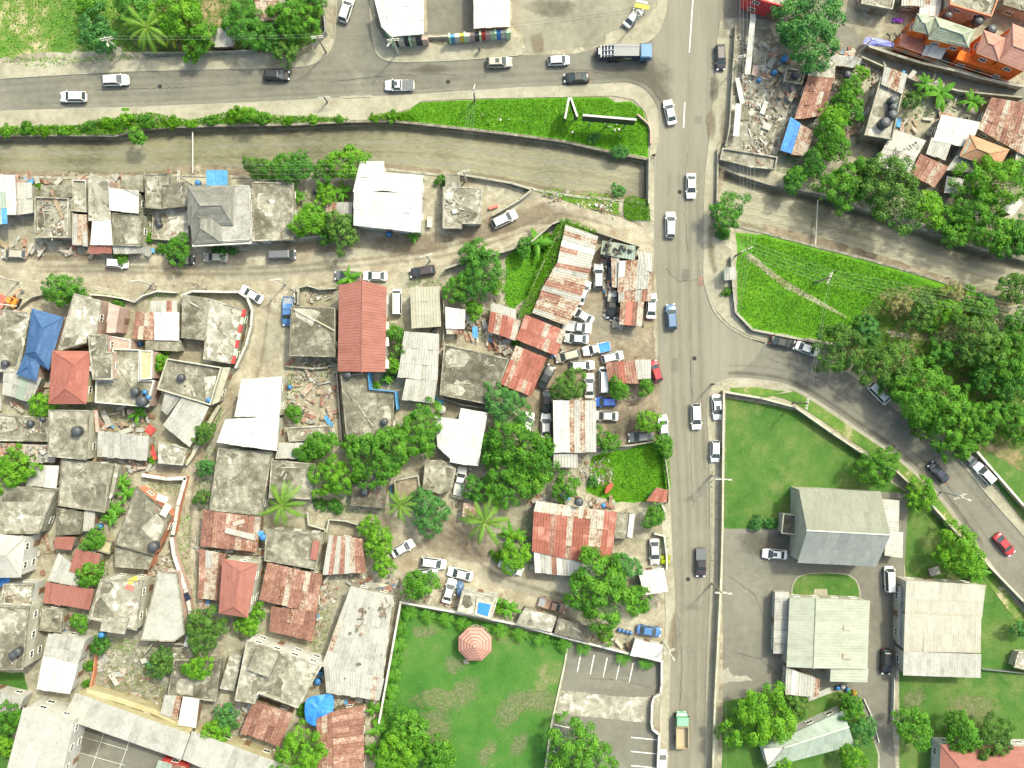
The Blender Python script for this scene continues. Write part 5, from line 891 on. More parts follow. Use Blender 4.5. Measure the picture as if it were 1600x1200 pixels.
# trees: pixel of the crown as seen, radius in pixels
for a in [
 (140,10,22,'mid','tree at the top edge right of the overgrown field'), (152,48,30,'teal','dark bushy tree beside the leaning roadside pole'), (212,14,30,'dark','dark tree at the top edge behind the yellowed palm'),
 (282,24,42,'lime','bright green tree at the top edge beside the low shed'), (312,62,24,'mid','green tree hanging over the pavement at the top left'), (302,88,13,'lime','low shrub spilling onto the pavement at the top left'),
 (383,38,34,'dark','dark tree right of the low shed at the top left'), (462,32,36,'mid','broad tree at the street corner at the top left'), (448,80,20,'olive','drooping olive shrub tree over the corner pavement'), (416,58,24,'dark','dark tree between two corner trees at the top left'), (488,4,24,'dark','tree at the top edge beside the side street'),
 (1266,40,57,'teal','very large round tree in the north-east block'), (1345,115,13,'lime','bright shrub beside the pale grey lean-to roof'), (1327,142,19,'mid','topmost tree of the row right of the long rusted roof'), (1326,170,23,'mid','second tree of the row right of the long rusted roof'),
 (1302,188,24,'lime','bright tree below the long rusted roof'), (1300,224,29,'mid','tree beside the blue tarpaulin shack'), (1272,258,20,'dark','dark tree below the blue tarpaulin shack'), (1240,283,16,'dark','dark shrub tree on the north bank beside the ruin'), (1318,290,36,'mid','broad tree leaning over the channel east of the weir pipe'),
 (1390,298,50,'olive','largest tree on the north bank above the bare channel'), (1446,326,28,'lime','lighter tree right of the largest north bank tree'), (1352,270,22,'mid','tree behind the largest north bank tree'), (1520,325,36,'mid','tree below the small white hut on the north bank'), (1553,286,44,'lime','big bright tree at the right edge below the terracotta roof'),
 (1480,345,22,'mid','low tree overhanging the channel on the north bank'), (1502,362,24,'mid','tree at the water edge below the small white hut'), (1560,366,30,'mid','tree above the channel bend near the right edge'), (1594,372,34,'dark','dark tree on the north bank at the right edge'), (1426,158,15,'olive','yellowish bush beside the row of dark tanks'), (1245,272,14,'mid','small tree at the ruin beside the bridge'),
 (1138,330,27,'dark','dark shrubby tree beside the bridge on the south bank'), (1130,366,10,'dark','clipped dark shrub below the bridge'), (1136,455,8,'mid','round shrub below the little grey kiosk'),
 (1408,478,18,'dry','brown leafless thicket in the green lot'), (1441,488,25,'olive','olive thicket in the middle of the green lot'), (1478,486,20,'lime','yellow-green bush beside the olive thicket'), (1492,458,16,'dry','dry bush at the channel side of the green lot'), (1528,478,24,'mid','green thicket at the east end of the green lot'), (1586,452,26,'olive','dark olive bush at the channel bank near the right edge'),
 (1314,546,42,'olive','rounded roadside tree over the white parked car'), (1352,516,22,'teal','blue-green tree behind the rounded roadside tree'), (1345,505,14,'mid','small tree at the lower edge of the green lot'),
 (1392,572,40,'olive','olive tree along the side road, first of the overhanging row'), (1432,610,44,'mid','tree over the side road in the middle of the row'), (1398,606,22,'mid','low branch-like tree over the white van'), (1478,646,46,'mid','large tree overhanging the bend of the side road'), (1524,664,34,'mid','tree at the right end of the overhanging row'), (1496,698,26,'mid','lowest tree over the parked dark car'), (1440,660,22,'olive','small tree at the kerb of the side road'),
 (1470,552,22,'dark','dark tree behind the roadside row'), (1532,536,44,'olive','big spreading tree near the right edge'), (1580,556,38,'mid','tree at the right edge right of the big spreading one'), (1540,588,26,'dark','dark tree below the big spreading tree'), (1580,606,28,'dark','dark tree at the right edge above the lawn strip'), (1592,660,32,'mid','tree at the right edge above the yellow wall'), (1560,640,20,'dark','dark bush between the roadside row and the right edge'), (1595,510,26,'dark','dark thicket at the right edge above the spreading tree'),
 (1370,730,31,'mid','round tree on the lawn corner above the church'), (1437,772,25,'lime','bright tree beside the church on the boundary wall'), (1500,862,38,'lime','spreading bright tree right of the church'), (1598,982,14,'teal','blue-green shrub at the right edge of the east lawn'), (1182,818,10.5,'teal','left of two clipped round shrubs beside the church'), (1204,818,9.5,'teal','right of two clipped round shrubs beside the church'),
 (1190,1122,48,'lime','large lime green tree beside the church car park'), (1242,1104,20,'olive','thin olive tree behind the large lime tree'), (1328,1102,20,'mid','leafy tree beside the church hall drive'), (1347,1142,20,'teal','blue-green tree right of the teal roof'), (1332,1186,21,'lime','bright tree at the bottom edge below the teal roof'), (1222,1200,17,'lime','bright bush at the bottom edge in front of the teal roof'), (1132,1140,14,'olive','thin bush at the lower boundary wall'),
 (1428,1136,29,'mid','tree right of the church hall drive at the bottom'), (1504,1146,30,'mid','left of the twin trees above the coral roof'), (1552,1152,32,'olive','right of the twin trees above the coral roof'),
 (96,452,26,'mid','tree at the road edge above the pale slab-roofed house'), (122,462,14,'mid','shrub right of the roadside tree above the pale slab house'), (184,476,9,'mid','shrub at the pink-winged house gate'), (278,390,21,'mid','street tree over the parked black car'), (254,389,9,'mid','shrub left of the street tree over the black car'), (344,393,11,'dark','shrub over the parked beige sedan'), (364,393,7,'teal','small shrub below the white picket balcony'), (190,400,12,'lime','bright shrub over the white hatchback'), (233,372,9,'lime','bright shrub beside the grey awning'),
 (58,292,6,'lime','upper of two bright shrubs beside the fallen-beam house'), (53,321,7,'lime','lower of two bright shrubs beside the fallen-beam house'),
 (404,262,20,'olive','olive tree at the bank right of the grey hip house'), (440,262,24,'mid','tree on the south bank behind the dark slab'), (466,262,24,'dark','dark tree on the south bank in the middle of the clump'), (506,268,19,'mid','tree on the south bank left of the bright one'), (546,256,28,'lime','bright tree overhanging the channel beside the white hall'), (484,342,27,'lime','bright tree beside the dark mottled house'), (510,303,16,'lime','small bright tree above the rusted lean-to'), (532,360,27,'olive','feathery olive tree left of the white hall'), (512,368,14,'dark','dark shrub at the foot of the feathery olive tree'),
 (68,632,21,'lime','bright tree below the square red roof'), (24,733,31,'lime','lime tree at the left edge above the grey slab'), (250,566,14,'lime','bright shrub tree beside the cream terrace wall'), (258,545,9,'lime','small shrub above the cream terrace wall'), (318,676,17,'olive','feathery bush beside the tilted pale roof'), (322,730,14,'teal','dark bush at the lane side of the weathered slab'), (316,778,13,'olive','bush at the corner of the weathered slab and the lane'), (238,716,9,'lime','shrub beside the pink garden wall'),
 (148,842,18,'mid','round tree above the red patchwork house'), (140,897,20,'mid','small round tree on the red patchwork house yard'), (125,972,14,'mid','tree below the red patchwork house'), (158,1006,15,'dark','dark bush below the tall pale house'), (250,1037,21,'olive','bronze-green tree in the overgrown plot'), (310,1044,20,'lime','thin bright tree in the overgrown plot'), (322,982,33,'olive','broad feathery tree below the rose-red house'), (404,958,14,'lime','upper bright bush beside the big rusted roof'), (386,978,17,'lime','lower bright bush beside the big rusted roof'),
 (135,1068,7,'mid','small shrub left of the overgrown plot'), (141,1040,9,'mid','shrub along the wall of the overgrown plot'), (15,1122,24,'mid','tree beside the tall white hall at the left edge'), (8,1165,16,'lime','shrub at the left edge beside the white hall'), (356,1120,20,'teal','tree above the school roof'), (340,1142,20,'lime','bright tree leaning over the school roof'), (468,1172,37,'lime','large bright tree at the bottom edge beside the rusted gable'), (474,1108,11,'mid','shrub beside the blue tarpaulin'),
 (617,520,14,'mid','upper tree beside the long red roof'), (626,545,15,'olive','olive tree between the long red roof and the pale stepped roof'), (616,572,13,'lime','lower bright tree beside the long red roof'), (606,592,10,'teal','fern-like shrub in the blue-fenced notch'), (588,602,7,'lime','yellowish shrub in the blue-fenced notch'), (500,696,24,'mid','tree at the corner of the stained slab'), (520,746,33,'lime','big lime tree in front of the mango trees'), (596,710,46,'mid','large mango tree over the dark slab'), (655,672,36,'mid','mango tree above the low rounded slab'), (552,690,18,'mid','low mango branches beside the stained slab'), (478,708,16,'mid','bush left of the mango trees'),
 (576,822,17,'lime','top bush of the tall green hedge'), (592,850,22,'lime','middle bush of the tall green hedge'), (598,882,18,'lime','bottom bush of the tall green hedge'), (670,800,32,'teal','dense round tree beside the lane yard'), (805,866,25,'lime','bright tree left of the broad red roof'), (780,868,12,'weed','bright low bush at the lane side'), (460,645,13,'mid','bush at the edge of the open ruin'), (524,790,12,'dark','low dark hedge bush below the lime tree'), (498,788,10,'dark','low dark bush right of the tall palm'),
 (741,396,22,'dark','dark crown at the dirt road wall'), (752,428,36,'dark','large dark mango tree beside the grass yard'), (716,452,22,'mid','tree left of the large dark mango'), (742,484,14,'lime','bright low tree below the large dark mango'), (775,448,13,'lime','bright shrub right of the large dark mango'), (818,386,13,'dark','dark hedge bush beside the big banana'), (800,500,10,'lime','shrub beside the ragged red roof'), (808,535,7,'mid','small shrub between the two red sheet roofs'),
 (890,602,25,'olive','round olive tree among the yard cars'), (967,608,17,'mid','round tree below the rust and white roof'), (1010,605,13,'mid','small round tree near the red car'), (1014,658,19,'lime','bright round tree at the yard edge by the road'), (948,688,18,'mid','round tree beside the white workshop roof'), (1036,695,17,'mid','tree at the roadside corner of the weedy yard'), (790,636,33,'teal','dense blue-green tree behind the workshop'), (766,694,20,'mid','tree right of the wedged white roof'), (812,702,46,'mid','largest tree of the grove behind the workshop'), (855,700,18,'mid','tree touching the workshop roof'), (790,752,38,'mid','tree at the lower side of the grove'), (834,744,28,'mid','tree at the lower right of the grove'), (746,764,22,'dark','dark tree at the lower left of the grove'), (884,762,22,'mid','low tree below the workshop'), (926,752,9,'teal','small shrub beside the coral dish'),
 (1021,806,18,'mid','small tree beside the roadside concrete box'), (972,886,24,'teal','dense dark tree beside the small roadside shop'), (938,922,54,'mid','big mango tree over the lane mouth'), (992,936,24,'mid','small tree right of the big mango over the lane mouth'), (1038,875,8,'yel','small bright yellow shrub at the roadside wall'), (655,914,26,'mid','leafy tree over the parked lane cars'), (778,946,12,'lime','shrub behind the striped gazebo wall'), (945,992,14,'weed','grassy bush along the park wall'),
 (640,1142,30,'mid','upper of three park trees at the bottom'), (622,1178,36,'lime','left of three park trees at the bottom'), (684,1182,30,'mid','right of three park trees at the bottom'), (905,1176,50,'mid','very large round tree at the lower parking bays'), (1240,52,20,'teal','lower left lobe tree under the very large round tree'), (655,285,8,'mid','shrub at the channel corner of the white hall'), (690,282,10,'mid','shrub beside the pale stained roof'), (214,214,13,'mid','shrub growing out of the channel wall'), (968,238,12,'teal','blue-green shrub at the channel edge of the triangle lot'), (928,215,9,'teal','dark shrub in the triangle lot'), (965,298,11,'teal','shrub on the rubble bank of the channel'),
 ]: T(*a)
for i, (x, y, r) in enumerate([(12,205,9),(42,200,10),(70,205,8),(100,204,9),(140,196,10),(168,192,11),(195,188,12),(228,190,11),(270,192,10),(300,194,8),(330,188,9),(366,180,12),(388,178,13),(412,184,10),(450,188,8),(490,187,8),(530,186,7),(585,184,7),(612,182,9)]):
    T(x, y, r, ('lime', 'mid', 'weed')[i % 3], f'{["first","second","third","fourth","fifth","sixth","seventh","eighth","ninth","tenth","eleventh","twelfth","thirteenth","fourteenth","fifteenth","sixteenth","seventeenth","eighteenth","nineteenth"][i]} bank shrub from the left along the upper channel edge', None, 'shrubs along the upper channel edge')
for a in [(228,42,38,'feathery coconut palm at the top left roadside'), (440,790,38,'tall coconut palm beside the weathered slab'), (625,790,27,'small coconut palm in the middle yard'), (757,815,38,'tall yellowing coconut palm beside the lane')]: palm(*a)
palm(268,54,22,'yellowed broad palm at the top left roadside','yel',3.4,12)
for a in [(1470,146,26,'largest banana plant behind the row of tanks'), (1520,158,18,'smaller banana plant beside the white two-piece roof'), (1445,130,18,'banana plant behind the yellowish bush'), (465,306,13,'banana plant beside the dark mottled house'), (535,300,17,'banana plant left of the white hall'), (646,369,12,'little banana plant at the white hall corner'), (467,362,10,'low banana plant below the bright tree'),
 (190,752,18,'top banana plant of the row behind the dark slab'), (196,772,16,'second banana plant of the row behind the dark slab'), (178,796,17,'third banana plant of the row behind the dark slab'), (172,810,14,'lowest banana plant of the row behind the dark slab'), (216,645,16,'grassy palm clump below the terraced house'), (840,380,25,'big spreading banana plant inside the vine wall'), (545,434,18,'palm-like plant at the top of the long red roof'), (800,838,24,'broad-leaved plant beside the tall lane palm'), (796,952,18,'banana plant inside the park wall corner'), (772,940,12,'banana plant beside the white skylight roof'), (1460,512,13,'banana plant in the green lot thicket'), (1525,890,24,'banana clump right of the church'), (1338,1112,16,'banana plant beside the church hall drive'), (583,1108,15,'top banana plant right of the rusted gable'), (588,1138,16,'middle banana plant right of the rusted gable'), (580,1172,16,'bottom banana plant right of the rusted gable'), (505,1196,12,'banana plant on the rusted gable corner'), (606,592,9,'small fern palm in the blue-fenced notch')]: banana(*a)
for i, (x, y) in enumerate([(640,958),(668,963),(697,968),(724,976),(782,985),(812,992),(846,998),(882,1008)]): smallpalm(x, y, f'{["first","second","third","fourth","fifth","sixth","seventh","eighth"][i]} small palm from the left along the north park wall')
for i, (x, y) in enumerate([(912,1014),(974,1029),(1010,1036)]): smallpalm(x, y, f'{["left","middle","right"][i]} small palm over the parking bays')
for i, (x, y) in enumerate([(628,985),(624,1008),(620,1032),(616,1056),(612,1080),(607,1104),(602,1128)]): smallpalm(x, y, f'{["first","second","third","fourth","fifth","sixth","seventh"][i]} small palm from the top along the west park wall', 12)
# uncountable ground growth
weeds('weeds', 'lush bright weeds covering the triangle lot beside the junction', [(640,172),(655,160),(760,156),(900,154),(948,154),(962,162),(985,160),(1003,172),(1011,205),(1011,243),(960,233),(880,216),(800,206),(740,199),(650,189),(600,185)], 42, .24, .6, lumps=.9)
weeds('weeds', 'lush bright weeds covering the green lot east of the main road', [(1152,395),(1170,398),(1232,444),(1320,492),(1345,520),(1300,530),(1178,513),(1154,488)], 38, .22, .4, lumps=.8)
weeds('weeds', 'tall green weeds between the channel and the dirt path', [(1150,366),(1200,372),(1280,392),(1400,424),(1470,450),(1450,510),(1370,515),(1330,494),(1236,446),(1172,396)], 32, .26, .6, lumps=.9)
weeds('weeds', 'rank scrub growth under the trees at the right edge', [(1460,450),(1560,478),(1620,520),(1620,700),(1560,700),(1500,660),(1420,600),(1370,550),(1350,520),(1440,515)], 16, .34, .8, 'weed', lumps=1)
weeds('weeds', 'sparse dry growth on the bare soil at the right edge', [(1440,505),(1500,490),(1620,462),(1620,520),(1520,560),(1460,540)], 9, .35, .5, 'dry', lumps=1)
weeds('weeds', 'green growth along the north bank left of the driveway', [(-10,200),(60,196),(120,196),(170,188),(200,178),(235,176),(300,188),(350,176),(368,170),(395,172),(430,180),(500,182),(545,184),(545,189),(450,193),(350,194),(220,203),(180,211),(-10,212)], 75, .32, .9, lumps=1)
weeds('weeds', 'green growth along the bank right of the driveway', [(575,182),(610,176),(640,176),(655,190),(610,188),(576,188)], 70, .30, .8, lumps=1)
weeds('weeds', 'rough grass and tufts in the overgrown field at the top left', [(-10,-10),(130,-10),(190,0),(190,70),(130,76),(60,80),(0,90)], 7, .32, .5, 'lime', lumps=1)
weeds('weeds', 'grass tufts at the field edge beside the pavement', [(0,95),(30,88),(70,90),(95,88),(160,90),(215,86),(215,92),(150,96),(80,106),(40,104)], 12, .34, .6, 'lime', lumps=1)
weeds('weeds', 'shaded undergrowth beneath the trees at the top left', [(130,0),(500,-10),(495,60),(460,84),(300,80),(200,80),(140,70)], 5, .4, .7, 'mid', lumps=1)
weeds('vine', 'thick green vine spilling over the yard wall', [(876,344),(884,352),(878,372),(880,386),(868,410),(870,424),(850,438),(848,462),(836,470),(832,490),(812,498),(812,486),(826,458),(838,426),(852,394),(864,364)], 60, .30, 1.0, 'weed', z0=2.3)
weeds('vine', 'green creeper along the top of the north yard wall', [(880,343),(892,347),(930,362),(932,368),(915,366),(884,354)], 60, .28, .5, 'weed', z0=2.2)
weeds('weeds', 'grass and weeds in the yard under the big banana', [(792,402),(850,362),(866,374),(848,440),(815,468),(800,488),(786,468),(790,430)], 16, .3, .5, 'mid', lumps=1)
weeds('weeds', 'bright weeds filling the walled yard beside the main road', [(930,714),(985,702),(1038,690),(1044,760),(1036,780),(960,783),(918,770),(935,750)], 36, .24, .6, lumps=1)
weeds('vine', 'green creeper over the roadside wall of the weedy yard', [(1032,690),(1042,690),(1047,765),(1038,768)], 50, .3, .9, 'mid', z0=1.2)
weeds('weeds', 'clipped grass block beside the bridge', [(975,308),(988,306),(1014,314),(1016,345),(980,345),(974,334)], 110, .26, 1.1, 'weed', lumps=.2)
weeds('weeds', 'patchy weeds among rubble on the south channel bank', [(842,296),(872,294),(900,303),(930,300),(968,308),(966,338),(930,328),(880,312),(845,304)], 24, .34, .5, 'lime', lumps=1)
weeds('weeds', 'wild weeds in the overgrown plot beside the school roofs', [(140,1000),(230,1010),(340,1020),(345,1080),(330,1094),(250,1085),(140,1070)], 5, .32, .5, 'olive', lumps=1)
weeds('weeds', 'dry creepers tangled over the overgrown plot', [(160,1040),(250,1050),(260,1105),(180,1085)], 9, .34, .6, 'dry', lumps=.6)
weeds('weeds', 'weeds around the ruined plot beside the stark white roof', [(446,560),(530,560),(530,600),(500,590),(470,600),(460,660),(445,660)], 8, .3, .5, 'mid', lumps=1)
weeds('weeds', 'hedge plants along the north wall of the park', [(628,946),(720,964),(890,1002),(888,1012),(800,996),(700,974),(630,962)], 14, .36, .8, 'mid', lumps=1)
weeds('weeds', 'planted border along the west wall of the park', [(622,950),(640,955),(628,1020),(612,1110),(602,1160),(590,1190),(590,1130),(606,1050)], 12, .38, .9, 'mid', lumps=1)
weeds('weeds', 'garden greenery beside the church hall drive', [(1305,1078),(1330,1082),(1350,1112),(1370,1160),(1340,1160),(1320,1120)], 10, .36, .7, 'mid', lumps=1)
weeds('weeds', 'flowering growth by the gazebo', [(720,975),(745,972),(775,985),(762,990),(728,985)], 14, .3, .6, 'olive', lumps=1)
for lb, pl in [('along the bank behind the left channel houses', [(50, 284), (64, 284), (62, 330), (48, 332)]), ('beside the drum patio', [(224, 330), (240, 332), (238, 384), (224, 384)]), ('at the yard of the rusted lean-to by the river', [(458, 300), (505, 300), (505, 370), (460, 372)]), ('along the foot of the pale slab-roofed house', [(120, 448), (200, 466), (200, 478), (160, 470)]), ('behind the street wall of the flag-edged slab', [(225, 456), (285, 456), (330, 460), (330, 466), (280, 464), (230, 470)]), ('between the red tiled house and the dark slab', [(55, 625), (80, 632), (150, 632), (150, 642), (60, 645)]), ('in the gap below the terraced house', [(150, 640), (236, 642), (232, 670), (190, 660)]), ('along the lane beside the tilted pale roof', [(300, 690), (330, 640), (345, 620), (350, 640), (320, 700)]), ('along the lane side of the weathered slab', [(300, 780), (322, 700), (338, 700), (322, 800), (310, 800)]), ('in the banana row behind the dark slab', [(160, 740), (205, 745), (200, 790), (165, 825), (150, 820)]), ('behind the salmon garden wall', [(225, 745), (285, 752), (275, 775), (235, 765)]), ('beside the lane wall and rusted shacks', [(275, 800), (300, 800), (298, 900), (280, 890)]), ('around the red patchwork yard tree', [(120, 830), (175, 840), (170, 900), (125, 900)]), ('below the tall pale house', [(135, 988), (215, 1000), (210, 1020), (140, 1010)]), ('in the gap beside the rose-red house', [(345, 965), (410, 960), (415, 985), (380, 1000), (340, 985)]), ('beside the big rusted roof on the right', [(492, 960), (520, 950), (505, 1030), (488, 1040)]), ('under the small trees beside the long red roof', [(604, 500), (632, 510), (620, 600), (604, 600)]), ('behind the cream roof', [(638, 436), (690, 436), (692, 446), (640, 448)]), ('below the small white hut', [(700, 522), (770, 530), (790, 480), (780, 470), (740, 505)]), ('around the mango yards and low slab', [(500, 770), (560, 780), (620, 785), (660, 775), (660, 790), (560, 805), (500, 800)]), ('beside the broad red house lane edge', [(770, 840), (830, 800), (832, 890), (790, 880)]), ('along the park wall by the lane', [(780, 935), (815, 945), (805, 975), (775, 965)]), ('at the rubble plot edge by the ruin', [(1215, 235), (1262, 250), (1262, 275), (1215, 270)]), ('under the tree row of the north-east block', [(1310, 120), (1345, 130), (1330, 210), (1300, 250), (1290, 200)]), ('around the banana plants behind the tanks', [(1405, 140), (1490, 140), (1520, 165), (1460, 180), (1410, 190)]), ('along the north bank under the trees', [(1230, 262), (1320, 290), (1420, 330), (1540, 380), (1540, 392), (1420, 350), (1300, 305), (1230, 290)]), ('along the kerb of the east pavement', [(1111, 720), (1114, 720), (1113, 900), (1110, 900)]), ('beside the roadside yard cars', [(1030, 690), (1036, 690), (1046, 780), (1038, 790)]), ('around the roadside shop and yellow shrub', [(1030, 835), (1044, 840), (1046, 885), (1030, 880)])]:
    weeds('weeds', 'patchy weeds '+lb, pl, 11, .28, .5, random.choice(['mid', 'lime', 'mid', 'weed']), lumps=1)
weeds('weeds', 'thin grass growing over the trodden path of the green lot', [(1168,394),(1232,442),(1322,490),(1320,500),(1224,452),(1160,402)], 9, .24, .3, 'weed', lumps=.5)
weeds('weeds', 'dull olive tufts dotted through the green lot', [(1160,410),(1200,430),(1290,480),(1310,520),(1200,510),(1160,485)], 3.5, .34, .6, 'olive', lumps=1)
weeds('weeds', 'dull olive tufts dotted along the channel side of the green lot', [(1180,385),(1280,400),(1400,435),(1440,470),(1380,490),(1300,470)], 5, .36, .8, 'mid', lumps=1)
weeds('weeds', 'taller darker weeds in the triangle lot', [(680,175),(800,165),(900,165),(1000,185),(1005,235),(900,212),(760,196)], 4, .36, .9, 'mid', lumps=1)
weeds('weeds', 'taller dull weeds in the walled roadside yard', [(940,730),(1000,720),(1030,710),(1035,760),(970,775)], 5, .32, .7, 'olive', lumps=1)
weeds('weeds', 'scrubby bushes scattered in the overgrown field', [(10,0),(120,0),(125,70),(60,75),(10,80)], 3, .36, .8, 'mid', lumps=1)
LAWNS = [('grass', 'mown grass of the church lawn', [(1136,624),(1200,634),(1245,644),(1340,708),(1370,742),(1375,764),(1248,760),(1220,800),(1220,824),(1133,824)]), ('grass', 'mown grass of the east lawn beyond the church', [(1412,780),(1470,816),(1540,880),(1600,960),(1600,1200),(1470,1150),(1405,1120),(1412,1062),(1535,1060),(1545,910),(1416,904)]), ('grass', 'mown park grass with worn patches', [(640,965),(720,985),(880,1015),(866,1090),(855,1130),(846,1200),(600,1200),(612,1120),(626,1040)])]
for nm, lb, pl in LAWNS: weeds(nm, lb, pl, 9, .17, .10, 'grass', cat='grass')
# ================================================================ vehicles
def hull(st, L, Wd):                     # st: (x frac, half-width frac, z low, z belt, z top)
    v = []; f = []; n = 8
    for x, w, z0, zb, zt in st:
        y = w*Wd/2; X = x*L
        v += [(X, -y*.94, z0), (X, -y, (z0+zb)/2), (X, -y*.985, zb), (X, -y*.80, zt), (X, y*.80, zt), (X, y*.985, zb), (X, y, (z0+zb)/2), (X, y*.94, z0)]
    for i in range(len(st)-1):
        for k in range(n): f.append((i*n+k, i*n+(k+1) % n, (i+1)*n+(k+1) % n, (i+1)*n+k))
    f += [tuple(range(n-1, -1, -1)), tuple(range((len(st)-1)*n, len(st)*n))]
    return v, [tuple(reversed(q)) for q in f]
SPEC = {  # L, W, H, belt, rear base, rear roof, front roof, front base, tail deck z
 'sedan': (4.45, 1.74, 1.46, .90, -.385, -.21, .10, .285, .95), 'hatch': (3.95, 1.68, 1.50, .94, -.485, -.37, .11, .31, .94), 'wagon': (4.45, 1.72, 1.52, .94, -.488, -.38, .11, .30, .94),
 'suv': (4.60, 1.82, 1.78, 1.08, -.488, -.39, .09, .27, 1.08), 'van': (4.60, 1.74, 1.98, 1.05, -.49, -.46, .30, .42, 1.05), 'pickup': (5.00, 1.78, 1.72, 1.02, -.07, -.03, .14, .27, .72)}
def car_meshes(k):
    L, Wd, Hh, bl, rb, rr, fr, fb, td = SPEC[k]; d = {}
    ht = bl-.02
    st = [(-.5, .58, .36, .60, .62), (-.496, .74, .32, .64, .68), (-.482, .87, .27, td-.16, td-.05), (-.455, .94, .25, td-.10, td-.02), (-.42, .98, .24, td-.06, td), (-.30, 1, .22, bl-.03, td), (0, 1, .22, bl, bl+.02), (fb-.02, 1, .22, bl-.02, bl+.02), (.36, .985, .22, bl-.13, ht-.05), (.42, .95, .24, bl-.20, ht-.12), (.46, .86, .26, .66, .74), (.485, .72, .28, .60, .66), (.5, .50, .34, .54, .58)]
    if k == 'van': st[8] = (.42, .985, .22, bl-.05, bl)
    v, f = hull(st, L, Wd); d['body'] = mesh(v, f, 'body', True)
    y0, y1 = Wd*.475, Wd*.355; z0, z1 = bl-.01, Hh
    Q = lambda xb, xt, yb, yt, zb, zt: None
    B = [(rb*L, -y0, z0), (fb*L, -y0, z0), (fb*L, y0, z0), (rb*L, y0, z0)]; Tp = [(rr*L, -y1, z1-.06), (fr*L, -y1, z1-.06), (fr*L, y1, z1-.06), (rr*L, y1, z1-.06)]
    B = [Vector(p) for p in B]; Tp = [Vector(p) for p in Tp]
    def pane(a, b, c_, d_, s=.05, off=.012):
        m = (a+b+c_+d_)/4; n = (b-a).cross(d_-a).normalized()*off
        return mesh([p.lerp(m, s)+n for p in (a, b, c_, d_)], [(0, 1, 2, 3)], 'glass')
    # cabin: pillars and roof in paint
    rf = MB(); rf.add(B+Tp, [(0, 1, 5, 4), (1, 2, 6, 5), (2, 3, 7, 6), (3, 0, 4, 7)])
    tt = [p+Vector((0, 0, .0)) for p in Tp]; c = sum(Tp, Vector())/4; top = [p.lerp(c, .12)+Vector((0, 0, .06)) for p in Tp]
    rf.add(tt+top, [(0, 1, 5, 4), (1, 2, 6, 5), (2, 3, 7, 6), (3, 0, 4, 7), (4, 5, 6, 7)]); d['roof'] = rf.mesh('roof')
    d['windscreen'] = pane(B[1], B[2], Tp[2], Tp[1], .07); d['rear_window'] = pane(B[3], B[0], Tp[0], Tp[3], .10)
    d['side_window_r'] = pane(B[0], B[1], Tp[1], Tp[0], .09); d['side_window_l'] = pane(B[2], B[3], Tp[3], Tp[2], .09)
    if k == 'pickup':
        bd = MB(); x0, x1 = -.485*L, -.10*L; zt = bl+.02; y = Wd*.47
        bd.box(((x0+x1)/2, y-.04, (.6+zt)/2), (x1-x0, .08, zt-.6)); bd.box(((x0+x1)/2, -y+.04, (.6+zt)/2), (x1-x0, .08, zt-.6)); bd.box((x0, 0, (.6+zt)/2), (.08, Wd*.93, zt-.6)); bd.box((x1+.1, 0, (.6+zt)/2), (.08, Wd*.9, zt-.6)); d['bed'] = bd.mesh('bed')
        bf = MB(); bf.box(((x0+x1)/2, 0, .745), (x1-x0-.06, Wd*.86, .04)); d['bed_floor'] = bf.mesh('bed_floor')
        bc = MB(); bc.box(((x0+x1)/2, 0, zt+.03), (x1-x0, Wd*.92, .05)); [bc.box((x0+(x1-x0)*q, 0, zt+.065), (.06, Wd*.88, .03)) for q in (.2, .5, .8)]; d['bed_cover'] = bc.mesh('bed_cover')
    wl = MB(); wl.lathe([(.20, -.10), (.31, -.10), (.33, -.06), (.33, .06), (.31, .10), (.20, .10)], 14); d['tyre'] = wl.mesh('tyre', False)
    rm = MB(); rm.lathe([(.03, .085), (.20, .09), (.205, -.05)], 10); d['rim'] = rm.mesh('rim')
    hl = MB(); hl.box((0, 0, 0), (.22, .34, .13), 0, .45); d['headlight'] = hl.mesh('headlight'); tl = MB(); tl.box((0, 0, 0), (.10, .26, .16)); d['taillight'] = tl.mesh('taillight')
    mr = MB(); mr.box((0, 0, 0), (.12, .22, .13)); d['mirror'] = mr.mesh('mirror')
    sr = MB(); sr.box(((rr+fr)/2*L+.35, 0, Hh+.006), (.72, Wd*.42, .02)); d['sunroof'] = sr.mesh('sunroof')
    return d
CM = {k: car_meshes(k) for k in SPEC}
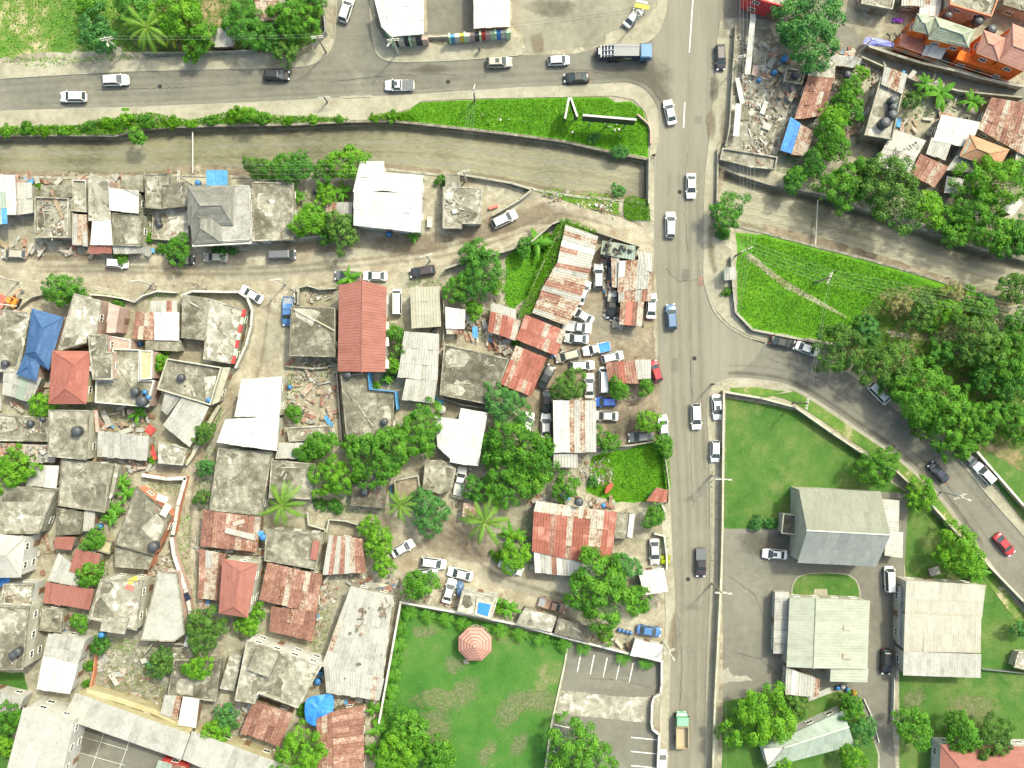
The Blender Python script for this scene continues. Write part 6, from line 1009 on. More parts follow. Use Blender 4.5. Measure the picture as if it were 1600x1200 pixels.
def car(px, py, deg, k, colr, label, extra='', group=None, z=0.0, tilt=0):
    d = CM[k]; L, Wd, Hh, bl, rb, rr, fr, fb, td = SPEC[k]; c = P(px, py, .9); root = empty('car' if k not in ('van', 'pickup') else {'van': 'van', 'pickup': 'pickup_truck'}[k], (c.x, c.y, z+.02), math.radians(deg))
    tag(root, label, {'van': 'van', 'pickup': 'pickup'}.get(k, 'car'), group); pm = MT['car_'+colr]
    f = U(.96, 1.03); root.scale = (f, f, U(.98, 1.03)); root.rotation_euler[0] = tilt
    for nm, key, m in (('body', 'body', pm), ('roof', 'roof', MT['car_'+('black' if 'blackroof' in extra else colr)]), ('windscreen', 'windscreen', MT['glass']), ('rear_window', 'rear_window', MT['glass']), ('side_window', 'side_window_r', MT['glass']), ('side_window', 'side_window_l', MT['glass'])): obj(nm, d[key], m, root, ownmat=True)
    if k == 'pickup':
        obj('bed', d['bed'], pm, root, ownmat=True); obj('bed_floor', d['bed_floor'], MT['steel'], root, ownmat=True)
        if 'cover' in extra: obj('bed_cover', d['bed_cover'], MT['car_grey'], root, ownmat=True)
        if 'bluebed' in extra: obj('bed_cover', d['bed_cover'], MT['tarp'], root, ownmat=True)
        if 'whitebed' in extra: obj('bed_cover', d['bed_cover'], MT['car_cover'], root, ownmat=True)
    if 'sun' in extra: obj('sunroof', d['sunroof'], 'glass', root)
    for sx in (.30, -.30):
        for sy in (-1, 1):
            w = obj('wheel', d['tyre'], 'tyre', root, (sx*L, sy*(Wd/2-.09), .33), (math.pi/2*(-sy), 0, 0)); obj('rim', d['rim'], 'rim', w)
    for sy in (-1, 1):
        obj('headlight', d['headlight'], 'lamp', root, (.468*L, sy*Wd*.33, .70 if k != 'suv' else .80)); obj('taillight', d['taillight'], 'tail', root, (-.487*L, sy*Wd*.36, .78)); obj('mirror', d['mirror'], pm, root, (fb*L-.22, sy*(Wd/2+.06), bl+.06), ownmat=True)
    return root
for a in [
 (114,151,180,'suv','white','white estate car driving left on the upper road','blackroof' if 0 else ''), (180,125,2,'suv','white','white off-roader driving right on the upper road'), (432,117,-2,'suv','black','black off-roader driving right on the upper road'), (624,133,180,'pickup','white','white double-cab pickup with dark bed cover on the upper road','cover sun'),
 (541,14,72,'suv','white','white car in the side street at the top edge'), (780,97,2,'suv','beige','beige off-roader with dark sunroof on the upper road','sun'), (873,94,3,'hatch','white','small white car behind the garbage truck'), (901,121,182,'sedan','black','black saloon turning in from the junction'), (990,26,50,'sedan','cover','faded wrecked car standing in weeds at the top'),
 (1126,89,-88,'wagon','dpurple','dark estate car parked at the kerb right of the junction'), (1047,175,102,'sedan','white','white saloon leaving the junction at an angle'), (1080,290,-90,'sedan','white','white saloon crossing the bridge'), (1048,351,90,'wagon','white','white estate car just below the bridge'), (1018,478,88,'sedan','white','white saloon parked beside the scrap shacks'), (1049,495,94,'suv','lblue','blue car on the main road'),
 (1088,651,-88,'wagon','white','white estate car on the main road below the junction'), (1121,636,-86,'sedan','white','white saloon parked on the corner pavement','sun'), (1118,705,-91,'hatch','white','white car parked below the corner pavement'), (1095,879,-90,'pickup','dpurple','dark pickup on the lower main road','cover'),
 (1211,866,176,'sedan','white','white saloon parked beside the church','sun'), (1390,905,92,'van','white','white boxy van parked beside the church hall'), (1385,1034,-92,'suv','black','black off-roader beside the beige ribbed roof'), (1467,738,134,'sedan','navy','dark blue saloon driving on the side road'), (1539,740,133,'suv','white','white off-roader parked at the yellow wall'), (1570,851,-50,'sedan','red','red car on the side road at the right edge'),
 (1223,535,-12,'sedan','black','black saloon parked below the green lot'), (1262,545,-20,'sedan','white','white car half under the roadside tree'), (1374,615,-45,'van','white','white van under the overhanging trees'), (1513,716,-42,'hatch','grey','dark car hidden under the lowest roadside tree'),
 (21,397,178,'wagon','beige','beige estate car on the dirt road at the left edge'), (182,411,-3,'hatch','white','white hatchback under the bright shrub on the dirt road'), (283,406,1,'sedan','black','black car parked below the street tree'), (337,402,178,'sedan','beige','beige saloon parked below the grey hip house'), (441,398,2,'van','grey','dark grey van parked on the dirt road'), (393,460,150,'sedan','white','white saloon at the street bend'), (449,486,-92,'pickup','blue','blue pickup beside the dark square slab'), (586,431,179,'sedan','white','white saloon above the long red roof'), (660,424,190,'wagon','dpurple','dark purple estate car on the dirt road'), (620,472,90,'van','white','white van in the drive beside the long red roof'), (788,342,26,'suv','white','white estate car at the bend of the dirt road'), (542,431,178,'sedan','grey','dark car half under the palm-like plant'),
 (935,432,90,'suv','silver','silver off-roader beside the scrap shacks in the yard'), (956,426,-92,'sedan','navy','stripped dark blue wreck in the car yard','',None,0,.06), (956,475,-92,'pickup','black','black pickup wreck with open bed in the car yard'), (911,457,68,'sedan','white','topmost white saloon beside the patchwork roof'), (910,493,150,'sedan','white','second white saloon in the yard row, angled'), (902,511,-8,'pickup','silver','pale pickup with reddish load in the yard row'), (901,529,176,'sedan','silver','silver saloon at the bottom of the yard row'),
 (887,556,195,'wagon','beige','beige estate car in the car yard'), (932,545,192,'pickup','white','white pickup with bright blue bed in the car yard','bluebed'), (957,558,12,'hatch','white','white hatchback behind the rust and white roof'), (910,571,2,'wagon','white','white estate car above the round olive tree'), (853,589,62,'sedan','black','black saloon beside the striped red roof'), (854,628,-92,'sedan','black','black saloon left of the workshop roof'), (921,603,90,'sedan','cover','car under a pale dust cover beside the white van'), (944,594,90,'van','white','long white van beside the rust and white roof'), (947,628,180,'hatch','rblue','bright blue hatchback right of the workshop'), (947,650,178,'sedan','silver','silver saloon right of the workshop'), (825,664,80,'sedan','white','white car half under the grove'), (853,666,90,'sedan','white','white saloon left of the workshop, below the black one'), (1002,683,184,'sedan','grey','dark grey car beside the bright round tree'), (1037,668,95,'sedan','white','white car at the road behind the bright round tree'), (1025,580,108,'hatch','red','red car nosing out beside the rust and white roof'),
 (629,857,30,'sedan','white','white car parked askew in the lane yard'), (677,880,-8,'wagon','white','white estate car above the leafy lane tree'), (664,897,4,'sedan','silver','silver car half under the leafy lane tree'), (719,897,166,'sedan','white','white saloon parked in the lane opposite the palm'), (702,924,74,'sedan','white','white saloon beside the skylight roof'), (798,886,-24,'sedan','cover','half buried white wreck below the bright lane tree'), (863,946,-18,'pickup','brown','rusty brown pickup wreck beside the pale slab'), (1014,986,-8,'sedan','blue','grey-blue saloon at the lane mouth'), (1023,862,-88,'sedan','silver','silver saloon in the roadside yard beside the yellow shrub'), (1035,1190,90,'hatch','white','white car at the bottom edge beside the parking wall'), (719,752,80,'pickup','white','white narrow pickup between the dark slab and the grove','whitebed'),
 ]: car(*a)
def wheels6(root, xs, y, r=.5):
    for x in xs:
        for sy in (-1, 1):
            o = obj('wheel', CM['sedan']['tyre'], 'tyre', root, (x, sy*y, r), (math.pi/2*(-sy), 0, 0)); o.scale = (r/.33, r/.33, 1.5); i = obj('rim', CM['sedan']['rim'], 'rim', o)
# garbage truck
c = P(976, 84, 1.2); g = empty('garbage_truck', (c.x, c.y, .02), math.radians(0)); tag(g, 'blue and grey garbage truck at the junction', 'truck')
mb = MB(); mb.box((3.55, 0, 1.75), (1.9, 2.3, 2.1)); mb.box((3.5, 0, 2.86), (1.5, 2.1, .14)); obj('cab', mb.mesh(), 'car_dblue', g)
mb = MB(); mb.box((4.52, 0, 2.1), (.05, 2.0, .85)); obj('windscreen', mb.mesh(), 'glass', g)
for sy in (-1, 1):
    mb = MB(); mb.box((3.75, sy*1.16, 2.05), (.9, .04, .7)); obj('side_window', mb.mesh(), 'glass', g); mb = MB(); mb.box((4.6, sy*1.3, 2.0), (.1, .22, .5)); obj('mirror', mb.mesh(), 'black', g); mb = MB(); mb.box((4.52, sy*.85, 1.05), (.06, .35, .2)); obj('headlight', mb.mesh(), 'lamp', g)
mb = MB(); mb.box((-1, 0, .85), (8.6, 1.0, .35)); obj('chassis', mb.mesh(), 'black', g)
mb = MB(); v, f = prism([(-2.0, -1.2, 1.1), (2.3, -1.2, 1.1), (2.3, 1.2, 1.1), (-2.0, 1.2, 1.1)], [(-2.0, -1.05, 3.1), (2.3, -1.05, 3.1), (2.3, 1.05, 3.1), (-2.0, 1.05, 3.1)]); mb.add(v, f); bo = obj('body', mb.mesh(), 'car_navy', g)
mb = MB(); mb.box((.15, 0, 3.14), (4.3, 2.06, .06)); mb.box((.15, .55, 3.20), (4.3, .08, .07)); obj('body_top', mb.mesh(), 'car_plate', g)
mb = MB(); v, f = prism([(-4.9, -1.15, 1.0), (-2.0, -1.15, 1.0), (-2.0, 1.15, 1.0), (-4.9, 1.15, 1.0)], [(-4.0, -1.0, 2.5), (-2.0, -1.0, 3.0), (-2.0, 1.0, 3.0), (-4.0, 1.0, 2.5)]); mb.add(v, f); obj('tailgate', mb.mesh(), 'car_navy', g)
mb = MB(); [mb.box((-2.0-.55*q, 0, 3.02-.14*q), (.14, 2.1, .14)) for q in range(5)]; [mb.box((-3.0, s_*.8, 2.92), (2.0, .12, .14), 0, -.24) for s_ in (-1, 0, 1)]; obj('tailgate_frame', mb.mesh(), 'steel', g)
mb = MB(); mb.box((-4.3, .1, 2.2), (.7, 1.1, .3)); obj('hopper_lid', mb.mesh(), 'white', g)
mb = MB(); mb.box((-.2, -1.19, 1.55), (2.2, .06, .22), 0, .0); obj('stripe', mb.mesh(), 'lf_yel', g); mb = MB(); mb.box((.4, -1.15, 2.1), (1.4, .06, .2), 0, .08); obj('stripe', mb.mesh(), 'w_green', g)
wheels6(g, (3.4, -1.2, -2.4), 1.05)
# tipper truck
c = P(1065, 1140, 1.2); g = empty('tipper_truck', (c.x, c.y, .02), math.radians(90)); tag(g, 'green-cabbed tipper truck with an empty tan bed', 'truck')
mb = MB(); mb.box((1.75, 0, 1.55), (1.5, 2.0, 1.5)); v, f = prism([(2.5, -.95, .8), (3.1, -.85, .8), (3.1, .85, .8), (2.5, .95, .8)], [(2.5, -.95, 1.6), (2.95, -.8, 1.4), (2.95, .8, 1.4), (2.5, .95, 1.6)]); mb.add(v, f); obj('cab', mb.mesh(), 'car_green', g)
mb = MB(); mb.box((1.7, 0, 2.34), (1.35, 1.85, .1)); obj('roof', mb.mesh(), 'mint', g); mb = MB(); mb.box((2.52, 0, 2.0), (.06, 1.8, .6), 0, .25); obj('windscreen', mb.mesh(), 'glass', g)
for sy in (-1, 1):
    mb = MB(); mb.box((1.9, sy*1.01, 1.95), (.8, .03, .5)); obj('side_window', mb.mesh(), 'glass', g); mb = MB(); mb.box((3.12, sy*.6, 1.05), (.06, .3, .2)); obj('headlight', mb.mesh(), 'lamp', g); mb = MB(); mb.box((2.5, sy*1.15, 1.9), (.1, .2, .4)); obj('mirror', mb.mesh(), 'black', g)
mb = MB(); mb.box((-.6, 0, .75), (6, .9, .3)); obj('chassis', mb.mesh(), 'black', g)
mb = MB()
for q in (((-1.1, 1.02, 1.5), (3.9, .08, 1.1)), ((-1.1, -1.02, 1.5), (3.9, .08, 1.1)), ((.85, 0, 1.65), (.1, 2.1, 1.4)), ((-3.05, 0, 1.5), (.08, 2.1, 1.0))): mb.box(*q)
obj('bed', mb.mesh(), 'car_tan', g); mb = MB(); mb.box((-1.1, 0, 1.0), (3.85, 2.0, .06)); obj('bed_floor', mb.mesh(), 'car_tan', g); wheels6(g, (2.2, -1.8), .95, .46)
# digger at the left edge
c = P(20, 472, 1.2); g = empty('digger', (c.x, c.y, .0), math.radians(65)); tag(g, 'small orange digger beside the red sheet at the left edge', 'digger')
mb = MB(); mb.box((0, 0, 1.15), (1.7, 1.3, .7)); mb.box((.15, .3, 1.9), (1.0, .7, .9)); obj('body', mb.mesh(), 'car_orange', g)
mb = MB(); mb.box((.4, .3, 1.95), (.6, .72, .6)); obj('cab_window', mb.mesh(), 'glass', g)
for sy in (-1, 1): mb = MB(); mb.box((0, sy*.62, .35), (2.0, .32, .6)); obj('track', mb.mesh(), 'black', g)
mb = MB(); mb.tube([(.8, -.3, 1.3), (1.6, -.3, 2.4), (2.4, -.3, 1.9)], .13, 6); mb.tube([(2.4, -.3, 1.9), (2.5, -.3, .7)], .1, 6); obj('arm', mb.mesh(), 'w_salmon', g); mb = MB(); mb.box((2.4, -.3, .5), (.4, .5, .45)); obj('bucket', mb.mesh(), 'steel', g)
# ================================================================ walls, fences, street furniture, clutter
def wall(label, pts, h=1.8, t=.2, m='w_conc', cap=None, name='boundary_wall', cat='wall', close=False, posts=0):
    q = [V(p, h) for p in pts]
    if close: q.append(q[0])
    n = len(q); mb = MB(); L_ = []; R_ = []
    for i in range(n):
        a = q[max(i-1, 0)]; b = q[min(i+1, n-1)]; d = (b-a).to_2d().normalized(); o = Vector((-d.y, d.x, 0))*t/2; L_.append(q[i]+o); R_.append(q[i]-o)
    for i in range(n-1):
        lp = ccw([L_[i], L_[i+1], R_[i+1], R_[i]]); v, f = prism([Vector((p.x, p.y, -.02)) for p in lp], lp); mb.add(v, f)
    if not cap and not posts: return tag(mb.build(name, m), label, cat)
    c0 = sum(q, Vector())/n; root = empty(name, (c0.x, c0.y, 0)); tag(root, label, cat); mb.build('wall', m, root)
    if cap:
        cb = MB()
        for i in range(n-1):
            a, b = q[i], q[i+1]; d = b-a; cb.box(((a.x+b.x)/2, (a.y+b.y)/2, h+.043), (d.length+.1, t+.12, .08), math.atan2(d.y, d.x))
        cb.build('coping', cap, root)
    if posts:
        for i in range(n-1):
            a, b = q[i], q[i+1]; k = max(1, int((b-a).length/posts))
            for j in range(k):
                p = a.lerp(b, j/k); pb = MB(); pb.box((p.x, p.y, h/2+.1), (t+.16, t+.16, h+.2)); pb.build('post', m, root)
    return root
wall('yellowish compound wall along the east pavement', [(1131,612),(1130,700),(1129,826),(1127,900),(1122,1000),(1117,1100),(1114,1200),(1112,1300)], 1.8, .2, 'w_yellow', 'palewall', posts=6)
wall('pale compound wall along the side road beside the church lawn', [(1131,612),(1190,622),(1243,636),(1300,676),(1342,704),(1400,735),(1450,782),(1495,832),(1540,878),(1600,940),(1680,1050)], 1.7, .22, 'w_conc', 'palewall', posts=6)
wall('low concrete wall round the green lot at the side road', [(1143,400),(1146,450),(1150,488),(1176,515),(1210,522),(1262,532),(1300,540)], 1.1, .25, 'w_conc', 'kerb')
wall('yellow and white wall along the far side of the side road', [(1527,706),(1552,735),(1600,790),(1680,880)], 1.6, .25, 'w_yellow', 'w_white')
wall('white park wall on the north side', [(626,941),(720,958),(800,974),(890,998),(985,1022),(1036,1034)], 2.0, .22, 'palewall', 'w_white', posts=7)
wall('white park wall on the west side', [(626,941),(612,1020),(601,1080),(592,1130)], 2.0, .22, 'palewall', 'w_white')
wall('pink curving entrance wall of the parking bays', [(1034,1034),(1034,1070),(1032,1084),(1022,1090),(1019,1100),(1018,1130),(1020,1140),(1030,1148),(1028,1200),(1026,1280)], 1.3, .25, 'w_pink', 'w_white')
wall('low kerb wall between the park lawn and the parking bays', [(888,1004),(882,1040),(872,1085),(862,1130),(852,1200),(846,1280)], .3, .3, 'palewall')
wall('curved white street wall round the slab with painted parapet', [(283,462),(300,455),(350,456),(372,456),(386,465),(394,485),(392,510),(384,540),(368,575)], 1.9, .25, 'palewall', 'w_white')
wall('curved low fence wall beside the orange digger', [(20,492),(34,476),(50,464),(66,460)], 1.3, .15, 'w_conc')
wall('striped pink gate beam by the blue tiled house', [(20,487),(34,493),(48,499)], 2.4, .9, 'w_pink')
wall('scalloped white garden wall along the dirt road', [(140,460),(165,462),(190,466),(210,472),(222,462),(245,455),(275,457)], 1.4, .2, 'w_white')
wall('white lane wall below the tilted pale roof', [(342,634),(330,655),(315,685),(300,712),(290,726)], 1.2, .6, 'palewall')
wall('salmon garden wall along the winding lane', [(222,742),(260,748),(290,747),(284,768),(278,790),(274,815),(270,835)], 1.6, .5, 'w_salmon', 'w_white')
wall('pink and white lane wall beside the whitewashed roof', [(268,840),(272,868),(280,892),(290,920),(297,955),(294,990),(290,1010)], 1.8, .5, 'w_pink', 'w_white')
wall('dark wall along the dirt road above the mango', [(694,420),(740,404),(790,392),(830,378),(862,350),(880,343)], 2.2, .2, 'w_conc', 'kerb')
wall('yard wall between the dirt road and the car yard', [(880,343),(932,362),(1000,385)], 2.2, .2, 'w_conc')
wall('vine-covered yard wall west of the patchwork roof', [(880,345),(862,385),(840,430),(824,470),(810,498)], 2.3, .22, 'w_conc')
wall('ruined arched garden wall above the dark square slab', [(465,476),(466,450),(480,446),(500,452),(524,450)], 1.5, .25, 'w_conc')
wall('block wall along the bank below the pale stained roof', [(718,272),(760,279),(800,286),(832,296),(812,312),(770,336)], 1.2, .25, 'w_conc', 'kerb')
wall('right bridge parapet', [(1122,232),(1121,300),(1120,356)], 1.0, .3, 'w_conc')
wall('left bridge parapet', [(1015,246),(1014,318)], 1.0, .3, 'w_conc')
wall('pale low wall at the corner of the triangle lot', [(996,178),(1014,194),(1017,204),(1017,224)], 1.0, .25, 'w_pink')
wall('long wall beside the rubble plot along the main road', [(1150,40),(1146,100),(1143,150),(1140,200),(1134,228)], 1.4, .2, 'w_conc')
wall('brown lane wall in front of the orange house', [(1358,72),(1400,86),(1440,98),(1500,112),(1532,122),(1600,135)], 2.2, .3, 'w_wood', 'kerb')
wall('broken wall line south of the lane in the north-east block', [(1346,88),(1400,112),(1432,126),(1500,142),(1600,152)], 1.8, .25, 'w_conc')
wall('wall behind the trees at the upper pavement', [(222,82),(290,82),(350,80),(400,78)], 1.5, .2, 'w_conc')
wall('corrugated fence at the corner pavement', [(505,12),(508,48),(498,58),(488,70)], 2.0, .12, 'zinc', name='fence', cat='fence')
wall('white roadside wall beside the silver saloon', [(1022,834),(1038,838),(1042,870),(1042,890)], 1.2, .25, 'w_white')
wall('low wall around the weedy roadside yard', [(930,700),(985,696),(1036,688),(1046,762),(1045,786)], 1.6, .2, 'w_conc')
wall('roadside white wall stub beside the small tree', [(1034,788),(1040,800)], 1.2, .25, 'w_white')
wall('pale courtyard wall of the overgrown plot', [(135,1080),(180,1092),(240,1112),(300,1140)], 2.4, .9, 'w_yellow')
wall('yard wall left of the overgrown plot', [(150,1010),(146,1050),(138,1084)], 1.6, .2, 'w_salmon')
wall('yard wall above the overgrown plot', [(225,1022),(240,1004),(300,1008)], 1.6, .2, 'w_conc')
wall('wall behind the rusted pinwheel roof', [(510,832),(514,812),(540,814),(560,820)], 1.8, .25, 'palewall')
wall('white yard wall below the lime tree', [(480,800),(482,820),(508,828),(504,850)], 1.6, .25, 'palewall')
wall('blue painted notch fence of the stained slab', [(575,582),(577,608),(617,612),(620,640)], 4.6, .12, 'w_blue', name='fence', cat='fence')
wall('chain fence across the east lawn', [(1535,1046),(1600,1052),(1660,1056)], 1.2, .06, 'steel', name='fence', cat='fence')
wall('white fence beside the long drive below the beige roof', [(1398,1060),(1397,1100),(1396,1130)], 1.2, .1, 'w_white', name='fence', cat='fence')
wall('low kerb wall round the garden beside the church hall', [(1350,1092),(1362,1118),(1374,1160)], .4, .15, 'w_white')
wall('shop yard wall with blue and pale panels at the top', [(668,57),(700,56),(740,54)], 1.2, .25, 'palewall')
wall('dirt road verge wall left of the bright tree', [(466,372),(505,368)], 1.2, .15, 'palewall')
wall('yard wall left of the long red roof', [(526,582),(530,640),(534,690)], 1.4, .2, 'w_conc')
wall('concrete edge wall above the open ruin', [(446,572),(490,576),(512,574)], 1.0, .3, 'w_conc')
wall('blue-topped garden wall above the wedged white roof', [(690,622),(720,632),(768,640)], 1.6, .2, 'w_conc')
wall('wall between the cream roof and the small white hut', [(692,448),(694,500),(692,540)], 1.6, .15, 'w_conc')
# painted parapet blocks on the big slab
rt = empty('painted_parapet', P(374,520,4.2)*1); rt.location.z = 3.7; tag(rt, 'red and green painted blocks along the slab edge at the bend', 'parapet')
for k in range(7):
    a, b = P(382-k*2.6, 483+k*12.2, 4.1), P(382-(k+1)*2.6, 483+(k+1)*12.2, 4.1); d = b-a; mb = MB(); L_ = d.length*(1 if k % 2 == 0 else .9)
    mb.box(((a.x+b.x)/2, (a.y+b.y)/2, 4.0), (L_-.04, .5, .6), math.atan2(d.y, d.x)); mb.build('block', 'w_red' if k % 2 == 0 else 'w_green', rt)
# shop fronts
def front(root, x0, y0, x1, y1, cols, h=3.0):
    a, b = P(x0, y0, h), P(x1, y1, h); n = len(cols); d = b-a; rz = math.atan2(d.y, d.x)
    for i, c_ in enumerate(cols):
        p = a.lerp(b, (i+.5)/n); mb = MB(); mb.box((p.x, p.y, 1.5), (d.length/n-.03, .5+.15*(i % 2), 2.9+.15*(i % 3)), rz); mb.build('front_panel', c_, root)
        if i % 3 == 0: q = a.lerp(b, i/n); mb = MB(); mb.box((q.x, q.y, 1.65), (.35, .75, 3.4), rz); mb.build('pillar', 'w_green', root)
front(SHOP1, 612, 62, 668, 59, ['car_navy', 'palewall', 'car_navy', 'w_conc', 'car_navy', 'w_pink'])
front(SHOP2, 702, 56, 798, 48, ['w_blue', 'w_white', 'yellow', 'w_white', 'w_pink', 'car_navy', 'w_red', 'w_pink', 'w_green', 'pool', 'w_white', 'w_green'])
# utility poles with crossarms
def pole(px, py, h, label, m='pole', arm=0.0, lamp=None, lean=(0, 0)):
    b = P(px, py, 0); root = empty('utility_pole', b); tag(root, label, 'pole'); tp = b+Vector((lean[0], lean[1], h))
    mb = MB(); mb.tube([b, b.lerp(tp, .5), tp], .17, 8, .11); mb.build('shaft', m, root)
    for k, dz in enumerate((.35, 1.1)):
        mb = MB(); mb.box((tp.x, tp.y, h-dz), (1.9, .12, .12), arm); mb.build('crossarm', 'pole_c', root)
        for s_ in (-1, -.5, .5, 1):
            mb = MB(); x, y = tp.x+math.cos(arm)*s_*1.05, tp.y+math.sin(arm)*s_*1.05; mb.lathe([(.04, 0), (.07, .06), (.03, .2)], 8, (x, y, h-dz+.07)); mb.build('insulator', 'w_white', root)
    if lamp is not None:
        e = tp+Vector((math.cos(lamp)*1.3, math.sin(lamp)*1.3, -.1)); mb = MB(); mb.tube([tp-Vector((0, 0, .8)), e], .05, 6); mb.box(e, (.6, .22, .14), lamp); mb.build('street_light', 'pole_c', root)
    return tp
PL = {}
for k, a in dict(a=(194,84,8,'leaning pole at the overgrown field','pole_c',.2,-1.2), b=(510,83,8.5,'dark pole at the side street corner','pole',.1,None), c=(622,84,7.5,'pole with lamp in front of the left shop','pole_c',.1,-2.2),
 d=(1149,400,9,'thick pole with many wires beside the kiosk','pole',.4,None), e=(1272,442,9,'dark pole standing in the green lot','pole',1.2,None), f=(1240,629,8.5,'dark pole on the verge of the side road','pole',1.4,None), g=(1112,911,8.5,'dark pole on the lower east pavement','pole',0,0.0), h=(1112,742,8.5,'pole at the church lawn wall','pole_c',0,0.0),
 i=(728,283,8,'pole on the channel bank below the pale roof','pole_c',.3,None), j=(300,288,7.5,'thin pole behind the blue canopy','pole_c',1.5,None), k=(238,445,7.5,'pole at the gate on the dirt road','pole_c',.1,None), l=(447,444,8,'pole at the lane corner by the blue pickup','pole_c',.1,None), m=(672,408,8,'pole beside the dark purple estate car','pole_c',.3,None), n=(1036,1002,7,'pale street light pole by the stall','pole_c',.4,-1.0), o=(1470,768,8,'pole at the kerb beside the dark blue saloon','pole_c',.5,-.4),
 p=(30,440,8,'pole above the orange digger','pole_c',.1,None), q=(1146,110,8,'pole at the rubble plot wall','pole_c',.1,None), r=(512,160,3.5,'short dark post beside the driveway','pole',.1,None), s=(742,158,7,'thin pole at the edge of the triangle lot','pole',1.3,None), u=(1338,85,7.5,'white pole in the north-east lane','pole_c',.5,None), v=(1112,600,8,'pole at the corner of the side road','pole',0,None), w=(990,40,7,'pole beside the wrecked car','pole_c',.3,None)).items(): PL[k] = pole(*a)
def cables(label, A, B, n=4, sp=.55, sag=.5, m='wire', r=.017):
    d = (B-A).to_2d().normalized(); o = Vector((-d.y, d.x, 0)); root = empty('overhead_cables', ((A+B)/2)); root.location.z = 0; tag(root, label, 'cables')
    for k in range(n):
        a, b = A+o*(k-(n-1)/2)*sp, B+o*(k-(n-1)/2)*sp; z = -.25*(k % 2)
        mb = MB(); mb.tube([a.lerp(b, t)+Vector((0, 0, z-sag*4*t*(1-t))) for t in np.linspace(0, 1, 7)], r, 4); mb.build('cable', m, root)
far = lambda x, y, z=8: P(x, y, z)
cables('bundle of overhead cables running north from the kiosk pole', PL['d'], far(1168,-60), 5, .6)
cables('bundle of overhead cables running south from the kiosk pole', PL['d'], PL['v'], 4, .5)
cables('bundle of overhead cables across the green lot', PL['d'], PL['e'], 5, .6)
cables('bundle of overhead cables from the green lot to the right edge', PL['e'], far(1660,500), 5, .6)
cables('two cables along the church lawn wall', PL['v'], PL['h'], 2, 1.6)
cables('two cables along the church car park wall', PL['h'], PL['g'], 2, 1.6)
cables('two cables leaving the frame along the lower wall', PL['g'], far(1128,1260), 2, 1.6)
cables('cables from the green lot pole down to the verge pole', PL['e'], PL['f'], 2, .5)
cables('cables across the main road to the yard wall', PL['d'], far(872,325,7), 4, .35)
cables('cables from the bank pole along the dirt road', far(872,325,7), PL['i'], 3, .4)
cables('cables over the channel to the upper road', PL['i'], PL['s'], 4, .45)
cables('cables along the south bank houses', PL['i'], far(-60,268,7), 4, .8)
cables('cables between the two dirt road poles', PL['k'], PL['l'], 2, .5); cables('cables from the lane corner pole to the purple car pole', PL['l'], PL['m'], 2, .5); cables('cables from the gate pole to the left edge', PL['k'], PL['p'], 2, .5)
cables('cables along the upper road from the field pole', PL['a'], PL['b'], 2, .6); cables('cables from the corner pole to the shop pole', PL['b'], PL['c'], 2, .6, m='wire_d'); cables('dark cable over the forecourt', PL['c'], PL['w'], 2, .6, m='wire_d')
cables('cables crossing the junction to the rubble plot', PL['w'], PL['q'], 2, .5); cables('cables over the north-east lane', PL['q'], PL['u'], 2, .5, m='wire_d'); cables('cables over the lane before the orange house', PL['u'], far(1640,150,7), 3, .4)
cables('cable from the roadside shed to the lower pole', far(1040,785,5), PL['g'], 1, .5, m='wire_d')
# billboards
def billboard(label, x0, y0, x1, y1, z0, z1, nl=3):
    a, b = P(x0, y0, z1), P(x1, y1, z1); d = (b-a); rz = math.atan2(d.y, d.x); c_ = (a+b)/2; root = empty('billboard', (c_.x, c_.y, 0)); tag(root, label, 'billboard')
    mb = MB(); mb.box((c_.x, c_.y, (z0+z1)/2), (d.length, .22, z1-z0), rz); mb.build('face_panel', 'screen', root)
    mb = MB(); mb.box((c_.x, c_.y, z1+.06), (d.length+.1, .34, .12), rz); mb.build('top_rail', 'w_white', root)
    for k in range(nl):
        p = a.lerp(b, (k+.5)/nl); mb = MB(); mb.tube([(p.x, p.y, 0), (p.x, p.y, z0+.3)], .13, 8); mb.build('leg', 'steel', root)
        mb = MB(); mb.box((p.x, p.y, (z0+z1)/2), (.1, .3, z1-z0), rz); mb.build('rib', 'black', root)
billboard('long dark-backed billboard standing in the triangle lot', 911, 180, 994, 187, 2.6, 5.8, 3)
billboard('left panel of the V-shaped billboard in the triangle lot', 889, 153, 883, 185, 2.6, 5.4, 2)
billboard('right panel of the V-shaped billboard in the triangle lot', 892, 153, 902, 182, 2.6, 5.4, 2)
